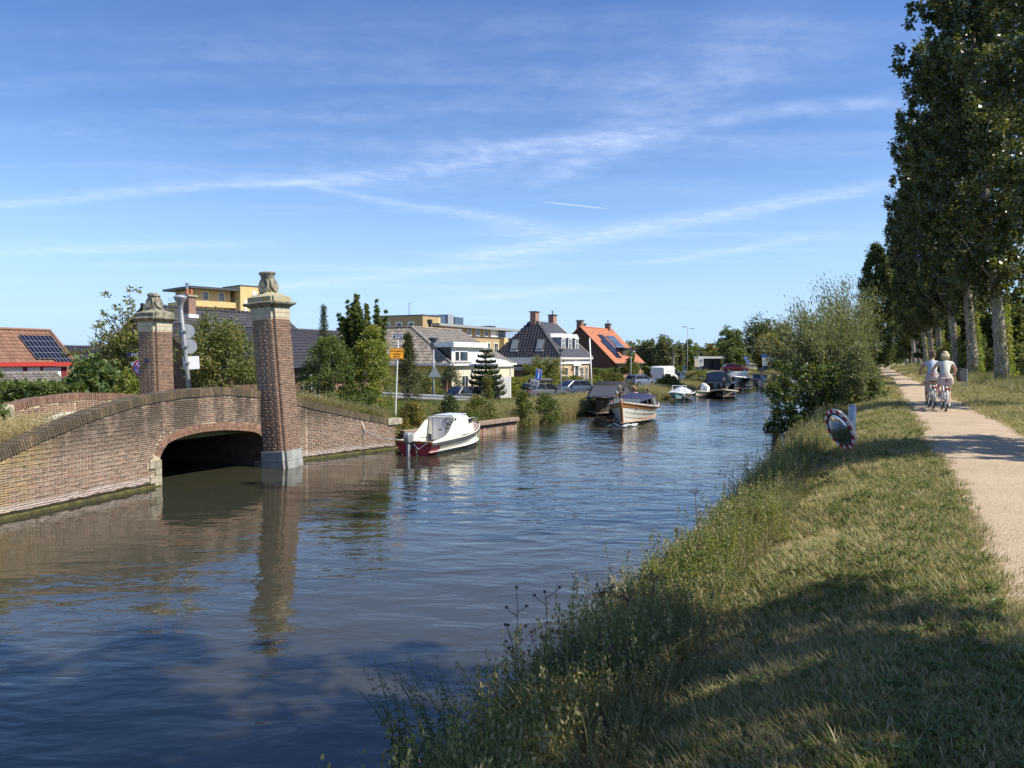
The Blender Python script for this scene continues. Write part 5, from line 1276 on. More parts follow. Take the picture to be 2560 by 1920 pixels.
for i in range(4): MB().span((tx0+1.0+i*1.45, -2.7, zt2-6.4), (tx0+1.6+i*1.45, -2.59, zt2-3.2)).build('slit_window', M['white'], h)
for i in range(3): MB().span((tx0-.1, -1.2+i*1.9, zt2-6.4), (tx0+.01, -0.5+i*1.9, zt2-3.2)).build('slit_window', M['white'], h)
MB().lathe([(0.6, -2.72), (0.6, -2.59)], 16, (tx0+3.6, 0, zt2-1.6), 'y').build('round_ornament', M['white'], h)
c = at(1130, 880, 155.0); c.z = POLDER
h = thing('apartment_block', c, AXIS, 'brownish ochre apartment block with roof terrace behind the pale-roofed house', 'building')
def zz_(py, Y): return at(1200, py, Y).z - POLDER
ztw, zup, zlow = zz_(795, 160), zz_(812, 158), zz_(839, 155)
block(h, 0, 22, 0, 14, 0, zlow, 'tan_render_shaded'); block(h, 22, 24, -1.2, 14, 0, zlow+.1, 'tan_render', 'bay'); block(h, 24, 40, 0, 14, 0, zlow, 'tan_render_shaded'); block(h, -0.2, 40.2, -0.2, 0.0, zlow, zlow+.18, 'dark_grey', 'coping')
block(h, -0.3, 26, 2.6, 14, zlow, zup-.4, 'tan_render_shaded', 'upper_storey'); block(h, 26.01, 34, 4.5, 13, zlow, zup-.4, 'tan_render', 'upper_storey'); block(h, -3, 37, 1.2, 15, zup-.4, zup+.15, 'grey_paint', 'eaves')
block(h, -6.5, -0.5, 3, 15, 0, ztw, 'tan_render_shaded', 'stair_tower'); block(h, -0.49, 0.3, 3, 15, zup+.2, ztw, 'tan_render', 'stair_tower'); block(h, -6.6, 0.4, 2.9, 15.1, ztw, ztw+.2, 'dark_grey', 'coping')
for i in range(3): window(h, 's', 5.0+i*3.0, 6.6+i*3.0, ztw-3.6, ztw-1.2, wx=-6.5, bars=(0, 0), fw=0.25)
for i, a0 in enumerate((2, 7, 11.0, 15, 19)):
    window(h, 'f', a0, a0+2.2, zlow-3.6, zlow-1.1, bars=(1, 1), fw=0.2); window(h, 'f', a0, a0+2.2, zlow-7.0, zlow-4.6, bars=(1, 1), fw=0.2)
    window(h, 'f', a0, a0+2.0, zlow+.4, zlow+2.3, wx=2.6, bars=(1, 0), fw=0.2)
for a0 in (26, 31, 36): window(h, 'f', a0, a0+2.2, zlow-3.6, zlow-1.1, bars=(1, 1), fw=0.2)
o = MB().span((22, 2.35, zlow), (25.5, 2.59, zlow+2.6)).build('terrace_doors', M['white'], h); o = MB().span((27, 4.2, zlow+.3), (33, 4.49, zlow+2.6)).build('glazed_front', M['glass_blue'], h)
for i in range(7): MB().span((27+i*.95, 4.1, zlow+.3), (27.1+i*.95, 4.19, zlow+2.6)).build('mullion', M['dark_grey'], h)
for i in range(14): MB().span((20+i*1.4, -0.15, zlow+.2), (20.08+i*1.4, -0.07, zlow+1.2)).build('baluster', M['dark_grey'], h)
MB().span((20, -0.16, zlow+1.2), (39, -0.06, zlow+1.3)).build('railing', M['dark_grey'], h)
zr2 = zup+.15
block(h, 4, 9, 7, 10, zr2, zr2+2.2, 'glass_blue', 'roof_glasshouse'); block(h, 10, 12.5, 7, 10, zr2, zr2+2.6, 'grey_paint', 'roof_plant'); block(h, 13, 17, 7, 9, zr2, zr2+2.2, 'glass_blue', 'roof_glasshouse'); block(h, 29, 31.5, 6, 9, zr2, zr2+.8, 'dark_grey', 'roof_vent')
MB().tube([(-4, 8, ztw), (-4, 8, ztw+3)], 0.08, 5).build('mast', M['grey_metal'], h); MB().tube([(-4, 8, ztw+2.8), (-3, 8, ztw+2.7)], 0.06, 5).build('mast_arm', M['grey_metal'], h)
# ---------------------------------------------------------------- gardens and trees of the village side
def upright(name, box, label, mat, seed, nshoot, frac, leaves, size, asp=0.5, n=70, crad=0.16):
    """a shrub whose top breaks into upright shoots"""
    a, w, h = boxed(*box); g = np.random.default_rng(seed)
    f_ = g.random(n); th = g.uniform(0, 6.283, n); q_ = np.interp(f_, [0, .2, .6, 1], [.85, 1, .95, .45])*np.sqrt(g.uniform(.2, 1, n)); C = np.stack([q_*np.cos(th)*w*.46, q_*np.sin(th)*w*.4, f_*h*.68], 1); rad = g.uniform(0.6, 1.2, len(C))*crad*w
    top = C[C[:, 2] > h*0.3]; S, sr = shoots(top, nshoot, h*frac, g, 0.10, 9, 0.045*w)
    kk = np.where(S[:, 2] > h, 0.0, 1.0) > 0; S, sr = S[kk], sr[kk]
    return tree(name, a, label, 'shrub', None, np.concatenate([C, S]), np.concatenate([rad, sr]), leaves, size, mat, asp, (h*0.5, 0.06), 8, seed=seed, shell=0.3, up=0.25)
# cherry-like tree behind the far pillar: loose leafy arms
a = at(310, 985, 29.5); g = np.random.default_rng(201); C = []; rd = []
arms = [(-1.75, -.4, 1.75), (-1.35, 0, 2.1), (-1.0, .3, 2.7), (-0.75, -.3, 3.2), (-0.5, 0, 3.8), (0.1, .3, 4.05), (0.55, -.2, 4.15), (0.9, .3, 3.6), (-0.2, .5, 3.2), (0.8, 0, 2.6), (1.4, .2, 2.9), (1.8, 0, 3.2), (-1.5, -.3, 1.2)]
for e in arms:
    e = np.array(e)
    for k in range(9): s = 0.35 + 0.65*k/8; C.append(e*s + g.normal(0, 0.13, 3)); rd.append(0.30*(1.15-0.6*s))
for k in range(60): C.append(np.array([g.uniform(-1.0, 1.1), g.uniform(-.6, .6), g.uniform(0.5, 2.7)])); rd.append(0.28)
C = np.array(C); dz_ = a.z - ground_at(a.x, a.y); a.z -= dz_; C[:, 2] += dz_
tree('cherry_tree', a, 'loose yellow-green cherry tree behind the plain-plinth gate pillar', 'tree', None, C, rd, 26, 0.14, L['cherry'], 0.45, (2.6, 0.10), 30, seed=202, shell=0.2, droop=0.35)
bush('fig_shrub', (168, 300, 893, 992, 27.0), 'big-leaved dark green fig shrub behind the far parapet', 'shrub', L['fig'], 60, 46, 0.19, 0.8, seed=203, crad=0.17, up=0.2)
bush('shrub', (285, 352, 925, 995, 26.0), 'small bright green shrub beside the plain-plinth pillar', 'shrub', L['bright'], 50, 50, 0.09, 0.5, seed=204, crad=0.18)
bush('fruit_tree', (425, 672, 780, 985, 30.0), 'broad leafy fruit tree between the two gate pillars', 'tree', L['mixed'], 150, 75, 0.115, 0.6, seed=205, crad=0.11, lo=-0.9, limbs=16, depth=3.0)
bush('shrub', (-90, 28, 895, 1090, 17.0), 'leafy shrub at the foot of the far parapet end block', 'shrub', L['hedge'], 70, 60, 0.085, 0.6, seed=206, crad=0.14)
def hedge(box, label, mat, seed, depth=0.8, size=0.07, n=3000, rz=None, Y2=None):
    """trimmed hedge: leaves packed over a box; runs between two screen points"""
    px0, px1, yt, yb, Y = box; g = np.random.default_rng(seed); Y2 = Y if Y2 is None else Y2
    A_ = at(px0, yb, Y); B_ = at(px1, yb, Y2); hgt = (yb-yt)/F*Y; gA = ground_at(A_.x, A_.y); hgt += A_.z - gA; A_.z = gA; d = B_ - A_; d.z = 0; Ln = d.length; d.normalize(); nn = Vector((d.y, -d.x, 0))
    t = thing('hedge', A_, math.atan2(d.y, d.x), label, 'hedge')
    P = np.stack([g.uniform(0, Ln, n), g.uniform(-.5, .5, n)*depth, g.uniform(0, 1, n)*hgt], 1)
    f = g.random(n); front = f < 0.45; topm = f > 0.7
    P[front, 1] = -depth/2 + g.normal(0, 0.05, front.sum()); P[topm, 2] = hgt + g.normal(0, 0.05, topm.sum()); ends = g.random(n) < min(.3, 1.2*depth/(Ln+depth)); P[ends, 0] = np.where(g.random(ends.sum()) < .5, 0.05, Ln-.05) + g.normal(0, .06, ends.sum())
    P[:, 2] += 0.06*np.sin(P[:, 0]*2.1) + 0.05*np.sin(P[:, 0]*5.3)
    link('foliage', leaf_mesh('foliage', P, g.normal(size=(n, 3)) + np.array([0, -.4, .4]), size*1.4, 0.65, mat, g), t)
    MB().span((0.4, -depth*.33, 0), (Ln-.4, depth*.33, hgt*.8)).build('branches', M['bark_dark'], t)
    return t
hedge((22, 205, 966, 1015, 26.0), 'trimmed dark green hedge between shed and far parapet', L['hedge'], 211, 0.9, 0.10, 5000)
# to the canal side of the tall pillar
bush('dark_shrub', (738, 912, 838, 1012, 30.5), 'dense dark shrub beside the tall gate pillar', 'shrub', L['laurel'], 200, 75, 0.09, 0.55, seed=221, crad=0.11, lo=-0.9)
a, w, h = boxed(790, 832, 768, 985, 40.0); g = np.random.default_rng(222); C = []; rd = []
for k in range(30):
    z = h*(0.2 + 0.8*k/29); r = w*0.55*(1-k/29*0.97)+.05
    for q in range(6): th = q*1.05 + k*0.7; C.append((r*math.cos(th)*g.uniform(.5, 1), r*math.sin(th)*g.uniform(.5, 1), z - 0.12*r)); rd.append(0.10+0.14*r)
tree('spruce_tree', a, 'slim pointed spruce rising above the shrubs', 'tree', None, C, rd, 26, 0.12, L['conifer'], 0.22, (h*0.97, 0.06), 10, seed=223, shell=0.2, droop=0.1)
upright('laurel_shrub', (840, 968, 738, 990, 34.0), 'tall bushy shrub with upright shoots against the sky', L['laurel'], 224, 44, 0.5, 48, 0.115, 0.5, 110, 0.13)
bush('yellow_shrub', (872, 990, 812, 1005, 31.5), 'sunlit yellow-green shrub in front of the tall bushy one', 'shrub', L['bright'], 130, 65, 0.10, 0.55, seed=225, crad=0.13, lo=-0.9)
a, w, h = boxed(985, 1056, 838, 995, 38.0); g = np.random.default_rng(226); z = h*g.random(150); q = w*0.45*np.interp(z/h, [0, .2, .6, 1], [.8, 1, .8, .1])*np.sqrt(g.random(150)); th = g.uniform(0, 6.28, 150)
tree('thuja_tree', a, 'dark egg-shaped conifer behind the orange diversion sign', 'tree', None, np.stack([q*np.cos(th), q*np.sin(th), z], 1), np.full(150, 0.22), 60, 0.13, L['yew'], 0.25, (h*.8, 0.07), 0, seed=227, shell=0.3, up=0.8)
bush('shrub', (1035, 1110, 940, 1000, 45.0), 'rounded yellow-green shrub at the foot of the lamp post', 'shrub', L['mixed'], 50, 50, 0.13, 0.5, seed=231, crad=0.18)
bush('juniper_shrub', (1095, 1160, 915, 990, 63.0), 'dark spreading juniper before the yellow-sided house', 'shrub', L['conifer'], 60, 55, 0.16, 0.3, seed=232, crad=0.17)
bush('shrub', (1060, 1108, 918, 985, 62.0), 'green conifer shrub beside the yellow wall', 'shrub', L['hedge'], 50, 55, 0.15, 0.4, seed=233, crad=0.18)
# monkey puzzle
a, w, h = boxed(1168, 1262, 876, 985, 58.0); t = thing('monkey_puzzle_tree', a, 0, 'spiky dark monkey puzzle tree with upswept branches', 'tree'); mb = MB(); mb.tube([(0, 0, -.2), (0, 0, h)], [0.13, 0.03], 7); mb.build('trunk', M['bark_dark'], t)
mb = MB(); g = np.random.default_rng(235)
for k in range(9):
    z = h*(0.18 + 0.8*k/8); r = w*0.55*(1.05-0.72*k/8)
    for q in range(9):
        th = q*0.7 + k*0.4 + g.normal(0, .1); d = Vector((math.cos(th), math.sin(th), 0)); p = Vector((0, 0, z))
        pts = [p, p + d*r*.4 + Vector((0, 0, -.05*r)), p + d*r*.75 + Vector((0, 0, 0.02*r)), p + d*r + Vector((0, 0, .3*r))]
        mb.tube(pts, [0.06, 0.075, 0.075, 0.03], 6)
        for s_ in (0.45, 0.62, 0.8):
            for sg in (-1, 1):
                b0 = p + d*r*s_; e = b0 + (d*0.6 + Vector((-d.y, d.x, 0))*sg*0.7)*r*.28 + Vector((0, 0, .2*r)); mb.tube([b0, b0.lerp(e, .5) - Vector((0, 0, .05)), e], [0.06, 0.065, 0.025], 5)
mb.build('crown', L['conifer'], t)
bush('tree', (1195, 1245, 868, 930, 72.0), 'small light green tree behind the monkey puzzle', 'tree', L['mixed'], 50, 50, 0.17, 0.6, seed=236, crad=0.18)
hedge((1222, 1338, 954, 1006, 63.0), 'wild golden hedge behind the dark parked car', L['gold_hedge'], 241, 1.8, 0.16, 6500, None, 72.0)
bush('tree', (1303, 1418, 888, 975, 79.0), 'round-headed green tree in front of the hipped house', 'tree', L['mixed'], 110, 65, 0.20, 0.6, seed=242, crad=0.13)
hedge((1285, 1445, 949, 975, 76.0), 'low clipped golden hedge before the hipped house', L['gold_hedge'], 243, 1.0, 0.13, 5200, None, 84.0)
bush('shrub', (1462, 1515, 942, 985, 84.0), 'yellow-green garden shrub below the flagpole', 'shrub', L['bright'], 50, 50, 0.17, 0.6, seed=244, crad=0.2)
hedge((1485, 1545, 925, 962, 97.0), 'dark hedge before the lean-to of the orange-roofed house', L['laurel'], 245, 1.2, 0.15, 3500, None, 100.0)
bush('shrub', (1530, 1562, 935, 970, 98.0), 'low leafy shrub at the corner of the orange-roofed house', 'shrub', L['mixed'], 40, 45, 0.2, 0.6, seed=246, crad=0.2)
bush('tree', (1553, 1600, 872, 965, 100.0), 'slender street tree in front of the orange-roofed house', 'tree', L['mixed'], 70, 55, 0.2, 0.6, seed=247, crad=0.15)
hedge((1615, 1690, 920, 962, 120.0), 'green hedge behind the white van', L['hedge'], 248, 2.0, 0.22, 3500, None, 126.0)
bush('shrub', (1200, 1235, 935, 985, 56.0), 'grassy shrub between monkey puzzle and golden hedge', 'shrub', L['mixed'], 40, 45, 0.13, 0.5, seed=249, crad=0.2)
# low growth on the dike
for i, (x0, x1, yt, yb, Y, m, lab) in enumerate(((985, 1075, 1008, 1052, 26.5, 'rust', 'brownish bramble tangle above the moored cabin boat'), (1095, 1150, 990, 1045, 29.5, 'dark', 'dark docks and nettles above the plank quay'), (1150, 1245, 992, 1045, 31.0, 'mixed', 'feathery green bush over the end of the quay'), (1285, 1330, 975, 1068, 32.5, 'mixed', 'straggly willow scrub at the end of the plank quay'), (1330, 1400, 985, 1065, 35.0, 'laurel', 'rounded waterside bush in the reed fringe'), (780, 860, 985, 1030, 26.0, 'mixed', 'weedy bush at the foot of the tall pillar'), (885, 960, 985, 1040, 26.5, 'hedge', 'wild bush under the diversion sign'), (1640, 1700, 940, 985, 62.0, 'mixed', 'thorn scrub on the dike near the van'), (1700, 1790, 930, 985, 72.0, 'mixed', 'brown-tipped scrub above the moored boats'))):
    bush('bush', (x0, x1, yt, yb, Y), lab, 'bush', L[m], 60, 50, 0.10 if Y < 40 else 0.2, 0.4, 'wild bushes on the dike', seed=330+i, crad=0.2, trunk=False, base_low=0.1)
# far trees
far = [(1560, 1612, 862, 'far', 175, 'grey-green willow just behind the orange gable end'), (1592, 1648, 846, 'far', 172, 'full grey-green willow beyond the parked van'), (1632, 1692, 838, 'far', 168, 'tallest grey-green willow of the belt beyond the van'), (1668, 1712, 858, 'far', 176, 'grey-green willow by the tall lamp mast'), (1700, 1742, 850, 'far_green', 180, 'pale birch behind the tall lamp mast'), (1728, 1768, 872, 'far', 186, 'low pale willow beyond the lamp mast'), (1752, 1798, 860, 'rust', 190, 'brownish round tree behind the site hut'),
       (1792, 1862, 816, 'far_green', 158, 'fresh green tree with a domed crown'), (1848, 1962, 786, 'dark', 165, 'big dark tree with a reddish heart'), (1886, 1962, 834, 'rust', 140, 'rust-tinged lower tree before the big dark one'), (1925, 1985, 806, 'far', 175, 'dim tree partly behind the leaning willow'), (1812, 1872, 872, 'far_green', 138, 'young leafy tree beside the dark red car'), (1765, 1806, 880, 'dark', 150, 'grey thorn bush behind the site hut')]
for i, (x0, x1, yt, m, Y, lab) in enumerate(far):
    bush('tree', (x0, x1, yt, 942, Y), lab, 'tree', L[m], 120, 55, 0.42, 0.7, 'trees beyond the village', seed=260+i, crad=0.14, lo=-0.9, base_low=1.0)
# belts of wood that read as one mass, closing the horizon
g = np.random.default_rng(299); pts = []
for (x0, x1, Y, hh) in ((1450, 2230, 330, 9), (-300, 1450, 420, 8), (2230, 3000, 330, 12)):
    n = 260; px = g.uniform(x0, x1, n)
    for q in px:
        Yq = Y*g.uniform(.95, 1.1); pts.append((((q-CX)/F)*Yq, Yq, g.uniform(0, hh)-1))
C = np.array(pts); P, D = clump_points(C, g.uniform(2, 4, len(C)), 26, g, 0.2)
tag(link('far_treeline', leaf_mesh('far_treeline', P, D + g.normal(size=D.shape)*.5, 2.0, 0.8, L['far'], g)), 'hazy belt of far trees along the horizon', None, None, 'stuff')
# ---------------------------------------------------------------- boats
def hull_rings(L_, B, zb, zs, draft, n=13, strakes=6, stern=0.85, full=2.2, lap=0.014, rake=0.25, mid=0.0, tumble=0.0):
    """rings from stern (x=0) to bow (x=L): one open section per station, port gunwale - keel - starboard gunwale, lapped planks"""
    rings = []
    for i in range(n):
        s = i/(n-1); b = B/2*(stern + (1-stern)*min(1, s/0.45))*(1 - max(0, (s-0.45)/0.55)**full)
        b = max(b, 0.012)
        sheer = zs + (zb-zs)*s**2.2 - mid*math.sin(math.pi*s); kz = -draft*(1 - 0.6*max(0, (s-0.75)/0.25)**2)
        pw = 0.42 + 0.45*max(0, (s-0.5)/0.5)
        half = []
        for k in range(strakes+1):
            t = k/strakes; y = b*max(t, 0.0)**pw; z = kz + (sheer-kz)*t
            x = L_*s + rake*max(0, (s-0.6)/0.4)**2*(t)
            half.append((x, y, z))
            if 0 < k < strakes and lap: half.append((x, y+lap*min(1, b*3), z-0.004))
        pts = [(x, y, z) for x, y, z in reversed(half)] + [(x, -y, z) for x, y, z in half[1:]]
        rings.append(pts)
    return rings
def gun(rings, side, dz=0.0, out=0.0):
    k = 0 if side > 0 else -1
    return [Vector((r[k][0], r[k][1] + out*side, r[k][2]+dz)) for r in rings]
def make_hull(t, rings, mat, rail, rail_r=0.035, transom=None, name='hull', deck=None, floor_z=0.15, inside='grey_paint'):
    mb = MB(); mb.loft(rings, closed=False, caps=False); h = mb.build(name, M[mat], t, auto=40)
    mb = MB(); r0 = rings[0]; c = (r0[0][0], 0, r0[0][2]); mb.add(list(r0) + [c], [tuple(range(len(r0)))]); mb.build('transom', M[transom or mat], t)
    for sd_ in (1, -1):
        g_ = gun(rings, sd_, 0.0, 0.01); MB().tube(g_, rail_r, 7).build('gunwale', M[rail], t, smooth=True)
    vs = []; fs = []
    for i, r in enumerate(rings): f = 0.9; vs += [(r[0][0], r[0][1]*f, min(floor_z, r[0][2]-.05)), (r[-1][0], r[-1][1]*f, min(floor_z, r[-1][2]-.05))]
    for i in range(len(rings)-1): fs.append((2*i, 2*i+1, 2*i+3, 2*i+2))
    MB().add(vs, fs).build('floor', M[inside], t)
    return h
def outboard(t, x, y, z, mat='grey_metal', s=1.0):
    o = MB().loft([[(x+sx_*s, y+sy*s, z+zz*s) for sx_, sy in ((-.20*k, -.10*k), (.12*k, -.12*k), (.12*k, .12*k), (-.20*k, .10*k))] for k, zz in ((0.75, 0.0), (1.0, .05), (1.05, .2), (0.95, .30), (0.6, .36))]).build('outboard_motor', M[mat], t, bevel=0.02)
    MB().box((x-.05*s, y, z-.30*s), (.13*s, .08*s, .62*s)).build('motor_leg', M['grey_paint'], o, bevel=0.01); MB().box((x-.05*s, y, z-.62*s), (.34*s, .09*s, .10*s)).build('gearcase', M['grey_paint'], o, bevel=0.02)
    MB().box((x+.12*s, y, z-.10*s), (.10*s, .22*s, .26*s)).build('bracket', M['dark_grey'], o)
    return o
# --- cream cabin boat moored to the wall
st = gp(1036, 1139, 0.0); hd_ = math.atan2(0.91, 0.40)
t = thing('cabin_boat', (st.x, st.y, 0), hd_, 'small cream cabin boat with red transom and grey outboard, moored by the bridge wall', 'boat')
LB, BB = 4.3, 1.52
rg = hull_rings(LB, BB, 0.66, 0.42, 0.22, 15, 5, 0.86, 2.3, 0.010, 0.18)
make_hull(t, rg, 'boat_white', 'boat_white', 0.02, 'boat_red', floor_z=0.12, inside='white')
for sd_ in (1, -1): MB().tube(gun(rg, sd_, -0.07, 0.012), 0.026, 6).build('rubbing_strake', M['dark_grey'], t, smooth=True)
for sd_ in (1, -1):         # red paint on the after quarter
    vs = []; fs = []; k0 = 0 if sd_ > 0 else -1; ncol = 7
    idxs = list(range(1, 10)) if sd_ > 0 else list(range(-2, -11, -1))
    for i in range(3):
        for q in idxs: p = rg[i][q]; xx = p[0]*(1.0 if i < 2 else 0.78 + 0.22*(q % 3)/2); vs.append((xx, p[1] + sd_*0.004, p[2]))
    m_ = len(idxs)
    for i in range(2):
        for q in range(m_-1): fs.append((i*m_+q, i*m_+q+1, (i+1)*m_+q+1, (i+1)*m_+q))
    MB().add(vs, fs).build('red_quarter', M['boat_red'], t)
MB().box((-0.02, 0, 0.425), (0.10, BB*.86, 0.07)).build('transom_cap', M['wood'], t, bevel=0.01)
# deck moulding that sweeps up from the stern to the cabin
prof = [(0.05, .44), (0.5, .47), (0.9, .53), (1.2, .66), (1.42, .84), (1.6, .96), (1.78, 1.0)]
for sd_ in (1, -1):
    vs = []; fs = []
    for (x, z) in prof:
        i = min(len(rg)-2, int(x/LB*(len(rg)-1))); f = x/LB*(len(rg)-1)-i; y = rg[i][0][1]*(1-f) + rg[i+1][0][1]*f; zg = rg[i][0][2]*(1-f) + rg[i+1][0][2]*f
        vs += [(x, sd_*y, zg), (x, sd_*(y-.06-(z-.44)*.22), z), (x, sd_*(y-.14-(z-.44)*.22), z), (x, sd_*(y-.2), zg-.2)]
    for k in range(len(prof)-1):
        for q in range(3): fs.append((4*k+q, 4*k+q+1, 4*k+5+q, 4*k+4+q))
    MB().add(vs, fs).build('coaming', M['boat_white'], t, smooth=True)
rings = []
for (x, w, z, tw) in ((1.72, .70, 1.08, .50), (2.2, .69, 1.12, .50), (2.8, .62, 1.07, .46), (3.05, .56, 0.98, .40), (3.35, .40, 0.62, .30)):
    zb_ = 0.50; rings.append([(x, -w, zb_), (x, -(w*.35+tw*.65)-.02, zb_+(z-zb_)*.75), (x, -tw*.8, z), (x, tw*.8, z), (x, (w*.35+tw*.65)+.02, zb_+(z-zb_)*.75), (x, w, zb_)])
cab = MB().loft(rings).build('cabin', M['boat_white'], t, auto=30)
MB().box((1.70, 0.1, 0.68), (0.02, 0.52, 0.72)).build('cabin_door', M['white'], t); MB().box((1.685, 0.32, 0.7), (0.012, 0.012, 0.72)).build('door_edge', M['grey_paint'], t); MB().box((1.685, 0.03, 0.66), (0.05, 0.10, 0.03)).build('door_handle', M['black'], t)
MB().box((1.70, 0.0, 1.07), (0.05, 1.0, 0.04)).build('cabin_trim', M['white'], t)
for sd_ in (1, -1): MB().box((2.72, sd_*.545, 0.86), (0.34, 0.04, 0.22), (0, 0, -sd_*.14)).build('window', M['glass'], t, bevel=0.01)
MB().box((3.2, 0, 0.80), (0.03, 0.6, 0.2), (0, -.75, 0)).build('windscreen', M['glass'], t)
vs = [(3.3, .5, .62), (3.3, -.5, .62)]; i0 = 11; fd = MB(); pr_ = [(r[0][0], r[0][1]*.93, r[0][2]+.01) for r in rg[10:]] + [(r[-1][0], r[-1][1]*.93, r[-1][2]+.01) for r in reversed(rg[10:])]; fd.add(pr_, [tuple(range(len(pr_)))]); fd.build('foredeck', M['timber'], t)
MB().box((2.35, 0, 1.12), (1.0, .7, .03)).build('cabin_top', M['tarp'], t, bevel=0.01)
w_ = MB(); 
for k in range(24): a0, a1 = 2*math.pi*k/24, 2*math.pi*(k+1)/24; w_.tube([(1.50, -.34+.17*math.cos(a0), .88+.17*math.sin(a0)), (1.50, -.34+.17*math.cos(a1), .88+.17*math.sin(a1))], 0.013, 5, False)
for a0 in (0.5, 2.6, 4.7): w_.tube([(1.52, -.34, .88), (1.50, -.34+.17*math.cos(a0), .88+.17*math.sin(a0))], 0.012, 5)
w_.tube([(1.52, -.34, .88), (1.70, -.34, .82)], 0.03, 6); w_.build('steering_wheel', M['dark_grey'], t)
MB().box((1.69, -.55, 1.0), (.02, .05, .14)).build('compass', M['black'], t); MB().box((0.95, 0, .3), (.3, 1.15, .05)).build('thwart', M['white'], t)
outboard(t, -0.12, 0.12, 0.40, 'grey_metal', 0.92)
MB().tube([(-.05, -.2, .45), (-.12, -.3, .58), (-.1, -.5, .6), (0, -.62, .48)], 0.012, 5).build('cable', M['black'], t); MB().tube([(-.1, -.05, .35), (-.16, -.25, .22), (-.1, -.5, .42)], 0.012, 5).build('fuel_hose', M['tarp'], t); MB().tube([(-.12, -.12, .33), (-.14, -.16, .1), (-.13, -.2, -.05)], 0.01, 5).build('cord', M['rope_green'], t)
for sd_ in (1, -1): MB().tube([(3.5, sd_*.33, .62), (3.6, sd_*.28, .85), (4.3, sd_*.06, .88)], 0.012, 5).build('bow_rail', M['grey_metal'], t)
MB().box((LB+.12, 0, .66), (.10, .08, .08)).build('bow_fitting', M['black'], t)
bowp = t.matrix_basis @ Vector((LB+.15, 0, .66)); sternp = t.matrix_basis @ Vector((0.1, .6, .46))
tag(MB().tube([bowp, (bowp.x+.03, bowp.y-.05, .3), (bowp.x+.05, bowp.y-.06, -.1)], 0.014, 5).build('mooring_line', M['rope_green'], None), 'green line hanging from the cabin boat bow into the water', 'rope')
wr = FW.pt(FW.hit(908, 1075)[0], FW.hit(908, 1075)[1], 0.04)
tag(MB().tube([wr + Vector((-.75, .1, .55)), wr + Vector((-.35, .05, .42)), wr + Vector((-.1, 0, .3)), wr + Vector((0, 0.03, .02)), wr + Vector((-.02, 0, -.25)), wr + Vector((-.1, .05, -.62))], [0.03, 0.035, 0.04, 0.04, 0.02, 0.012], 6).build('wall_rope', M['rope'], None, smooth=True), 'frayed pale rope hanging over the brick wall end', 'rope')
mid_ = (wr + sternp)/2; mid_.z -= .12
tag(MB().tube([wr, mid_, sternp], 0.010, 5).build('mooring_line', M['tarp'], None), 'thin pale line from the wall rope to the cabin boat stern', 'rope')

# --- the clinker sloop under way
def sloop(label, bow, head, LB, BB, zb, zs, hull, rail, strakes, name='sloop', **kw):
    """bow: point on the water under the stem; head: heading angle"""
    d = Vector((math.cos(head), math.sin(head), 0)); o = bow - d*LB
    t = thing(name, (o.x, o.y, 0), head, label, 'boat')
    rg = hull_rings(LB, BB, zb, zs, kw.get('draft', 0.25), 15, strakes, kw.get('stern', 0.7), kw.get('full', 2.0), kw.get('lap', 0.016), kw.get('rake', 0.3), kw.get('mid', 0.04))
    make_hull(t, rg, hull, rail, kw.get('rail_r', 0.045), kw.get('transom'), floor_z=0.2, inside=kw.get('inside', 'timber'))
    return t, rg
t, rg = sloop('white clinker sloop with varnished top strake and navy canopy, under way', SLOOP_BOW, SLOOP_HD, 6.0, 2.25, 1.10, 0.72, 'boat_grey_white', 'rope', 6, stern=0.72, lap=0.02)
sloop_t = t
vs_ = []; fs_ = []
for sd_ in (1, -1):
    vs = []; fs = []
    for r in rg:
        p0 = Vector(r[0 if sd_ > 0 else -1]); p1 = Vector(r[2 if sd_ > 0 else -3]); q = p0.lerp(p1, 0.95)
        vs += [(p0.x+.004, p0.y + sd_*.018, p0.z-.01), (q.x+.004, q.y + sd_*.022, q.z)]
    for i in range(len(rg)-1): fs.append((2*i, 2*i+1, 2*i+3, 2*i+2))
    MB().add(vs, fs).build('top_strake', M['wood'], t, smooth=True)
bx = rg[-1][0]; kb = rg[-1][len(rg[-1])//2]
MB().tube([(kb[0]-.25, 0, -.2), (kb[0]+.03, 0, .25), (bx[0]+.02, 0, bx[2]-.2), (bx[0]+.09, 0, bx[2]+.17)], [.05, .06, .06, .06], 8).build('stem', M['wood'], t, smooth=True)
def canopy(t, x0, x1, w0, w1, z0, z1, h, mat, name='canopy', nose=0.5, n=8, open_front=False, tail=0.5):
    """rounded boat hood between two stations"""
    rings = []
    for i in range(n+1):
        s = i/n; x = x0 + (x1-x0)*s; hh = h*min(1, (s+.02)/nose if s < nose else 1)*min(1, (1-s+.02)/tail if s > 1-tail else 1); hh = h*math.sqrt(max(0.02, hh/h)); w = w0 + (w1-w0)*s; zb_ = z0 + (z1-z0)*s
        rings.append([(x, -w, zb_), (x, -w*.96, zb_+hh*.6), (x, -w*.72, zb_+hh*.94), (x, 0, zb_+hh), (x, w*.72, zb_+hh*.94), (x, w*.96, zb_+hh*.6), (x, w, zb_)])
    return MB().loft(rings, closed=False, caps=False).build(name, M[mat], t, smooth=True)
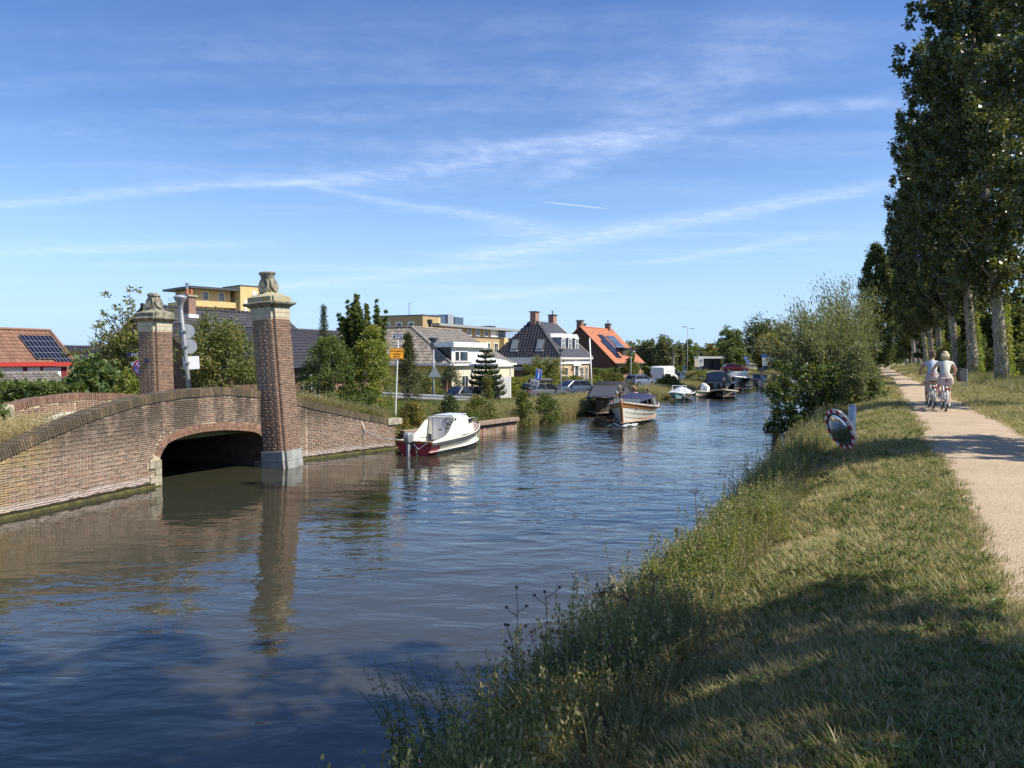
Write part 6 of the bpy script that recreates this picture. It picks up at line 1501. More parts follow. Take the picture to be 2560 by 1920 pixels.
# hood: a roof on hoops with open sides and a closed after part
rings = []
for (x, w, z, e) in ((4.9, .45, 1.10, .08), (3.8, .78, 1.22, .12), (2.6, .86, 1.30, .16), (1.75, .88, 1.32, .18), (1.25, .90, 1.22, .35), (0.75, .92, .80, .08)):
    rings.append([(x, -w+.22, z-e), (x, -w*.85+.2, z-e*.25), (x, -w*.4, z), (x, w*.4, z), (x, w*.85, z-e*.25), (x, w, z-e)])
MB().loft(rings, closed=False, caps=False).build('canopy', M['navy'], t, smooth=True)
for sd_ in (1, -1):
    MB().add([(1.9, sd_*.9, 1.14), (1.2, sd_*.91, .90), (0.75, sd_*.92, .70), (1.9, sd_*.98, .70)], [(0, 1, 2, 3)]).build('canopy_side', M['navy'], t)
    MB().add([(2.9, sd_*.88, 1.12), (1.95, sd_*.89, 1.15), (1.95, sd_*.98, .74), (2.9, sd_*.98, .76)], [(0, 1, 2, 3)]).build('clear_panel', M['glass_pale'], t)
    for x, z in ((4.4, 1.1), (3.2, 1.25)): MB().tube([(x, sd_*.9, .8), (x, sd_*.86, z)], 0.02, 5).build('hoop', M['grey_metal'], t)
MB().box((4.9, 0, 1.05), (.04, 1.2, .3), (0, -.4, 0)).build('windscreen', M['glass_pale'], t)
o = MB(); o.ball((4.1, .2, .95), (.25, .3, .16), 8, 6); o.build('blue_bag', M['sign_blue'], t)
o = MB().box((1.0, 0, .62), (1.4, 1.9, .08)).build('after_thwart', M['wood'], t)
for (x, k, lab) in ((2.1, 8, 0), (1.05, 2, 0)):
    i = int(x/6.0*14); y = rg[i][-1][1]
    o = MB(); o.lathe([(0.01, .15), (.10, .22), (.15, .36), (.14, .50), (.06, .60), (.03, .64)], 10, (x, y-.20, 0)); o.tube([(x, y-.20, .62), (x, y-.04, .84)], .012, 4); o.build('fender', M['black'], t, smooth=True)
for sd_ in (1, -1):
    for x in (5.2, 3.7): i = int(x/6.0*14); MB().lathe([(.05, 0), (.05, .02)], 8, (x, rg[i][0][1]*sd_+.01*sd_, .82), 'y').build('fairlead', M['grey_metal'], t)
bw = MB(); g = np.random.default_rng(9); h_inv = None
foam = []
for i in range(26):
    a_ = random.uniform(0, 1); s_ = 1 if random.random() > .4 else -1; foam.append((SLOOP_BOW - hd*(a_*0.9-.15) + hn*s_*(0.08+a_*0.45) + Vector((0, 0, .05+.06*random.random())), random.uniform(.04, .10)))
for p, r_ in foam: bw.ball(p, (r_*1.5, r_*1.5, r_*.45), 6, 4)
tag(bw.build('bow_foam', pmat('foam', (0.72, 0.74, 0.74), (0.5, 0.52, 0.52), 8, 0.6), None, smooth=True), 'white foam of the bow wave under the sloop stem', None, None, 'stuff')

# --- black tender with closed hood, moored to the reeds
b0 = gp(1490, 1043, 0.0); HB = math.atan2(-0.9, -0.36)
t, rg = sloop('black tender with closed black hood moored against the reeds', b0, HB, 5.8, 2.2, 1.02, 0.85, 'black_gloss', 'black', 1, name='tender', stern=0.9, full=3.2, lap=0, rake=.12)
hood = []
for (x, w, z, zb_) in ((4.35, .92, .98, .9), (3.75, .95, 1.62, .9), (3.0, .98, 1.78, .9), (2.0, .98, 1.74, .88), (1.0, .96, 1.45, .86), (0.25, .92, .92, .86)):
    hood.append([(x, -w, zb_), (x, -w*.93, zb_+(z-zb_)*.75), (x, -w*.6, z), (x, w*.6, z), (x, w*.93, zb_+(z-zb_)*.75), (x, w, zb_)])
MB().loft(hood, closed=False, caps=False).build('hood', M['black_canvas'], t, auto=50)
MB().add([(4.34, -.8, 1.02), (4.34, .8, 1.02), (3.84, .66, 1.56), (3.84, -.66, 1.56)], [(0, 1, 2, 3)]).build('windscreen', M['hood_glass'], t)
for sd_ in (1, -1): MB().add([(3.7, sd_*.955, 1.1), (3.6, sd_*.95, 1.45), (2.9, sd_*.95, 1.5), (2.3, sd_*.975, 1.12)], [(0, 1, 2, 3)]).build('hood_window', M['hood_glass'], t)
MB().box((4.9, 0, .98), (1.0, 1.5, .06)).build('foredeck', M['black_gloss'], t, bevel=0.02)
for sd_ in (1, -1): MB().box((5.1, sd_*.5, 1.03), (.12, .04, .05)).build('cleat', M['grey_metal'], t)
# --- boats further up
b0 = gp(1690, 1003, 0.0); t, rg = sloop('small teal and white boat under a crumpled silver tarpaulin', b0, HB, 3.8, 1.6, .62, .5, 'teal', 'white', 1, name='motorboat', lap=0, stern=.95, full=2.6)
cv = MB(); g = np.random.default_rng(77); rr = []
for i in range(9):
    s = i/8; rr.append([(0.4+2.6*s, (q/6-.5)*1.5, .55 + (.45*math.sin(math.pi*min(1, s*1.3+.05)) + g.normal(0, .05))*(1-abs(q/6-.5)*1.6)) for q in range(7)])
cv.loft(rr, closed=False, caps=False); cv.build('tarpaulin', M['tarp'], t); MB().tube([(2.6, -.5, .6), (2.4, -.5, 1.05), (2.4, .5, 1.05), (2.6, .5, .6)], .03, 6).build('windscreen_rail', M['white'], t)
outboard(t, -.15, -.1, .55, 'black', 1.1); outboard(t, 3.7, 0.5, .3, 'white', .7)
b0 = gp(1742, 995, 0.0); t, rg = sloop('little beige dinghy carrying two white covered seats', b0, math.atan2(-.8, -.6), 3.2, 1.4, .55, .42, 'boat_white', 'rope', 1, name='dinghy', lap=0, stern=.85)
for x, y, m in ((1.3, -.25, 'black'), (2.1, .2, 'white')): o = MB(); o.loft([[(x+a*k, y+b*k, .4+z) for a, b in sq(.28)] for k, z in ((1, 0), (1, .35), (.8, .5), (.3, .58))]); o.build('seat_cover', M[m], t); MB().ball((x, y, .95), (.2, .2, .14), 8, 5).build('cover_top', M['white'], t)
b0 = gp(1783, 990, 0.0); t, rg = sloop('dark sloop with a tall olive-grey hood', b0, HB, 6.2, 2.4, 1.1, .95, 'black_gloss', 'grey_paint', 1, name='hooded_sloop', lap=0, stern=.85)
canopy(t, .4, 4.4, .95, .9, .95, 1.0, .95, 'grey_canvas', 'hood', nose=.3, tail=.3); MB().add([(4.42, -.7, 1.1), (4.42, .7, 1.1), (4.15, .6, 1.75), (4.15, -.6, 1.75)], [(0, 1, 2, 3)]).build('windscreen', M['hood_glass'], t)
for sd_ in (1, -1): MB().add([(3.6, sd_*.93, 1.25), (2.4, sd_*.95, 1.25), (2.4, sd_*.86, 1.7), (3.6, sd_*.84, 1.7)], [(0, 1, 2, 3)]).build('hood_window', M['glass'], t)
b0 = gp(1808, 998, 0.0); t, rg = sloop('low black launch under way with its helmsman', b0, math.atan2(-.93, -.30), 5.2, 2.0, .72, .5, 'black_gloss', 'rope', 1, name='launch', lap=0, stern=.8, rail_r=.06)
launch_t = t
b0 = gp(1822, 975, 0.0); t, rg = sloop('boat covered by a bright blue tarpaulin', b0, HB, 5.0, 2.0, .8, .7, 'black_gloss', 'grey_paint', 1, name='covered_boat', lap=0, stern=.85)
canopy(t, .3, 4.6, .95, .6, .7, .8, .75, 'sign_blue', 'tarpaulin', nose=.3, tail=.3)
b0 = gp(1836, 977, 0.0); t, rg = sloop('large dark-hulled launch with white coaming', b0, HB, 7.5, 2.6, 1.35, 1.1, 'black_gloss', 'white', 1, name='large_launch', lap=0, stern=.85, rail_r=.07)
o = MB(); o.loft([[(x, y, z) for x, y in ((1.5+i, -.9+i*.3), (5.2-i*.8, -.8+i*.3), (5.2-i*.8, .8-i*.3), (1.5+i, .9-i*.3))] for i, z in ((0, 1.1), (.3, 1.7), (.5, 1.75))]); o.build('cabin', M['boat_white'], t); MB().add([(4.97, -.65, 1.3), (4.97, .65, 1.3), (4.95, .55, 1.6), (4.95, -.55, 1.6)], [(0, 1, 2, 3)]).build('windscreen', M['glass'], t)
b0 = gp(1896, 972, 0.0); t, rg = sloop('white day boat with a passenger sitting up front', b0, HB, 5.5, 2.2, .95, .8, 'boat_grey_white', 'wood', 1, name='day_boat', lap=0, stern=.85)
day_t = t; MB().box((3.3, 0, 1.15), (.06, 1.4, .5), (0, -.4, 0)).build('windscreen', M['glass'], t); MB().box((4.4, 0, .92), (1.2, 1.3, .1)).build('foredeck', M['boat_white'], t)

# --- timber quay along the bank
qa = gp(1004, 1119, 0); qb = gp(1292, 1077, 0); qd = (qb-qa); qL = qd.length
q = thing('timber_quay', (qa.x, qa.y, 0), math.atan2(qd.y, qd.x), 'weathered plank quay wall with heavy capping beam beside the cabin boat', 'quay')
n = int(qL/0.17); pl = [MB().box((0, 0, 0), (0.158, 0.05, 0.85)).mesh('plank', m, bevel=0.006) for m in (M['timber'], M['timber_red'])]
for i in range(n):
    o = link('plank', pl[1] if (i % 5 in (1, 3) or i < 12) else pl[0], q); o.location = ((i+.5)*qL/n, 0.02 + random.uniform(-.01, .01), .02 + random.uniform(-.02, .01)); o.rotation_euler = (random.uniform(-.02, .02), random.uniform(-.012, .012), 0)
nb = 4
for i in range(nb): MB().box(((i+.5)*qL/nb, -.02, .50), (qL/nb-.02, .24, .15)).build('capping_beam', M['timber'], q, bevel=0.012)
MB().box((qL/2, .3, .2), (qL, .5, .55)).build('backfill', M['ground'], q)
MB().box((qL/2, -.005, .395), (qL, .07, .05)).build('waling', M['black'], q)
# ---------------------------------------------------------------- cars
def car(loc, head, paint, label, kind='hatch', box=False, sc_=1.0):
    t = thing('parked_car', loc, head, label, 'car'); t.scale = (sc_,)*3
    body = ((-2.2, .70, .45, .86), (-2.1, .82, .30, 1.0), (-1.4, .88, .22, 1.04), (0, .90, .20, 1.02), (1.15, .89, .22, .97), (1.85, .82, .27, .84), (2.12, .70, .36, .72), (2.2, .55, .44, .62))
    rings = []
    for (x, w, zb, zt) in body: rings.append([(x, -w*.94, zb), (x, w*.94, zb), (x, w, zb+.18), (x, w, zt-.18), (x, w*.93, zt-.03), (x, w*.8, zt), (x, -w*.8, zt), (x, -w*.93, zt-.03), (x, -w, zt-.18), (x, -w, zb+.18)])
    b = MB().loft(rings).build('body', M[paint], t, auto=35)
    back = -2.02 if kind == 'estate' else -1.95; tb = -1.75 if kind == 'estate' else -1.45
    gh = [[(back, -.80, .98), (1.1, -.82, .96), (1.1, .82, .96), (back, .80, .98)], [((back+tb)/2-.05, -.74, 1.26), (.68, -.75, 1.24), (.68, .75, 1.24), ((back+tb)/2-.05, .74, 1.26)], [(tb, -.64, 1.47), (.22, -.65, 1.46), (.22, .65, 1.46), (tb, .64, 1.47)]]
    MB().loft(gh).build('windows', M['car_glass'], t, bevel=0.02)
    rf = [[(tb-.05, -.66, 1.465), (.26, -.67, 1.455), (.26, .67, 1.455), (tb-.05, .66, 1.465)], [(tb+.1, -.58, 1.525), (.05, -.58, 1.525), (.05, .58, 1.525), (tb+.1, .58, 1.525)]]
    MB().loft(rf).build('roof', M[paint], t, auto=30)
    for sd_ in (1, -1):
        for (p0, p1, r_) in (((1.1, sd_*.825, .97), (.22, sd_*.66, 1.47), .045), ((-.45, sd_*.845, 1.0), (-.5, sd_*.665, 1.48), .045), ((back+.05, sd_*.81, .98), (tb, sd_*.655, 1.48), .075)): MB().tube([p0, p1], r_, 5).build('window_pillar', M[paint], t)
        MB().box((-2.12, sd_*.62, .84), (.10, .30, .13)).build('tail_light', M['red_light'], t, bevel=.02); MB().box((2.03, sd_*.60, .66), (.20, .30, .12)).build('headlight', M['glass_pale'], t, bevel=.02)
        MB().box((.62, sd_*.98, 1.0), (.16, .18, .12)).build('wing_mirror', M[paint], t, bevel=.03)
        for x in (-1.35, 1.3):
            w = MB().lathe([(.20, -.10), (.32, -.11), (.335, -.06), (.335, .06), (.32, .11), (.20, .10)], 20, (x, sd_*.82, .33), 'y').build('wheel', M['black'], t, auto=40)
            MB().lathe([(.03, -.12), (.19, -.115), (.20, -.09)], 12, (x, sd_*.82, .33), 'y').build('rim', M['alloy'], w) if sd_ < 0 else MB().lathe([(.03, .12), (.19, .115), (.20, .09)], 12, (x, sd_*.82, .33), 'y').build('rim', M['alloy'], w)
            MB().lathe([(.36, -.06), (.39, 0), (.36, .06)], 20, (x, sd_*.86, .33), 'y', caps=False).build('wheel_arch', M['black'], t)
    MB().box((-2.19, 0, .62), (.03, .52, .12)).build('number_plate', M['sign_orange'], t); MB().box((-2.10, 0, .38), (.16, 1.5, .2)).build('rear_bumper', M['dark_grey'], t, bevel=.04)
    if box:
        MB().loft([[(x, y, z) for x, y in ((-1.5+i, -.42+i*.4), (.6-i*2, -.40+i*.6), (.6-i*2, .40-i*.6), (-1.5+i, .42-i*.4))] for i, z in ((.05, 1.60), (0, 1.68), (.02, 1.84), (.12, 1.94))]).build('roof_box', M['black'], t, bevel=.03)
    return t
AX = AXIS
def parked(px, Y, s=None):
    p = at(px, 960, Y); p.z = float(zl(p.x - XL(Y), Y)) + 0.03; return p
p = parked(1183, 57); p.z = -0.62; car(p, R(38), 'car_black', 'dark charcoal hatchback parked by the guardrail end', 'hatch')
p = parked(1362, 64); p.z = -0.62; car(p, R(33), 'car_grey', 'grey estate car with a black roof box behind the dead-end sign', 'estate', True)
p = parked(1428, 72); p.z = -0.62; car(p, R(215), 'car_blue', 'dark blue car facing the roof-box estate', 'hatch')
p = parked(1601, 95); p.z = -0.55; car(p, R(42), 'car_bluegrey', 'blue-grey estate car parked behind the white van', 'estate')
p = parked(1704, 112); car(p, R(48), 'car_blue', 'small dark car just past the white van', 'hatch')
p = at(1838, 932, 128.0); p.z = ground_at(p.x, p.y) + .05; car(p, R(-4), 'car_red', 'dark red car on the far ramp', 'hatch')
p = at(1925, 927, 140.0); p.z -= .4; car(p, R(5), 'car_bluegrey', 'pale car half hidden at the far bridge', 'estate')
# white van
p = parked(1662, 101); p.z = -0.60
t = thing('white_van', p, R(58), 'tall plain white delivery van parked on the dike road', 'van')
rings = [[(x, -w, .35), (x, w, .35), (x, w, z*.55), (x, w*.95, z-.12), (x, w*.8, z), (x, -w*.8, z), (x, -w*.95, z-.12), (x, -w, z*.55)] for x, w, z in ((-2.9, .97, 2.45), (-2.7, 1.0, 2.6), (0.9, 1.0, 2.62), (1.35, .99, 2.5), (2.05, .96, 1.55), (2.75, .92, 1.25), (2.95, .8, 1.0))]
MB().loft(rings).build('body', M['van_white'], t, auto=35)
for sd_ in (1, -1):
    MB().add([(1.2, sd_*1.0, 1.5), (2.0, sd_*.975, 1.5), (1.5, sd_*.965, 2.2), (1.1, sd_*.965, 2.2)], [(0, 1, 2, 3)]).build('side_window', M['glass'], t)
    MB().box((-.8, sd_*1.005, 1.9), (2.6, .02, .03)).build('body_rib', M['grey_paint'], t); MB().box((-1.0, sd_*1.005, 1.0), (3.4, .02, .08)).build('rub_strip', M['dark_grey'], t); MB().box((.55, sd_*1.003, 1.5), (.02, .02, 1.9)).build('door_seam', M['grey_paint'], t); MB().box((-2.0, sd_*1.003, 1.45), (1.0, .02, .55)).build('panel', M['tarp'], t)
    MB().box((-2.92, sd_*.85, 1.3), (.05, .16, .5)).build('tail_light', M['red_light'], t); MB().box((1.9, sd_*1.1, 1.55), (.14, .2, .36)).build('wing_mirror', M['black'], t, bevel=.03)
    for x in (-1.7, 1.9):
        w = MB().lathe([(.2, -.11), (.35, -.12), (.36, 0), (.35, .12), (.2, .11)], 18, (x, sd_*.88, .36), 'y').build('wheel', M['black'], t); MB().lathe([(.03, sd_*.13), (.2, sd_*.12)], 12, (x, sd_*.88, .36), 'y').build('rim', M['alloy'], w)
MB().add([(2.02, -.82, 1.58), (2.02, .82, 1.58), (1.45, .78, 2.38), (1.45, -.78, 2.38)], [(0, 1, 2, 3)]).build('windscreen', M['glass'], t)

# ---------------------------------------------------------------- signs, lamps, rails
def text(body, size, loc, rot, mat, parent, align='CENTER', sx_=1.0):
    c = bpy.data.curves.new('lettering', 'FONT'); c.body = body; c.size = size; c.align_x = align; c.align_y = 'CENTER'; c.extrude = 0.002; c.materials.append(mat)
    tmp = bpy.data.objects.new('lettering', c); col.objects.link(tmp); me = bpy.data.meshes.new_from_object(tmp.evaluated_get(bpy.context.evaluated_depsgraph_get())); bpy.data.objects.remove(tmp)
    o = link('lettering', me, parent); o.location = loc; o.rotation_euler = rot; o.scale = (sx_, 1, 1); return o
FACE = (math.pi/2, 0, 0)       # upright, read from -y
def rrect(w, h, r, n=4):
    pts = []
    for cx, cy, a0 in ((w/2-r, h/2-r, 0), (-w/2+r, h/2-r, 90), (-w/2+r, -h/2+r, 180), (w/2-r, -h/2+r, 270)):
        for k in range(n+1): a = R(a0+90*k/n); pts.append((cx+r*math.cos(a), cy+r*math.sin(a)))
    return pts
def plate(parent, c, w, h, mat, name='plate', r=0.03, th=0.012):
    return MB().prism([(x+c[0], z+c[2]) for x, z in rrect(w, h, min(r, w/2-.001, h/2-.001))], c[1]-th/2, c[1]+th/2).build(name, M[mat], parent)
def disc(parent, c, rad, mat, name='disc', th=0.012, n=28): return MB().lathe([(rad, c[1]-th/2), (rad, c[1]+th/2)], n, (c[0], 0, c[2]), 'y').build(name, M[mat], parent)
def face_cam(p, turn=0.0): return math.atan2(p.x, -p.y)*-1*0 + math.atan2(-p.x, p.y)*0 + turn
# leaning lamp post on the bridge with sign backs
p0 = at(479, 968, 21.6); p1 = at(451, 752, 21.6); p0.z = 1.2
t = thing('lamp_post', p0, 0, 'leaning grey lamp post with three sign backs on the bridge', 'lamp post'); H_ = p1.z - p0.z; lean = (p1.x-p0.x)/H_
def on(z, dx=0, dy=0): return Vector((lean*z+dx, dy, z))
MB().tube([on(-.2), on(H_*.6), on(H_)], [.065, .055, .042], 10).build('pole', M['grey_paint'], t, smooth=True)
MB(Matrix.Translation(on(H_))).lathe([(.04, -.65), (.055, -.3), (.10, -.05), (.16, .02), (.19, .10), (.17, .14), (.08, .17)], 14).build('lamp_head', M['grey_paint'], t, auto=40)
zz = lambda py: (at(470, py, 21.6).z - p0.z)
for py, dx in ((828, .10), (866, .14)):
    o = disc(t, (0, 0, 0), .215, 'sign_back', 'round_sign', .02); o.location = on(zz(py), dx*.6, .10); o.rotation_euler = (0, 0, R(22))
o = plate(t, (0, 0, 0), .44, .38, 'sign_white', 'square_sign', .03); o.location = on(zz(907), .10, .09); o.rotation_euler = (0, R(-3), R(20))
for py in (828, 866, 907): MB().box((0, 0, 0), (.14, .12, .05)).build('bracket', M['grey_metal'], t).location = on(zz(py), .03, -.02)
# no-stopping sign behind the plain-plinth pillar
p = at(352, 985, 27.5); p.z = 1.0
t = thing('road_sign', p, R(-10), 'no-stopping sign below a dark street name plate behind the far pillar', 'road sign'); kz = lambda py: at(350, py, 27.5).z - 1.0
MB().tube([(0, .05, -.2), (0, .05, kz(880))], .03, 8).build('post', M['grey_metal'], t)
disc(t, (0, -.02, kz(920)), .315, 'sign_white', 'rim'); disc(t, (0, -.03, kz(920)), .295, 'sign_red', 'ring'); disc(t, (0, -.036, kz(920)), .225, 'sign_white', 'inner_rim'); disc(t, (0, -.042, kz(920)), .205, 'sign_bright_blue', 'field')
for a_ in (45, -45):
    for nm_, w_, m_, dy_ in (('cross_edge', .075, 'sign_white', -.050), ('cross_bar', .04, 'sign_red', -.056)): o = MB().box((0, 0, 0), (.44, .006, w_), (0, R(a_), 0)).build(nm_, M[m_], t); o.location = (0, dy_, kz(920))
MB().prism([(-.44, kz(905)), (.02, kz(905)), (-.2, kz(905)-.4)], .0, .012).build('warning_plate', M['sign_white'], t); plate(t, (-.15, -.03, kz(886)), .75, .13, 'sign_navy', 'name_plate', .01); text('singel', .13, (-.2, -.04, kz(886)), FACE, M['sign_white'], t)
# diversion sign
p = at(988, 990, 28.5); p.z = 0.7; tp_ = at(996, 838, 28.5)
t = thing('diversion_sign', p, R(14), 'orange "doorgaand verkeer" diversion sign on a leaning white pole', 'road sign'); lean = (tp_.x-p.x)/(tp_.z-p.z); H_ = tp_.z-p.z
def on(z, dx=0, dy=0): return Vector((lean*z+dx, dy, z))
MB().tube([on(-.3), on(H_)], .026, 8).build('pole', M['white'], t)
zo = at(990, 884, 28.5).z - p.z; o = plate(t, (0, 0, 0), .54, .41, 'sign_orange', 'sign_board', .02); o.location = on(zo, -.04, -.04); o.rotation_euler = (0, R(3), 0)
fr = MB(); 
for (cx_, cz, w, h_) in ((0, .185, .50, .012), (0, -.185, .50, .012), (-.25, 0, .012, .37), (.25, 0, .012, .37)): fr.box((cx_, -.009, cz), (w, .004, h_))
fr.build('border', M['sign_black'], o)
text('doorgaand', .108, (0, -.010, .105), FACE, M['sign_black'], o); text('verkeer', .108, (0, -.010, -.01), FACE, M['sign_black'], o)
ar = MB(); ar.box((.03, -.010, -.11), (.20, .004, .022)); ar.add([(-.13, -.011, -.11), (-.06, -.011, -.07), (-.06, -.011, -.15)], [(0, 1, 2)]); ar.build('arrow', M['sign_black'], o)
o = plate(t, (0, 0, 0), .37, .20, 'sign_white', 'name_plate', .01); o.location = on(H_-.03, -.02, -.03); o.rotation_euler = (0, R(4), 0); o2 = plate(o, (0, -.009, 0), .345, .175, 'sign_navy', 'name_field', .008, .006); text('Sionsweg', .082, (0, -.015, .03), FACE, M['sign_white'], o); MB().box((0, -.0145, -.045), (.22, .004, .025)).build('underline', M['sign_white'], o)
# guardrail
g0 = at(868, 975, 33.0); g1 = at(1205, 993, 46.5)
d = g1-g0; t = thing('guardrail', (g0.x, g0.y, 0), math.atan2(d.y, d.x), 'galvanised guardrail half buried in the weeds of the dike', 'guardrail'); Lh = math.hypot(d.x, d.y)
prof = [(0, .0), (-.05, .03), (-.06, .09), (-.01, .14), (-.01, .17), (-.06, .22), (-.05, .28), (0, .31)]
mb = MB(); mb.loft([[(x, q, zt_ - .31 + z) for q, z in prof] for x, zt_ in ((0, g0.z), (Lh, g1.z))], closed=False, caps=False); mb.build('beam', M['grey_metal'], t)
for i in range(9): s = (i+.3)/9; MB().box((s*Lh, .06, g0.z + (g1.z-g0.z)*s - .42), (.09, .06, .9)).build('post', M['grey_metal'], t)
# dead-end sign, knocked askew
p = at(1336, 1012, 47.0); p.z = 0.3
t = thing('dead_end_sign', p, R(10), 'tilted blue dead-end sign with a bent white plate under it', 'road sign'); hz_ = lambda py: at(1340, py, 47.0).z - p.z
T = Matrix.Rotation(R(9), 4, 'Y'); Hh = hz_(923)
MB(T).tube([(0, .03, -.2), (0, .03, Hh)], .03, 8).build('post', M['grey_metal'], t)
def tilt(o): o.rotation_euler = (0, R(9), 0); return o
c_ = hz_(935); k_ = .66
o = tilt(plate(t, (0, -.02, c_), .40, .66, 'sign_white', 'sign_edge', .02)); tilt(plate(t, (0, -.03, c_), .375, .635, 'sign_blue', 'sign_board', .02)); tilt(MB().box((0, -.042, c_-.06), (.05, .006, .42)).build('stem_mark', M['sign_white'], t)); tilt(MB().box((0, -.042, c_+.19), (.17, .006, .11)).build('bar_edge', M['sign_white'], t)); tilt(MB().box((0, -.046, c_+.19), (.145, .006, .085)).build('bar_mark', M['sign_red'], t))
o = plate(t, (0, 0, 0), .58, .38, 'sign_white', 'sub_plate', .02); o.location = (.0, -.03, hz_(957)); o.rotation_euler = (0, R(14), R(-15)); o2 = plate(o, (-.02, -.01, -.01), .53, .32, 'sign_back', 'sub_plate_field', .02)
for i in range(2): text(('43', '47')[i], .17, (-.14+i*.26, -.018, -.03), FACE, M['sign_black'], o)
# street lamps with cone heads
def street_lamp(px, pyt, pyb, Y, label, head='cone', extra=None):
    a = at(px, pyb, Y); b = at(px, pyt, Y); t = thing('street_lamp', a, 0, label, 'street lamp', 'street lamps of the village'); H = b.z-a.z
    MB().tube([(0, 0, -1.2), (0, 0, H-.5)], [.08, .05], 8).build('pole', M['grey_paint'], t, smooth=True)
    if head == 'cone':
        MB().lathe([(.06, H-.7), (.11, H-.45), (.22, H-.12)], 12).build('diffuser', M['glass_pale'], t, smooth=True); MB().lathe([(.30, H-.13), (.31, H-.05), (.24, H), (.05, H+.03)], 14).build('lamp_head', M['dark_grey'], t, auto=40)
    elif head == 'arm':
        s = -1
        MB().tube([(0, 0, H-.6), (s*.05, 0, H-.15), (s*.3, 0, H-.02)], .045, 7).build('arm', M['grey_paint'], t); MB().box((s*.62, 0, H), (.75, .25, .1), (0, R(8), 0)).build('lamp_head', M['dark_grey'], t, bevel=.03)
        if extra: MB().tube([(0, 0, H-.6), (.3, 0, H-.3), (.7, 0, H-.28)], .03, 6).build('arm', M['grey_paint'], t); MB().box((1.0, .6, H-.3), (.7, .2, .1)).build('lamp_head', M['grey_paint'], t)
    elif head == 'side': MB().tube([(0, 0, H-.5), (.1, 0, H-.1), (.5, 0, H)], .045, 7).build('arm', M['grey_paint'], t); MB().box((.9, 0, H), (.9, .25, .12), (0, R(-6), 0)).build('lamp_head', M['grey_metal'], t, bevel=.03)
    return t
t = street_lamp(1084, 844, 985, 44.0, 'cone-topped lamp carrying a triangular sign back by the yellow house'); zt_ = at(1084, 925, 44).z - t.location.z; MB().prism([(-.33, zt_-.42), (.45, zt_-.42), (.08, zt_+.25)], -.09, -.075).build('triangular_sign', M['sign_back'], t)
street_lamp(1402, 872, 985, 70.0, 'cone-topped lamp before the hipped house'); street_lamp(1577, 877, 965, 98.0, 'cone-topped lamp before the orange-roofed house'); street_lamp(1684, 884, 950, 118.0, 'cone-topped lamp behind the white van'); street_lamp(1747, 878, 950, 130.0, 'cone-topped lamp beside the site hut')
street_lamp(1718, 817, 950, 135.0, 'tall slender lamp mast with two heads', 'arm', True); street_lamp(1862, 868, 930, 150.0, 'single-armed lamp above the blue cycle signs', 'side'); street_lamp(1903, 879, 930, 145.0, 'single-armed lamp at the blue name board', 'side')
# flagpole
a = at(1480, 985, 82.0); b = at(1474, 846, 82.0); t = thing('flagpole', a, 0, 'white wooden flagpole in the garden of the hipped house', 'flagpole'); MB().tube([(0, 0, -.3), (b.x-a.x, 0, b.z-a.z)], [.12, .075], 10).build('pole', M['white'], t, smooth=True); MB().ball((b.x-a.x, 0, b.z-a.z+.08), .1, 8, 6).build('knob', M['wood'], t); MB().tube([(-.18, -.06, 1.0), (-.2, -.06, 4.6)], .02, 5).build('halyard', M['rope'], t)
# small far signs
def far_sign(px, pyt, pyb, Y, label, kind):
    a = at(px, pyb, Y); H = at(px, pyt, Y).z - a.z; t = thing('road_sign', a, 0, label, 'road sign'); MB().tube([(0, 0, -.5), (0, 0, H)], .05, 6).build('post', M['grey_metal'], t)
    if kind == 'blue': disc(t, (0, -.08, H-.35), .36, 'sign_white', 'rim'); disc(t, (0, -.1, H-.35), .33, 'sign_blue', 'board'); MB().box((0, -.11, H-.35), (.3, .01, .12)).build('pictogram', M['sign_white'], t)
    if kind == 'board': plate(t, (0, -.08, H-.6), .75, 1.25, 'sign_white', 'board', .04); disc(t, (0, -.1, H-.35), .28, 'sign_back', 'roundel'); MB().box((0, -.105, H-.8), (.08, .01, .6), (0, .5, 0)).build('slash', M['sign_black'], t)
    if kind == 'name': plate(t, (.6, -.08, H-.25), 1.6, .5, 'sign_blue', 'board', .03); plate(t, (.35, -.08, H-1.3), .8, 1.4, 'sign_white', 'lower_board', .05); disc(t, (.35, -.1, H-1.0), .28, 'sign_back', 'roundel')
    if kind == 'grey': plate(t, (0, -.08, H-.4), 1.0, .75, 'sign_back', 'board', .03)
    if kind == 'small': plate(t, (0, -.08, H-.5), .25, .8, 'sign_blue', 'board', .03)
far_sign(1752, 896, 945, 118, 'white zone-end board on a post beyond the van', 'board'); far_sign(1864, 891, 935, 132, 'upper round blue cycle sign by the young leafy tree', 'blue'); far_sign(1869, 901, 938, 128, 'lower round blue cycle sign by the dark red car', 'blue'); far_sign(1906, 886, 935, 130, 'blue name board above a white zone sign', 'name'); far_sign(1926, 893, 932, 135, 'grey panel sign near the far bridge', 'grey'); far_sign(1711, 914, 945, 120, 'narrow blue sign beside the tall mast', 'small')
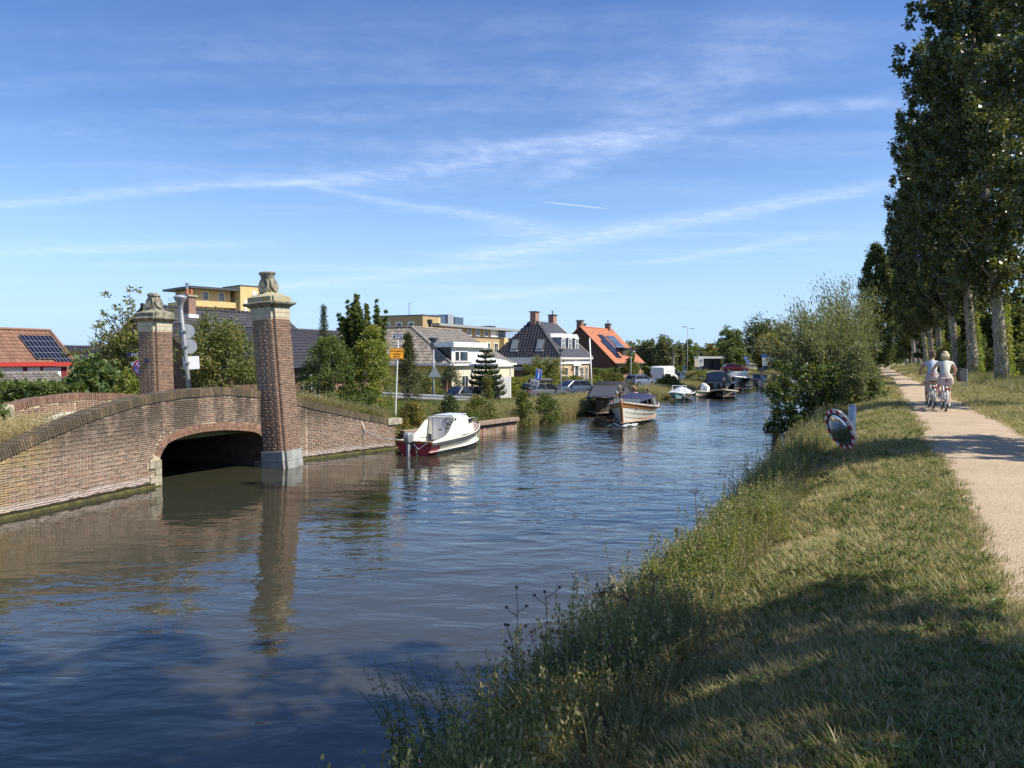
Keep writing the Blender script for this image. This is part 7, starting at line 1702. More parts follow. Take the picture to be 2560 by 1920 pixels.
# site hut and yellow board
a = at(1770, 925, 142.0); t = thing('site_hut', a, 0, 'flat-roofed white site hut behind the boards', 'hut'); MB().box((0, 0, 1.1), (4.0, 2.5, 2.2)).build('wall', M['dark_grey'], t); MB().box((.6, -.3, 2.4), (6.0, 3.5, .4)).build('roof', M['white'], t); MB().box((.2, -1.3, 1.1), (1.0, .05, 1.4)).build('window', M['glass'], t); MB().box((2.4, -1.6, 1.1), (.2, .2, 2.6)).build('post', M['white'], t)
a = at(1743, 935, 126.0); t = thing('information_board', a, 0, 'yellow information board on two posts', 'board'); plate(t, (0, 0, 1.9), .9, 1.4, 'cream', 'board', .02, .05)
for x in (-.35, .35): MB().box((x, .06, .6), (.07, .07, 1.8)).build('post', M['grey_metal'], t)
# far bridge with white railing
a = at(1950, 932, 138.0); b = at(2080, 932, 150.0); d = b-a; Lb = d.length; t = thing('far_bridge', (a.x, a.y, 0), math.atan2(d.y, d.x), 'low far bridge with white tube railing', 'bridge'); zdk = at(1960, 925, 138).z
MB().span((-1, -.5, zdk-1.0), (Lb+25, 4, zdk)).build('deck', M['stone'], t)
for z in (.35, .75, 1.15): MB().tube([(0, -.4, zdk+z), (Lb+25, -.4, zdk+z+.3)], .05, 6).build('rail', M['white'], t)
for i in range(12): MB().tube([(i*2.6, -.4, zdk-.1), (i*2.6, -.4, zdk+1.17+i*.02)], .05, 6).build('post', M['white'], t)
# low wire fence posts in the reeds
for i, (px, py) in enumerate(((1294, 985), (1420, 983), (1468, 985), (1502, 985), (1548, 978), (1557, 975), (1660, 965))):
    p = at(px, py, 50+i*5); tag(MB().box((p.x, p.y, p.z-.5), (.10, .10, 1.3)).build('fence_post', M['timber'], None, bevel=.01), 'weathered timber post in the reeds of the dike', 'post', 'timber posts in the reeds')
# traffic mirror on the bank, leaning out over the water
mc = at(2100, 1073, 14.5)
t = thing('traffic_mirror', (mc.x+.30, mc.y+.22, 0.9), 0, 'leaning round traffic mirror with red and white rim on the bank', 'mirror')
MB().tube([(.02, .02, -.4), (.05, .05, (at(2125, 1020, 14.5).z-.9)+.05)], .055, 10).build('post', M['grey_metal'], t, smooth=True)
MB().lathe([(.075, 0), (.075, .45), (.05, .5), (.03, .52)], 12, (.06, .05, at(2125, 1030, 14.5).z-.9-.38)).build('post_cap', M['grey_metal'], t, auto=40)
nrm = Vector((-0.90, -0.16, -0.36)).normalized()           # faces the water and the bridge
q = nrm.to_track_quat('Z', 'Y'); q = q @ Matrix.Rotation(R(18), 3, 'Z').to_quaternion()
Tm = Matrix.Translation(mc - Vector(t.location)) @ q.to_matrix().to_4x4() @ Matrix.Diagonal((.86, .86, .86, 1))
MB(Tm).lathe([(.10, -.16), (.36, -.13), (.48, -.06), (.50, 0), (.50, .012), (.36, .012)], 36).build('housing', M['cream'], t, auto=40)
mb = MB(Tm); mb.lathe([(.38 - .38*(1-math.cos(a)) if False else .37*math.sin(a), .035 + .09*math.cos(a) - .09 + .06) for a in np.linspace(math.pi/2, .02, 8)], 36); mb.build('mirror_face', M['mirror'], t, smooth=True)
MB(Tm).lathe([(.37, .014), (.39, .04), (.41, .014)], 36, caps=False).build('bezel', M['dark_grey'], t, smooth=True)
for i in range(24):
    a0, a1 = 2*math.pi*i/24, 2*math.pi*(i+1)/24; MB(Tm).add([(r_*math.cos(a), r_*math.sin(a), .019) for r_, a in ((.405, a0), (.405, a1), (.495, a1), (.495, a0))], [(0, 1, 2, 3)]).build('rim_stripe', M['sign_red'] if i % 2 else M['sign_white'], t)
# litter bin by the path
p = gp(2401, 976, 1.40)
t = thing('litter_bin', p, R(15), 'dark grey tapered litter bin on twin posts beside the path', 'litter bin')
s_ = p.y/F
MB().loft([[(x*k+dx, y*k, z) for x, y in ((-.24, -.16), (.24, -.16), (.24, .16), (-.24, .16))] for k, dx, z in ((.72, 0.06, .45), (1.0, 0, .95), (1.02, 0, 1.0))]).build('body', M['dark_grey'], t, bevel=.02); MB().box((-.02, 0, 1.06), (.50, .34, .05), (0, R(14), 0)).build('lid', M['dark_grey'], t, bevel=.015)
for y in (-.1, .1): MB().tube([(.27, y, -.3), (.27, y, 1.1)], .03, 8).build('post', M['grey_metal'], t)
# blue balloon caught in the poplars
p = at(2296, 646, 60.0); t = thing('foil_balloon', p, 0, 'deflated blue foil balloon caught in the poplars', 'balloon'); mb = MB(); mb.ball((0, 0, 0), (.16, .10, .28), 10, 8); mb.ball((-.07, 0, .18), (.10, .07, .16), 8, 6); mb.build('balloon_skin', M['blue_foil'], t, smooth=True); MB().tube([(0, 0, -.25), (.05, 0, -.6)], .01, 4).build('ribbon', M['white'], t)
# ---------------------------------------------------------------- people
def skin_body(name, J, Eg, parent, mats, seg_mat, sub=2, smooth=True):
    """J: joint -> (position, radius); Eg: bones; one continuous surface, each face coloured by its nearest bone"""
    keys = list(J); me = bpy.data.meshes.new(name); me.from_pydata([J[k][0] for k in keys], [(keys.index(a), keys.index(b)) for a, b in Eg], [])
    o = bpy.data.objects.new(name, me); col.objects.link(o)
    md = o.modifiers.new('skin', 'SKIN'); md.use_smooth_shade = True
    for i, k in enumerate(keys):
        r = J[k][1]; r = r if hasattr(r, '__len__') else (r, r); me.skin_vertices[0].data[i].radius = r
    me.skin_vertices[0].data[keys.index('pelvis')].use_root = True
    sb = o.modifiers.new('sub', 'SUBSURF'); sb.levels = sub; sb.render_levels = sub
    dg = bpy.context.evaluated_depsgraph_get(); nm = bpy.data.meshes.new_from_object(o.evaluated_get(dg)); bpy.data.objects.remove(o)
    for m in mats: nm.materials.append(m)
    A = np.array([J[a][0] for a, b in Eg]); B_ = np.array([J[b][0] for a, b in Eg])
    for p in nm.polygons:
        c = np.array(p.center); ab = B_-A; t = np.clip(((c-A)*ab).sum(1)/np.maximum((ab*ab).sum(1), 1e-9), 0, 1); dd = np.linalg.norm(A+ab*t[:, None]-c, axis=1); i = int(dd.argmin())
        sm = seg_mat.get(Eg[i], 0); p.material_index = sm[0 if t[i] < sm[2] else 1] if isinstance(sm, tuple) else sm
        p.use_smooth = True
    nm.name = name
    return link(name, nm, parent)
def hand(J, Eg, k, side, p, d, seg, m):
    """palm and five bent fingers closed round a grip; p wrist, d direction of the palm"""
    d = Vector(d).normalized(); s = Vector((0, side, 0)); dn = Vector((0, 0, -1))
    J['palm'+k] = (tuple(Vector(p)+d*.06), (.032, .022)); Eg.append(('wrist'+k, 'palm'+k)); seg[('wrist'+k, 'palm'+k)] = m
    for i in range(4):
        b = Vector(p)+d*.10 + s*(.026-.017*i); J['kn%d' % i+k] = (tuple(b), .010); J['fm%d' % i+k] = (tuple(b+d*.028+dn*(.018+.002*i)), .009); J['ft%d' % i+k] = (tuple(b+d*.014+dn*(.045-.003*abs(i-1))), .008)
        for e in (('palm'+k, 'kn%d' % i+k), ('kn%d' % i+k, 'fm%d' % i+k), ('fm%d' % i+k, 'ft%d' % i+k)): Eg.append(e); seg[e] = m
    b = Vector(p)+d*.045 - s*side*side*.03; J['th1'+k] = (tuple(b), .011); J['th2'+k] = (tuple(b+d*.035+dn*.025), .009)
    for e in (('palm'+k, 'th1'+k), ('th1'+k, 'th2'+k)): Eg.append(e); seg[e] = m
def face_parts(t, hp, fwd, hair, kind='short', r=.1):
    """nose, eyes, mouth and ears on the head; hair shaped over it"""
    hp = Vector(hp); f = Vector(fwd).normalized(); s = Vector((-f.y, f.x, 0)); up = Vector((0, 0, 1))
    T = Matrix((( f.x, s.x, 0, hp.x), (f.y, s.y, 0, hp.y), (f.z, s.z, 1, hp.z), (0, 0, 0, 1)))
    mb = MB(T); mb.ball((r*.98, 0, -.012), (.020, .014, .026), 6, 5); mb.ball((0, r*.82, -.01), (.018, .014, .03), 6, 5); mb.ball((0, -r*.82, -.01), (.018, .014, .03), 6, 5); return T
def hair_mesh(t, T, mat, kind, r=.1):
    mb = MB(T); g = np.random.default_rng(3)
    if kind == 'bob':
        mb.ball((-.012, 0, .025), (r*1.12, r*1.06, r*1.18), 14, 10); mb.ball((-.045, 0, -.055), (r*.80, r*1.0, r*.95), 12, 8)
        for i in range(9): a = -1.2+2.4*i/8; mb.tube([(-.05-.05*math.cos(a), .09*math.sin(a), .04), (-.06-.06*math.cos(a), .10*math.sin(a), -.06), (-.05-.045*math.cos(a), .09*math.sin(a), -.15)], [.028, .03, .014], 6)
    elif kind == 'bun':
        mb.ball((-.015, 0, .03), (r*1.1, r*1.02, r*1.12), 14, 10); mb.ball((-.10, 0, .085), (.055, .055, .05), 10, 7)
    else:
        mb.ball((-.02, 0, .03), (r*1.04, r*.98, r*1.06), 12, 8)
    return mb.build('hair', M[mat], t, smooth=True)
def rider(root, s=1.0, mats=None, hair='hair_blond', kind='bob', left_up=False, skirt=None, bag=None):
    """a cyclist in the saddle, x forward"""
    t = root
    seg = {}; J = {}; Eg = []
    J['pelvis'] = ((-.20, 0, .99), (.155, .17)); J['waist'] = ((-.15, 0, 1.16), (.115, .14)); J['chest'] = ((-.04, 0, 1.37), (.125, .165)); J['neckb'] = ((.0, 0, 1.50), (.06, .075)); J['neck'] = ((.035, 0, 1.56), .05); J['head'] = ((.06, 0, 1.665), (.088, .098)); J['crown_'] = ((.06, 0, 1.72), (.07, .075))
    for e, m in ((('pelvis', 'waist'), 1), (('waist', 'chest'), 0), (('chest', 'neckb'), 0), (('neckb', 'neck'), 2), (('neck', 'head'), 2), (('head', 'crown_'), 2)): Eg.append(e); seg[e] = m
    seg[('pelvis', 'waist')] = (1, 0, .55)
    for sd_, k in ((1, 'l'), (-1, 'r')):
        J['sh'+k] = ((.0, sd_*.18, 1.46), .058); J['el'+k] = ((.18, sd_*.31, 1.22), .040); J['wrist'+k] = ((.40, sd_*.295, 1.10), .027)
        for e, m in ((('chest', 'sh'+k), 0), (('sh'+k, 'el'+k), (0, 2, .25)), (('el'+k, 'wrist'+k), 2)): Eg.append(e); seg[e] = m
        hand(J, Eg, k, sd_, J['wrist'+k][0], (.9, 0, -.12), seg, 2)
        up = (sd_ > 0) == left_up
        hip = (-.17, sd_*.10, .94); kn = (.24, sd_*.125, .80) if up else (.20, sd_*.12, .58); an = (.02, sd_*.13, .43) if up else (.03, sd_*.13, .19); toe = (.20, sd_*.14, .37) if up else (.20, sd_*.14, .115)
        J['hip'+k] = (hip, .105); J['kn'+k] = (kn, .062); J['calf'+k] = (tuple((Vector(kn)*.6+Vector(an)*.4) + Vector((-.03, 0, 0))), .056); J['an'+k] = (an, .034); J['heel'+k] = ((an[0]-.05, an[1], an[2]-.05), .034); J['toe'+k] = (toe, .036)
        for e, m in ((('pelvis', 'hip'+k), 1), (('hip'+k, 'kn'+k), 1), (('kn'+k, 'calf'+k), (1, 2, .35) if skirt else 1), (('calf'+k, 'an'+k), 2), (('an'+k, 'heel'+k), 3), (('heel'+k, 'toe'+k), 3)): Eg.append(e); seg[e] = m
    b = skin_body('body', J, Eg, t, mats, seg)
    T = face_parts(t, (.06, 0, 1.67), (1, 0, 0), hair); hair_mesh(t, T, hair, kind)
    if skirt:       # loose shorts / skirt cloth over seat and thighs
        rings = []
        for (x, w, z, dz) in ((-.16, .135, 1.13, 0), (-.19, .20, 1.02, 0), (-.20, .225, .90, 0), (-.10, .235, .80, -.02)):
            rings.append([(x + .17*math.cos(a), w*math.sin(a), z + dz*math.cos(a)) for a in np.linspace(0, 2*math.pi, 18)[:-1]])
        MB().loft(rings, caps=False).build('shorts', M[skirt], t, smooth=True)
    return b
def bicycle(loc, rz, label, paint='white'):
    t = thing('bicycle', loc, rz, label, 'bicycle'); R_ = .335
    for x in (-.55, .55):
        w = MB()
        pts = [(x+R_*math.cos(a), 0, R_+.02+R_*math.sin(a)) for a in np.linspace(0, 2*math.pi, 29)]
        w.tube(pts, .022, 7, False); w = w.build('wheel', M['black'], t, smooth=True)
        MB().tube([(x+(R_-.03)*math.cos(a), 0, R_+.02+(R_-.03)*math.sin(a)) for a in np.linspace(0, 2*math.pi, 29)], .011, 6, False).build('rim', M['grey_metal'], w)
        sp = MB()
        for i in range(18): a = i*math.pi/9; sp.tube([(x, .02*(-1)**i, R_+.02), (x+(R_-.03)*math.cos(a), 0, R_+.02+(R_-.03)*math.sin(a))], .0025, 3, False)
        tag(sp.build('spokes', M['grey_metal'], w), kind='stuff'); MB().lathe([(.03, -.04), (.03, .04)], 8, (x, 0, R_+.02), 'y').build('hub', M['grey_metal'], w)
        MB().tube([(x+.375*math.cos(a), 0, R_+.02+.375*math.sin(a)) for a in np.linspace(-.2 if x < 0 else .3, 3.4, 16)], .024, 6).build('mudguard', M[paint], t, smooth=True)
    fr = MB(); bb = (-.05, 0, .30); seat = (-.20, 0, .80); hd1 = (.40, 0, .86); hd0 = (.46, 0, .62)
    for a, b in ((bb, seat), (bb, hd0), ((-.12, 0, .55), hd0), (hd0, hd1), (bb, (-.55, .06, .355)), (bb, (-.55, -.06, .355)), (seat, (-.55, .06, .355)), (seat, (-.55, -.06, .355)), (hd0, (.55, .05, .355)), (hd0, (.55, -.05, .355))): fr.tube([a, b], .018 if 'abs' else .02, 7)
    fr.build('frame', M[paint], t, smooth=True)
    MB().loft([[(x, y, z) for x, y in ((-.34, -w), (-.30, -w*1.1), (-.02, -.025), (-.02, .025), (-.30, w*1.1), (-.34, w))] for w, z in ((.08, .84), (.11, .88), (.10, .91))]).build('saddle', M['shoe_dark'], t, bevel=.012); MB().tube([seat, (-.23, 0, .88)], .014, 6).build('seat_post', M['grey_metal'], t)
    hb = MB(); hb.tube([(.40, 0, .86), (.37, 0, 1.06)], .014, 6); hb.tube([(.46, .30, 1.08), (.40, .22, 1.10), (.38, 0, 1.07), (.40, -.22, 1.10), (.46, -.30, 1.08)], .013, 6); hb.build('handlebar', M['grey_metal'], t)
    for y in (-.30, .30): MB().tube([(.44, y*.93, 1.085), (.52, y*1.03, 1.07)], .017, 7).build('grip', M['black'], t)
    MB().box((-.60, 0, .70), (.34, .13, .02)).build('carrier', M['grey_metal'], t); MB().tube([(-.72, .06, .70), (-.56, .07, .37)], .008, 5).build('carrier_stay', M['grey_metal'], t); MB().tube([(-.72, -.06, .70), (-.56, -.07, .37)], .008, 5).build('carrier_stay', M['grey_metal'], t)
    MB().box((-.79, 0, .68), (.03, .12, .06)).build('rear_light', M['red_light'], t, bevel=.008)
    MB().tube([(-.05, -.13, .14), (-.05, -.08, .14), (-.05, .08, .46), (-.05, .13, .46)], .011, 5).build('crank', M['grey_metal'], t)
    for y, z in ((-.15, .14), (.15, .46)): MB().box((-.05, y, z), (.09, .07, .022)).build('pedal', M['black'], t)
    for s in (-1, 1): MB().tube([(-.18, s*.03, .28), (-.30, s*.12, .06)], .010, 5).build('kickstand', M['black'], t)
    MB().lathe([(.09, -.02), (.09, .0)], 16, bb, 'y').build('chainring', M['dark_grey'], t)
    return t
hdg = AXIS + R(1)
p = gp(2364, 1029, 1.432); b1 = Vector((p.x, p.y, 1.43)) + E*0.55
bicycle(b1, hdg, 'white bicycle ridden along the path by the blond woman')
t = thing('person', b1, hdg, 'cyclist with blond bob, off-white sleeveless top and pale trousers, seen from behind', 'person')
rider(t, 1.0, [M['cloth_white'], M['cloth_beige'], M['skin_pale'], M['shoe']], 'hair_blond', 'bob', True, 'cloth_beige')
b_ = MB().box((-.47, 0, .90), (.14, .30, .22)).build('pink_bag', M['cloth_pink'], t, bevel=.03); MB().box((-.545, .0, .93), (.012, .05, .10)).build('bag_clasp', M['maroon'], b_)
b2 = b1 + E*1.1 - N1*0.27
bicycle(b2, hdg + R(1.5), 'second bicycle half hidden beside the white one')
t = thing('person', b2, hdg + R(1.5), 'second cyclist with pinned-up hair and pale blue top, riding beside the blond woman', 'person')
rider(t, 1.0, [M['cloth_pale_blue'], M['cloth_pink'], M['skin'], M['shoe_dark']], 'hair_brown', 'bun', False, 'cloth_pink')
def sitter(loc, rz, label, mats, hair, kind='short', standing=False, s=1.0):
    """someone sitting in a boat, x forward; hands resting on the knees or the tiller"""
    t = thing('person', loc, rz, label, 'person'); t.scale = (s, s, s); seg = {}; J = {}; Eg = []
    J['pelvis'] = ((0, 0, .10), (.15, .17)); J['waist'] = ((.0, 0, .28), (.115, .14)); J['chest'] = ((.01, 0, .48), (.125, .165)); J['neckb'] = ((.02, 0, .61), (.06, .075)); J['neck'] = ((.03, 0, .67), .05); J['head'] = ((.05, 0, .775), (.088, .096)); J['crown_'] = ((.045, 0, .84), (.07, .075))
    for e, m in ((('pelvis', 'waist'), 1), (('waist', 'chest'), 0), (('chest', 'neckb'), 0), (('neckb', 'neck'), 2), (('neck', 'head'), 2), (('head', 'crown_'), 2)): Eg.append(e); seg[e] = m
    for sd_, k in ((1, 'l'), (-1, 'r')):
        J['sh'+k] = ((.0, sd_*.18, .57), .058); J['el'+k] = ((.10, sd_*.25, .32), .040); J['wrist'+k] = ((.32, sd_*.16, .27), .027)
        for e, m in ((('chest', 'sh'+k), 0), (('sh'+k, 'el'+k), (0, 2, .4)), (('el'+k, 'wrist'+k), 2)): Eg.append(e); seg[e] = m
        hand(J, Eg, k, sd_, J['wrist'+k][0], (.9, 0, -.2), seg, 2)
        if standing: pts = ((.0, sd_*.10, .04), (.03, sd_*.11, -.38), (-.02, sd_*.11, -.58), (-.02, sd_*.11, -.78), (.14, sd_*.12, -.84))
        else: pts = ((.04, sd_*.10, .08), (.45, sd_*.12, .10), (.45, sd_*.12, -.10), (.44, sd_*.12, -.32), (.60, sd_*.12, -.38))
        for nm, p_, r_ in zip(('hip', 'kn', 'calf', 'an', 'toe'), pts, (.10, .06, .055, .035, .036)): J[nm+k] = (p_, r_)
        for a, b, m in (('pelvis', 'hip'+k, 1), ('hip'+k, 'kn'+k, 1), ('kn'+k, 'calf'+k, 1), ('calf'+k, 'an'+k, 1), ('an'+k, 'toe'+k, 3)): Eg.append((a, b)); seg[(a, b)] = m
    skin_body('body', J, Eg, t, mats, seg, 1)
    T = face_parts(t, (.05, 0, .78), (1, 0, 0), hair)
    fm = MB(T); fm.ball((.092, 0, -.012), (.022, .015, .028), 6, 5); fm.build('nose', mats[2], t, smooth=True)
    fm = MB(T)
    for y in (-.034, .034): fm.ball((.084, y, .012), (.012, .014, .009), 6, 4)
    fm.build('eyes', M['sign_black'], t); MB(T).box((.086, 0, -.048), (.012, .045, .009)).build('mouth', M['maroon'], t)
    for y in (-.09, .09): MB(T).ball((0, y, -.01), (.02, .014, .032), 6, 5).build('ear', mats[2], t, smooth=True)
    hair_mesh(t, T, hair, kind); return t
sm = sloop_t.matrix_basis
def aboard(m, x, y, z): return m @ Vector((x, y, z))
sitter(aboard(sm, 2.2, -.80, .80), SLOOP_HD, 'grey-haired man in dark clothes at the sloop helm', [M['cloth_dark'], M['cloth_dark'], M['skin'], M['shoe_dark']], 'hair_grey', 'short')
sitter(aboard(sm, 3.4, -.72, .56), SLOOP_HD, 'passenger with grey hair under the front of the navy canopy', [M['cloth_dark'], M['cloth_dark'], M['skin'], M['shoe_dark']], 'hair_grey')
sitter(aboard(sm, .55, .35, .74), SLOOP_HD + R(35), 'child in a taupe top sitting at the sloop stern', [M['cloth_taupe'], M['cloth_dark'], M['skin'], M['shoe_dark']], 'hair_brown', 'bun', s=.85)
sitter(aboard(sm, .8, -.30, .70), SLOOP_HD - R(20), 'woman with dark hair leaning back at the sloop stern', [M['cloth_pink'], M['cloth_taupe'], M['skin'], M['shoe']], 'hair_brown', 'bob')
lm_ = launch_t.matrix_basis; sitter(aboard(lm_, 1.3, -.1, .58), launch_t.rotation_euler.z, 'helmsman of the low black launch with a pale cap', [M['cloth_dark'], M['cloth_dark'], M['skin'], M['shoe_dark']], 'hair_blond')
dm_ = day_t.matrix_basis; sitter(aboard(dm_, 4.2, .25, 1.0), day_t.rotation_euler.z + R(40), 'woman with long red-brown hair on the white day boat', [M['skin'], M['cloth_pale_blue'], M['skin'], M['shoe']], 'hair_brown', 'bob')
# ---------------------------------------------------------------- grass, reeds and weeds
def grass_mat(name, c1, c2, c3, trans=0.3):
    m, t, p, out = new_mat(name)
    g = t.new('ShaderNodeNewGeometry'); oi = t.new('ShaderNodeObjectInfo')
    r = t.math('FRACT', t.math('ADD', g.outputs['Random Per Island'], oi.outputs['Random']))
    c = t.mix(r, c1, c2); c = t.mix(t.math('GREATER_THAN', r, 0.68), c, c3)
    big = t.ramp(t.noise(g.outputs['Position'], 0.8, 3, 0.6), 0.38, 0.66)
    c = t.mix(t.math('MULTIPLY', big, 0.55), c, c3)
    t.link(c, p.inputs['Base Color']); p.inputs['Roughness'].default_value = 0.55; p.inputs['Specular IOR Level'].default_value = 0.25
    tr = t.new('ShaderNodeBsdfTranslucent'); t.link(t.mix(0.5, c, (0.30, 0.33, 0.06)), tr.inputs[0]); mx = t.new('ShaderNodeMixShader'); mx.inputs[0].default_value = trans
    t.link(p.outputs[0], mx.inputs[1]); t.link(tr.outputs[0], mx.inputs[2]); t.link(mx.outputs[0], out.inputs[0])
    return m
M['lawn'] = grass_mat('lawn_grass', (0.20, 0.205, 0.055), (0.31, 0.285, 0.095), (0.50, 0.40, 0.21))
M['tall'] = grass_mat('tall_grass', (0.12, 0.155, 0.045), (0.20, 0.215, 0.075), (0.40, 0.32, 0.16))
M['reed'] = grass_mat('reed_grass', (0.19, 0.21, 0.065), (0.36, 0.33, 0.13), (0.58, 0.46, 0.24))
M['dry'] = grass_mat('dry_grass', (0.46, 0.37, 0.17), (0.38, 0.30, 0.13), (0.55, 0.46, 0.24))
L['weed'] = leaf_mat('weed_leaf', (0.085, 0.135, 0.035), (0.165, 0.205, 0.055), None, 0.35, 0.5)
L['nettle'] = leaf_mat('nettle_leaf', (0.10, 0.155, 0.045), (0.16, 0.215, 0.065), None, 0.35, 0.5)
L['goldenweed'] = leaf_mat('golden_weed_leaf', (0.17, 0.21, 0.035), (0.27, 0.27, 0.05), None, 0.4, 0.5)
L['brownleaf'] = leaf_mat('fallen_leaf', (0.28, 0.15, 0.07), (0.38, 0.24, 0.12), None, 0.1, 0.8)
L['umbel'] = leaf_mat('umbel_seed', (0.10, 0.07, 0.04), (0.16, 0.12, 0.07), None, 0.1, 0.9)
L['purple'] = leaf_mat('purple_floret', (0.22, 0.06, 0.24), (0.30, 0.10, 0.30), None, 0.3, 0.7)
def blades(g, n, h0, h1, w, spread, bend, lean=(0, 0)):
    th = g.uniform(0, 6.283, n); r = spread*np.sqrt(g.random(n)); b = np.stack([r*np.cos(th), r*np.sin(th), np.zeros(n)], 1)
    h = g.uniform(h0, h1, n)[:, None]; d = np.stack([np.cos(th)*.6 + g.normal(0, .6, n) + lean[0], np.sin(th)*.6 + g.normal(0, .6, n) + lean[1], np.zeros(n)], 1); d *= bend*g.uniform(.3, 1.3, (n, 1))
    s = unit(np.stack([-d[:, 1], d[:, 0], np.zeros(n)], 1) + g.normal(0, .3, (n, 3))*np.array([1, 1, 0]))*w*g.uniform(.6, 1.2, (n, 1))
    up = np.array([0, 0, 1.0]); V = np.empty((n, 8, 3))
    for k, (f, ww) in enumerate(((0, .8), (.4, 1.0), (.75, .7), (1.0, .12))):
        c = b + up*h*f*(1 - .12*f) + d*h*f*f; V[:, 2*k] = c - s*ww*.5; V[:, 2*k+1] = c + s*ww*.5
    o = np.arange(n)[:, None]*8; Fq = np.concatenate([np.concatenate([o+2*k, o+2*k+1, o+2*k+3, o+2*k+2], 1) for k in range(3)], 0)
    tips = b + up*h*.88 + d*h
    return V.reshape(-1, 3), Fq, tips
def clump(name, mat, g, n, h0, h1, w, spread, bend, seeds=0, extra=None):
    V, Fq, tips = blades(g, n, h0, h1, w, spread, bend)
    if seeds:
        P = np.repeat(tips[:seeds], 14, 0) + g.normal(0, 1, (seeds*14, 3))*np.array([.012, .012, .05])*(h1/.7); A = g.normal(0, .5, P.shape) + np.array([0, 0, 1.2]); A = unit(A); sz = .03*(h1/.7)
        S = unit(np.cross(A, g.normal(size=A.shape)))*sz*.3; q = np.stack([P, P+A*sz*.5+S, P+A*sz, P+A*sz*.5-S], 1).reshape(-1, 3)
        Fq = np.concatenate([Fq, np.arange(len(q)).reshape(-1, 4) + len(V)]); V = np.concatenate([V, q])
    return npmesh(name, V, Fq, mat)
def herb(name, mat, g, stems, h0, h1, leaf, asp=.45, spread=.08, pairs=8, droop=.3, lean=.15, taper=True, top=None):
    """leafy upright weed: stems with opposite leaves"""
    V = []; Fq = []; base = 0; P = []; A = []; Z = []
    for i in range(stems):
        th = g.uniform(0, 6.28); b = np.array([spread*math.cos(th)*g.random(), spread*math.sin(th)*g.random(), 0]); h = g.uniform(h0, h1); d = np.array([g.normal()*lean, g.normal()*lean, 1.0])
        pts = [b + d*h*f + np.array([d[0], d[1], -.1])*h*f*f*.3 for f in np.linspace(0, 1, 5)]
        for a, c in zip(pts, pts[1:]):
            for s in (np.array([.004, 0, 0]), np.array([0, .004, 0])): V += [a-s, a+s, c+s*.7, c-s*.7]; Fq.append((base, base+1, base+2, base+3)); base += 4
        for k in range(pairs):
            f = .15 + .85*(k+.5)/pairs; p = b + d*h*f + np.array([d[0], d[1], -.1])*h*f*f*.3; rot = k*1.57 + th
            for sg in (0, math.pi): P.append(p); A.append([math.cos(rot+sg), math.sin(rot+sg), g.uniform(.1, .5)-droop*(1-f)]); Z.append(leaf*(1.15-.65*f if taper else 1)*g.uniform(.8, 1.2))
    P = np.array(P); A = unit(np.array(A) + g.normal(0, .15, (len(P), 3))); Z = np.array(Z)[:, None]
    S = unit(np.cross(A, np.array([0, 0, 1.0]) + g.normal(0, .2, A.shape))); dn = np.array([0, 0, -1.0])
    q = np.stack([P, P + A*Z*.45 + S*Z*asp*.5, P + A*Z + dn*Z*.18, P + A*Z*.45 - S*Z*asp*.5], 1).reshape(-1, 3)
    nV = len(V); V = np.concatenate([np.array(V), q]); Fq = np.concatenate([np.array(Fq), np.arange(len(q)).reshape(-1, 4)+nV])
    return npmesh(name, V, Fq, mat)
gg = np.random.default_rng(400)
SRC = {'short': [clump('short_tuft', M['lawn'], gg, 34, .03, .085, .0055, .12, .8) for _ in range(5)],
       'mid': [clump('mid_tuft', M['tall'], gg, 30, .16, .38, .008, .10, .6, 3) for _ in range(4)],
       'tall': [clump('tall_tuft', M['tall'], gg, 26, .4, .85, .009, .12, .45, 8) for _ in range(4)],
       'reed': [clump('reed_tuft', M['reed'], gg, 30, .6, 1.15, .014, .22, .28, 12) for _ in range(5)],
       'dry': [clump('dry_tuft', M['dry'], gg, 30, .2, .55, .006, .12, .45, 10) for _ in range(3)],
       'weed': [herb('weed', L['weed'], gg, 5, .18, .45, .07, .45, .08, 7) for _ in range(4)],
       'gold': [herb('golden_weed', L['goldenweed'], gg, 9, .45, .8, .085, .32, .16, 13, .2, .10) for _ in range(3)],
       'low': [herb('clover', L['weed'], gg, 7, .03, .08, .035, .9, .10, 2, 0, .5) for _ in range(3)]}
COLL = {}
for k, ms in SRC.items():
    c = bpy.data.collections.new('src_'+k)
    for i, m in enumerate(ms): c.objects.link(bpy.data.objects.new('src_%s_%02d' % (k, i), m))
    COLL[k] = c
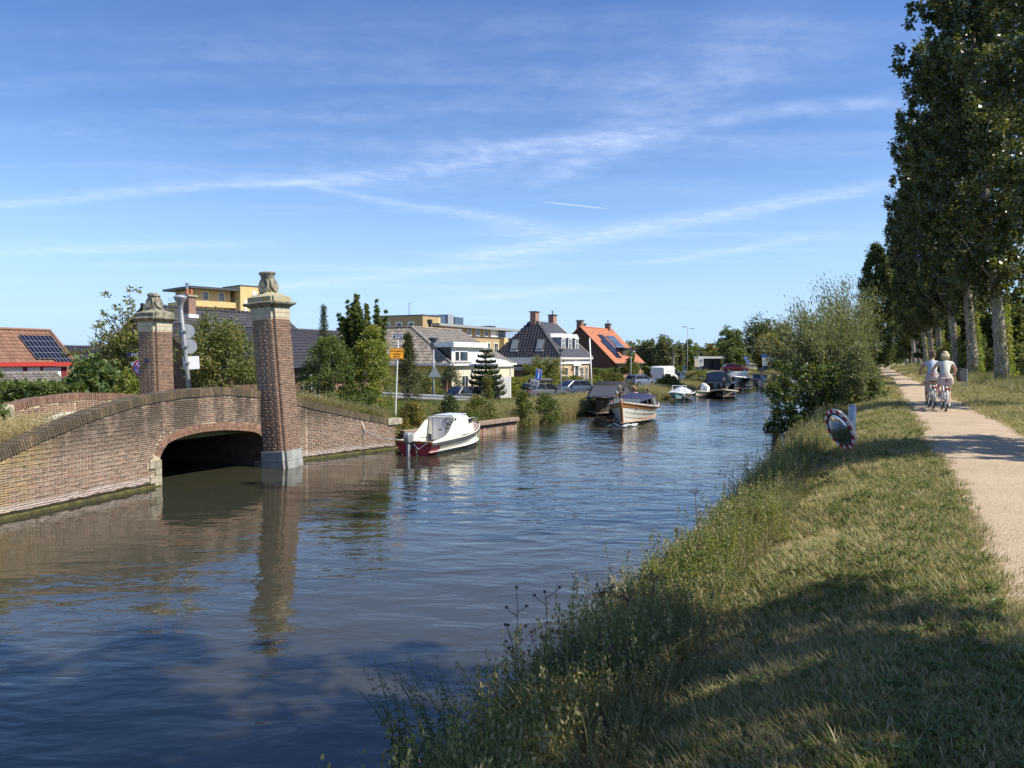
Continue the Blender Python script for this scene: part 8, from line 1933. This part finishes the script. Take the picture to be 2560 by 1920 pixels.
def scatter(name, kinds, P, rz, sc_, label, tilt=None):
    """kinds: one key per point group; geometry nodes place the tufts"""
    P = np.asarray(P, np.float32); n = len(P); me = bpy.data.meshes.new(name); me.vertices.add(n); me.vertices.foreach_set('co', P.ravel())
    rot = np.zeros((n, 3), np.float32); rot[:, 2] = rz
    if tilt is not None: rot[:, :2] = tilt
    a = me.attributes.new('rot', 'FLOAT_VECTOR', 'POINT'); a.data.foreach_set('vector', rot.ravel())
    a = me.attributes.new('scl', 'FLOAT', 'POINT'); a.data.foreach_set('value', np.asarray(sc_, np.float32))
    a = me.attributes.new('pick', 'INT', 'POINT'); a.data.foreach_set('value', np.random.default_rng(n).integers(0, 60, n).astype(np.int32))
    o = link(name, me); ng = bpy.data.node_groups.new(name+'_nodes', 'GeometryNodeTree')
    ng.interface.new_socket('Geometry', in_out='INPUT', socket_type='NodeSocketGeometry'); ng.interface.new_socket('Geometry', in_out='OUTPUT', socket_type='NodeSocketGeometry')
    N = ng.nodes; I = N.new('NodeGroupInput'); O = N.new('NodeGroupOutput'); IP = N.new('GeometryNodeInstanceOnPoints'); CI = N.new('GeometryNodeCollectionInfo'); CI.inputs['Collection'].default_value = COLL[kinds]; CI.inputs['Separate Children'].default_value = True; CI.inputs['Reset Children'].default_value = True
    def attr(nm, typ): q = N.new('GeometryNodeInputNamedAttribute'); q.data_type = typ; q.inputs['Name'].default_value = nm; return q.outputs[0]
    IP.inputs['Pick Instance'].default_value = True
    er = N.new('FunctionNodeEulerToRotation'); ng.links.new(attr('rot', 'FLOAT_VECTOR'), er.inputs[0])
    ng.links.new(I.outputs[0], IP.inputs['Points']); ng.links.new(CI.outputs[0], IP.inputs['Instance']); ng.links.new(attr('pick', 'INT'), IP.inputs['Instance Index']); ng.links.new(er.outputs[0], IP.inputs['Rotation']); ng.links.new(attr('scl', 'FLOAT'), IP.inputs['Scale']); ng.links.new(IP.outputs[0], O.inputs[0])
    md = o.modifiers.new('scatter', 'NODES'); md.node_group = ng
    return tag(o, label, None, None, 'stuff')
def bank_pts(n, y0, y1, d0, d1, g, pw=1.6):
    """points on the path side; more of them nearby"""
    u = g.random(n); k = 1-pw; Y = (y0**k + u*(y1**k - y0**k))**(1/k); d = g.uniform(d0, d1, n); X = XP(Y) + d
    return X, Y, d
def put(name, kind, X, Y, Z, g, s0, s1, label, grow=0.0):
    sc_ = g.uniform(s0, s1, len(X))*(1 + grow*np.maximum(0, Y-8))
    return scatter(name, kind, np.stack([X, Y, Z-.01], 1), g.uniform(0, 6.283, len(X)), sc_, label, g.normal(0, .08, (len(X), 2)))
g = np.random.default_rng(500)
X, Y, d = bank_pts(26000, 1.6, 60, -2.6, .12, g, 1.7)
keep = (d < -.05) | (g.random(len(d)) < .45); X, Y = X[keep], Y[keep]
put('lawn_grass', 'short', X, Y, gz_right(X, Y), g, .75, 1.2, 'short mown grass between the bank and the path', .05)
X, Y, d = bank_pts(2600, 1.6, 25, -1.9, .0, g, 1.5); put('clover', 'low', X, Y, gz_right(X, Y), g, .8, 1.5, 'low clover and plantain in the verge', .03)
X, Y, d = bank_pts(14000, 8, 120, PW-.08, 9.5, g, 1.35); put('verge_grass', 'short', X, Y, gz_right(X, Y), g, 1.2, 2.0, 'grass verge under the poplars', .03)
X, Y, d = bank_pts(2500, 30, 140, PW+3.0, 9.5, g, 1.2); put('rough_grass', 'mid', X, Y, gz_right(X, Y), g, 1.0, 1.8, 'rough grass at the foot of the poplars', .006)
X, Y, d = bank_pts(4200, 2.0, 60, -3.35, -2.1, g, 1.35); put('bank_grass', 'mid', X, Y, gz_right(X, Y), g, .6, 1.1, 'long grass on the slope of the bank', .012)
X, Y, d = bank_pts(1100, 2.4, 60, -3.3, -2.4, g, 1.2); put('seeding_grass', 'tall', X, Y, gz_right(X, Y), g, .5, .9, 'seeding tall grass along the waterside', .008)
X, Y, d = bank_pts(800, 3.0, 50, -3.3, -2.6, g, 1.2); put('bank_weeds', 'weed', X, Y, gz_right(X, Y), g, .6, 1.2, 'leafy weeds on the waterside slope', .01)
# far side: reeds and rank grass along the waterline and over the dike
def left_pts(n, y0, y1, s0, s1, g, pw=1.3):
    u = g.random(n); k = 1-pw; Y = (y0**k + u*(y1**k - y0**k))**(1/k); s = g.uniform(s0, s1, n); X = XL(Y) + s
    return X, Y, s
X, Y, s = left_pts(7000, 31.5, 140, -2.6, .25, g); put('reeds', 'reed', X, Y, np.maximum(gz_left(X, Y), -.05), g, .32, .62, 'tall reed fringe along the village bank', .003)
X, Y, s = left_pts(7500, 31, 140, -7.6, -.5, g); put('dike_grass', 'reed', X, Y, gz_left(X, Y), g, .18, .38, 'rank yellowing grass over the dike', .003)
X, Y, s = left_pts(1800, 26, 130, -6.5, -.2, g, 1.2); put('dry_dike_grass', 'dry', X, Y, gz_left(X, Y), g, .5, 1.0, 'straw-coloured dry grass among the reeds', .004)
X, Y, s = left_pts(5200, 24.5, 50, -7.5, -.3, g); put('dike_weeds', 'weed', X, Y, gz_left(X, Y), g, .8, 1.5, 'leafy weeds on the dike by the bridge')
X, Y, s = left_pts(2600, 24.3, 44, -5.5, -.1, g); put('dike_seeding_grass', 'tall', X, Y, gz_left(X, Y), g, .4, .7, 'seeding grass behind the plank quay')
X, Y, s = left_pts(9000, 30, 170, -40, -14.6, g, 1.2); put('village_grass', 'mid', X, Y, gz_left(X, Y), g, .8, 1.6, 'rough lawns of the village gardens')
X, Y, s = left_pts(1500, 24.5, 36, -6, -.2, g); put('dike_tufts', 'mid', X, Y, gz_left(X, Y), g, .8, 1.5, 'green tufts behind the plank quay')
X, Y, s = left_pts(120, 25, 70, -4, -.4, g, 1.4); put('dike_golden_weeds', 'gold', X, Y, gz_left(X, Y), g, .6, 1.1, 'yellow-leaved weeds scattered on the dike')
# dry grass on the bridge shoulder
n = 1500; u = g.uniform(2.0, 14.5, n); o_ = -.4 - np.abs(g.normal(0, .9, n)); pts = np.array([FW.pt(a, min(1.24, ztop(a)-.12), b) for a, b in zip(u, o_)])
put('dry_bridge_grass', 'dry', pts[:, 0], pts[:, 1], pts[:, 2] + .02, g, .5, 1.15, 'dry straw-coloured grass behind the bridge coping')
n = 800; u = g.uniform(FW.hit(770, 1100)[0], UE, n); o_ = -.35 - np.abs(g.normal(0, 1.0, n)); pts = np.array([FW.pt(a, ztop(a)-.25, b) for a, b in zip(u, o_)])
put('wall_top_weeds', 'mid', pts[:, 0], pts[:, 1], pts[:, 2], g, 1.0, 1.9, 'weeds spilling behind the sloping end of the wall')
# sunlit golden weeds at the waterside
n = 120; cx = g.choice([6.9, 7.6, 8.3, 10.4, 13.0, 15.5], n) + g.normal(0, .35, n); X = XP(cx) - 2.6 + g.normal(0, .35, n) - .3; put('golden_weeds', 'gold', X, cx, gz_right(X, cx), g, .6, 1.0, 'sunlit golden-leaved weeds at the water edge')
# fallen poplar leaves
n = 240; X, Y, d = bank_pts(n, 2.2, 14, -1.9, 0.0, g, 1.4); P = np.stack([X, Y, gz_right(X, Y) + g.uniform(.02, .07, n)], 1)
A = g.normal(0, 1, (n, 3)); A[:, 2] *= .25
tag(link('fallen_leaves', leaf_mesh('fallen_leaves', P, A, .052, .8, L['brownleaf'], g, .25)), 'fallen brown poplar leaves in the grass', None, None, 'stuff')

# ---------------------------------------------------------------- single plants at the water's edge
def stems_plant(name, base, seed, n, h0, h1, leaf, pairs, mat, label, lean=(0, 0), asp=.42, spread=.12, flower=None, group=None):
    """separate leafy stems of nettle or mint, each with opposite drooping leaves"""
    q = np.random.default_rng(seed); t = thing(name, base, 0, label, 'plant', group); V = MB(); P = []; A = []; Z = []; FP_ = []; FA = []
    for i in range(n):
        th = q.uniform(0, 6.28); b = Vector((spread*math.cos(th)*q.random(), spread*math.sin(th)*q.random(), -.1)); h = q.uniform(h0, h1); lx, ly = lean[0] + q.normal(0, .13), lean[1] + q.normal(0, .13)
        def pt(f): return b + Vector((lx*h*f*f, ly*h*f*f, h*f))
        V.tube([pt(f) for f in np.linspace(0, 1, 6)], [.0055*(1.1-.8*f) for f in np.linspace(0, 1, 6)], 4, False)
        for k in range(pairs):
            f = .12 + .88*(k+.5)/pairs; p = pt(f); rot = k*1.57 + th
            for sg in (0, math.pi): P.append(p); A.append((math.cos(rot+sg), math.sin(rot+sg), q.uniform(-.25, .35))); Z.append(leaf*min(1, 1.35-1.0*f)*q.uniform(.8, 1.2))
        if flower:
            for k in range(26): f = q.uniform(.86, 1.0); FP_.append(np.array(pt(f)) + q.normal(0, .008, 3)); FA.append(q.normal(0, 1, 3))
    P = np.array([tuple(p) for p in P]); A = unit(np.array(A) + q.normal(0, .2, (len(P), 3))); Z = np.array(Z)[:, None]; S = unit(np.cross(A, np.array([0, 0, 1.0]) + q.normal(0, .25, A.shape))); dn = np.array([0, 0, -1.0])
    v = np.stack([P, P + A*Z*.3 + S*Z*asp*.5 + dn*Z*.02, P + A*Z*.65 + S*Z*asp*.33 + dn*Z*.1, P + A*Z + dn*Z*.25, P + A*Z*.65 - S*Z*asp*.33 + dn*Z*.1, P + A*Z*.3 - S*Z*asp*.5 + dn*Z*.02], 1).reshape(-1, 3)
    link('leaves', npmesh('leaves', v, np.arange(len(v)).reshape(-1, 6), mat), t); V.build('stems', M['stem'], t)
    if flower: link('flowers', leaf_mesh('flowers', np.array(FP_), np.array(FA), .014, .7, L[flower], q), t)
    return t
M['stem'] = pmat('green_stem', (0.10, 0.12, 0.04), (0.14, 0.11, 0.05), 9, .8); M['dead_stem'] = pmat('dead_stem', (0.10, 0.075, 0.05), (0.06, 0.045, 0.03), 9, .9)
def on_bank(px, py):
    """where the sight line meets the path-side bank"""
    r = ray(px, py); t = 1.0
    while t < 60:
        x, y, z = r.x*t, r.y*t, ZC + r.z*t
        if z < max(0.02, float(gz_right(np.array(x), np.array(y)))): break
        t += .01
    return Vector((x, y, z))
k = 0
for (px, py, n, h0, h1, lab, lean, fl, mat) in (
        (1010, 1915, 7, .55, .85, 'leaning nettle clump trailing out over the water', (-.35, .0), None, 'nettle'), (1075, 1905, 8, .5, .9, 'tall nettle clump with arching tips', (-.45, .1), None, 'nettle'), (1160, 1900, 9, .6, .95, 'dense nettle clump at the foot of the slope', (-.25, .1), None, 'nettle'), (1235, 1890, 8, .55, .9, 'nettle clump beside the dead seed stalks', (-.1, .1), None, 'nettle'), (1120, 1960, 10, .35, .6, 'low nettle clump right at the waterline', (-.2, 0), None, 'nettle'), (1300, 1930, 9, .4, .6, 'bushy nettle clump below the water mint', (0, .1), None, 'nettle'),
        (1400, 1800, 10, .4, .7, 'dark water mint clump with purple whorls', (0, .15), 'purple', 'weed'), (1480, 1790, 10, .4, .65, 'water mint clump beside the umbels', (0, .1), 'purple', 'weed'), (1440, 1860, 9, .3, .5, 'low water mint clump in the shade', (0, 0), None, 'weed'), (1540, 1780, 8, .35, .6, 'water mint clump with a tall purple spike', (0, .1), 'purple', 'weed'),
        (1660, 1560, 12, .4, .7, 'shady willowherb clump overhanging the water', (-.2, .1), None, 'weed'), (1720, 1480, 12, .5, .75, 'half-lit willowherb clump at the bend of the bank', (-.15, .1), None, 'weed'), (1790, 1400, 13, .55, .8, 'sunlit yellow loosestrife clump', (-.05, .05), None, 'goldenweed'), (1850, 1370, 12, .5, .75, 'bright yellow-green loosestrife clump beside the taller one', (0, .05), None, 'goldenweed'), (1740, 1420, 5, .6, .85, 'purple loosestrife at the water edge', (-.1, 0), 'purple', 'goldenweed'),
        (1905, 1260, 10, .4, .7, 'bushy weed clump leaning over the water', (-.3, 0), None, 'weed'), (1960, 1200, 10, .4, .7, 'waterside weed clump below the mirror', (-.3, 0), None, 'weed')):
    k += 1; b = on_bank(px, py); stems_plant('waterside_plant', b, 600+k, n, h0, h1, .075 if mat != 'weed' else .06, 13, L[mat], lab, lean, .42 if mat == 'nettle' else .3, .16, fl, 'plants at the water edge')
def seed_stalk(base, seed, H, lab, lean):
    q = np.random.default_rng(seed); t = thing('seed_stalk', base, 0, lab, 'plant', 'dead seed stalks'); mb = MB(); hd = MB()
    def pt(f): return Vector((lean*H*f + .03*math.sin(f*5+seed), .02*math.sin(f*4), H*f))
    mb.tube([pt(f) for f in np.linspace(-.05, 1, 8)], [.0045*(1.1-.6*f) for f in np.linspace(0, 1, 8)], 5)
    for i in range(9):
        f = q.uniform(.45, 1.0) if i else 1.0; s = pt(f); e = s + (Vector((q.choice([-1, 1])*q.uniform(.04, .11), q.normal(0, .03), q.uniform(.03, .10))) if i else Vector((0, 0, .01)))
        mb.tube([s, s.lerp(e, .6) + Vector((0, 0, -.008)), e], [.0028, .0024, .002], 4); hd.ball(e, .011, 6, 5)
        for j in range(5): a = j*1.256; hd.tube([e, e + Vector((.017*math.cos(a), .017*math.sin(a), .012))], [.002, .0008], 3)
    mb.build('stalk', M['dead_stem'], t); hd.build('seed_heads', M['dead_stem'], t)
for i, (px, py, H, lab, ln) in enumerate(((1325, 1830, 1.05, 'tallest dead seed stalk rising over the water', -.12), (1370, 1810, .95, 'branched dead seed stalk next to the tallest', -.05), (1290, 1860, .85, 'slim dead seed stalk above the nettles', -.06), (1400, 1800, .7, 'short dead seed stalk above the water mint', .02))): seed_stalk(on_bank(px, py), 700+i, H, lab, ln)
def umbel(base, seed, H, lab, lean):
    q = np.random.default_rng(seed); t = thing('umbel_plant', base, 0, lab, 'plant', 'dried umbels'); mb = MB(); top = Vector((lean*H, 0, H)); mb.tube([(0, 0, -.1), (lean*H*.4, 0, H*.5), top], [.006, .005, .004], 5); P = []
    for i in range(16):
        a = q.uniform(0, 6.28); e = top + Vector((math.cos(a)*q.uniform(.02, .10), math.sin(a)*q.uniform(.02, .10), q.uniform(.02, .06))); mb.tube([top, e], [.002, .0012], 3)
        for j in range(12): P.append(np.array(e) + q.normal(0, .010, 3))
    mb.build('stalk', M['dead_stem'], t); link('seeds', leaf_mesh('seeds', np.array(P), q.normal(size=(len(P), 3)), .012, .7, L['umbel'], q), t)
for i, (px, py, H, lab, ln) in enumerate(((1545, 1760, .75, 'grey dried umbel leaning over the mint', -.15), (1580, 1740, .65, 'dark dried umbel among the grass stems', -.05), (1620, 1700, .7, 'dried umbel at the shady bend', .05), (1745, 1400, .95, 'brown umbel standing above the loosestrife', -.05))): umbel(on_bank(px, py), 720+i, H, lab, ln)
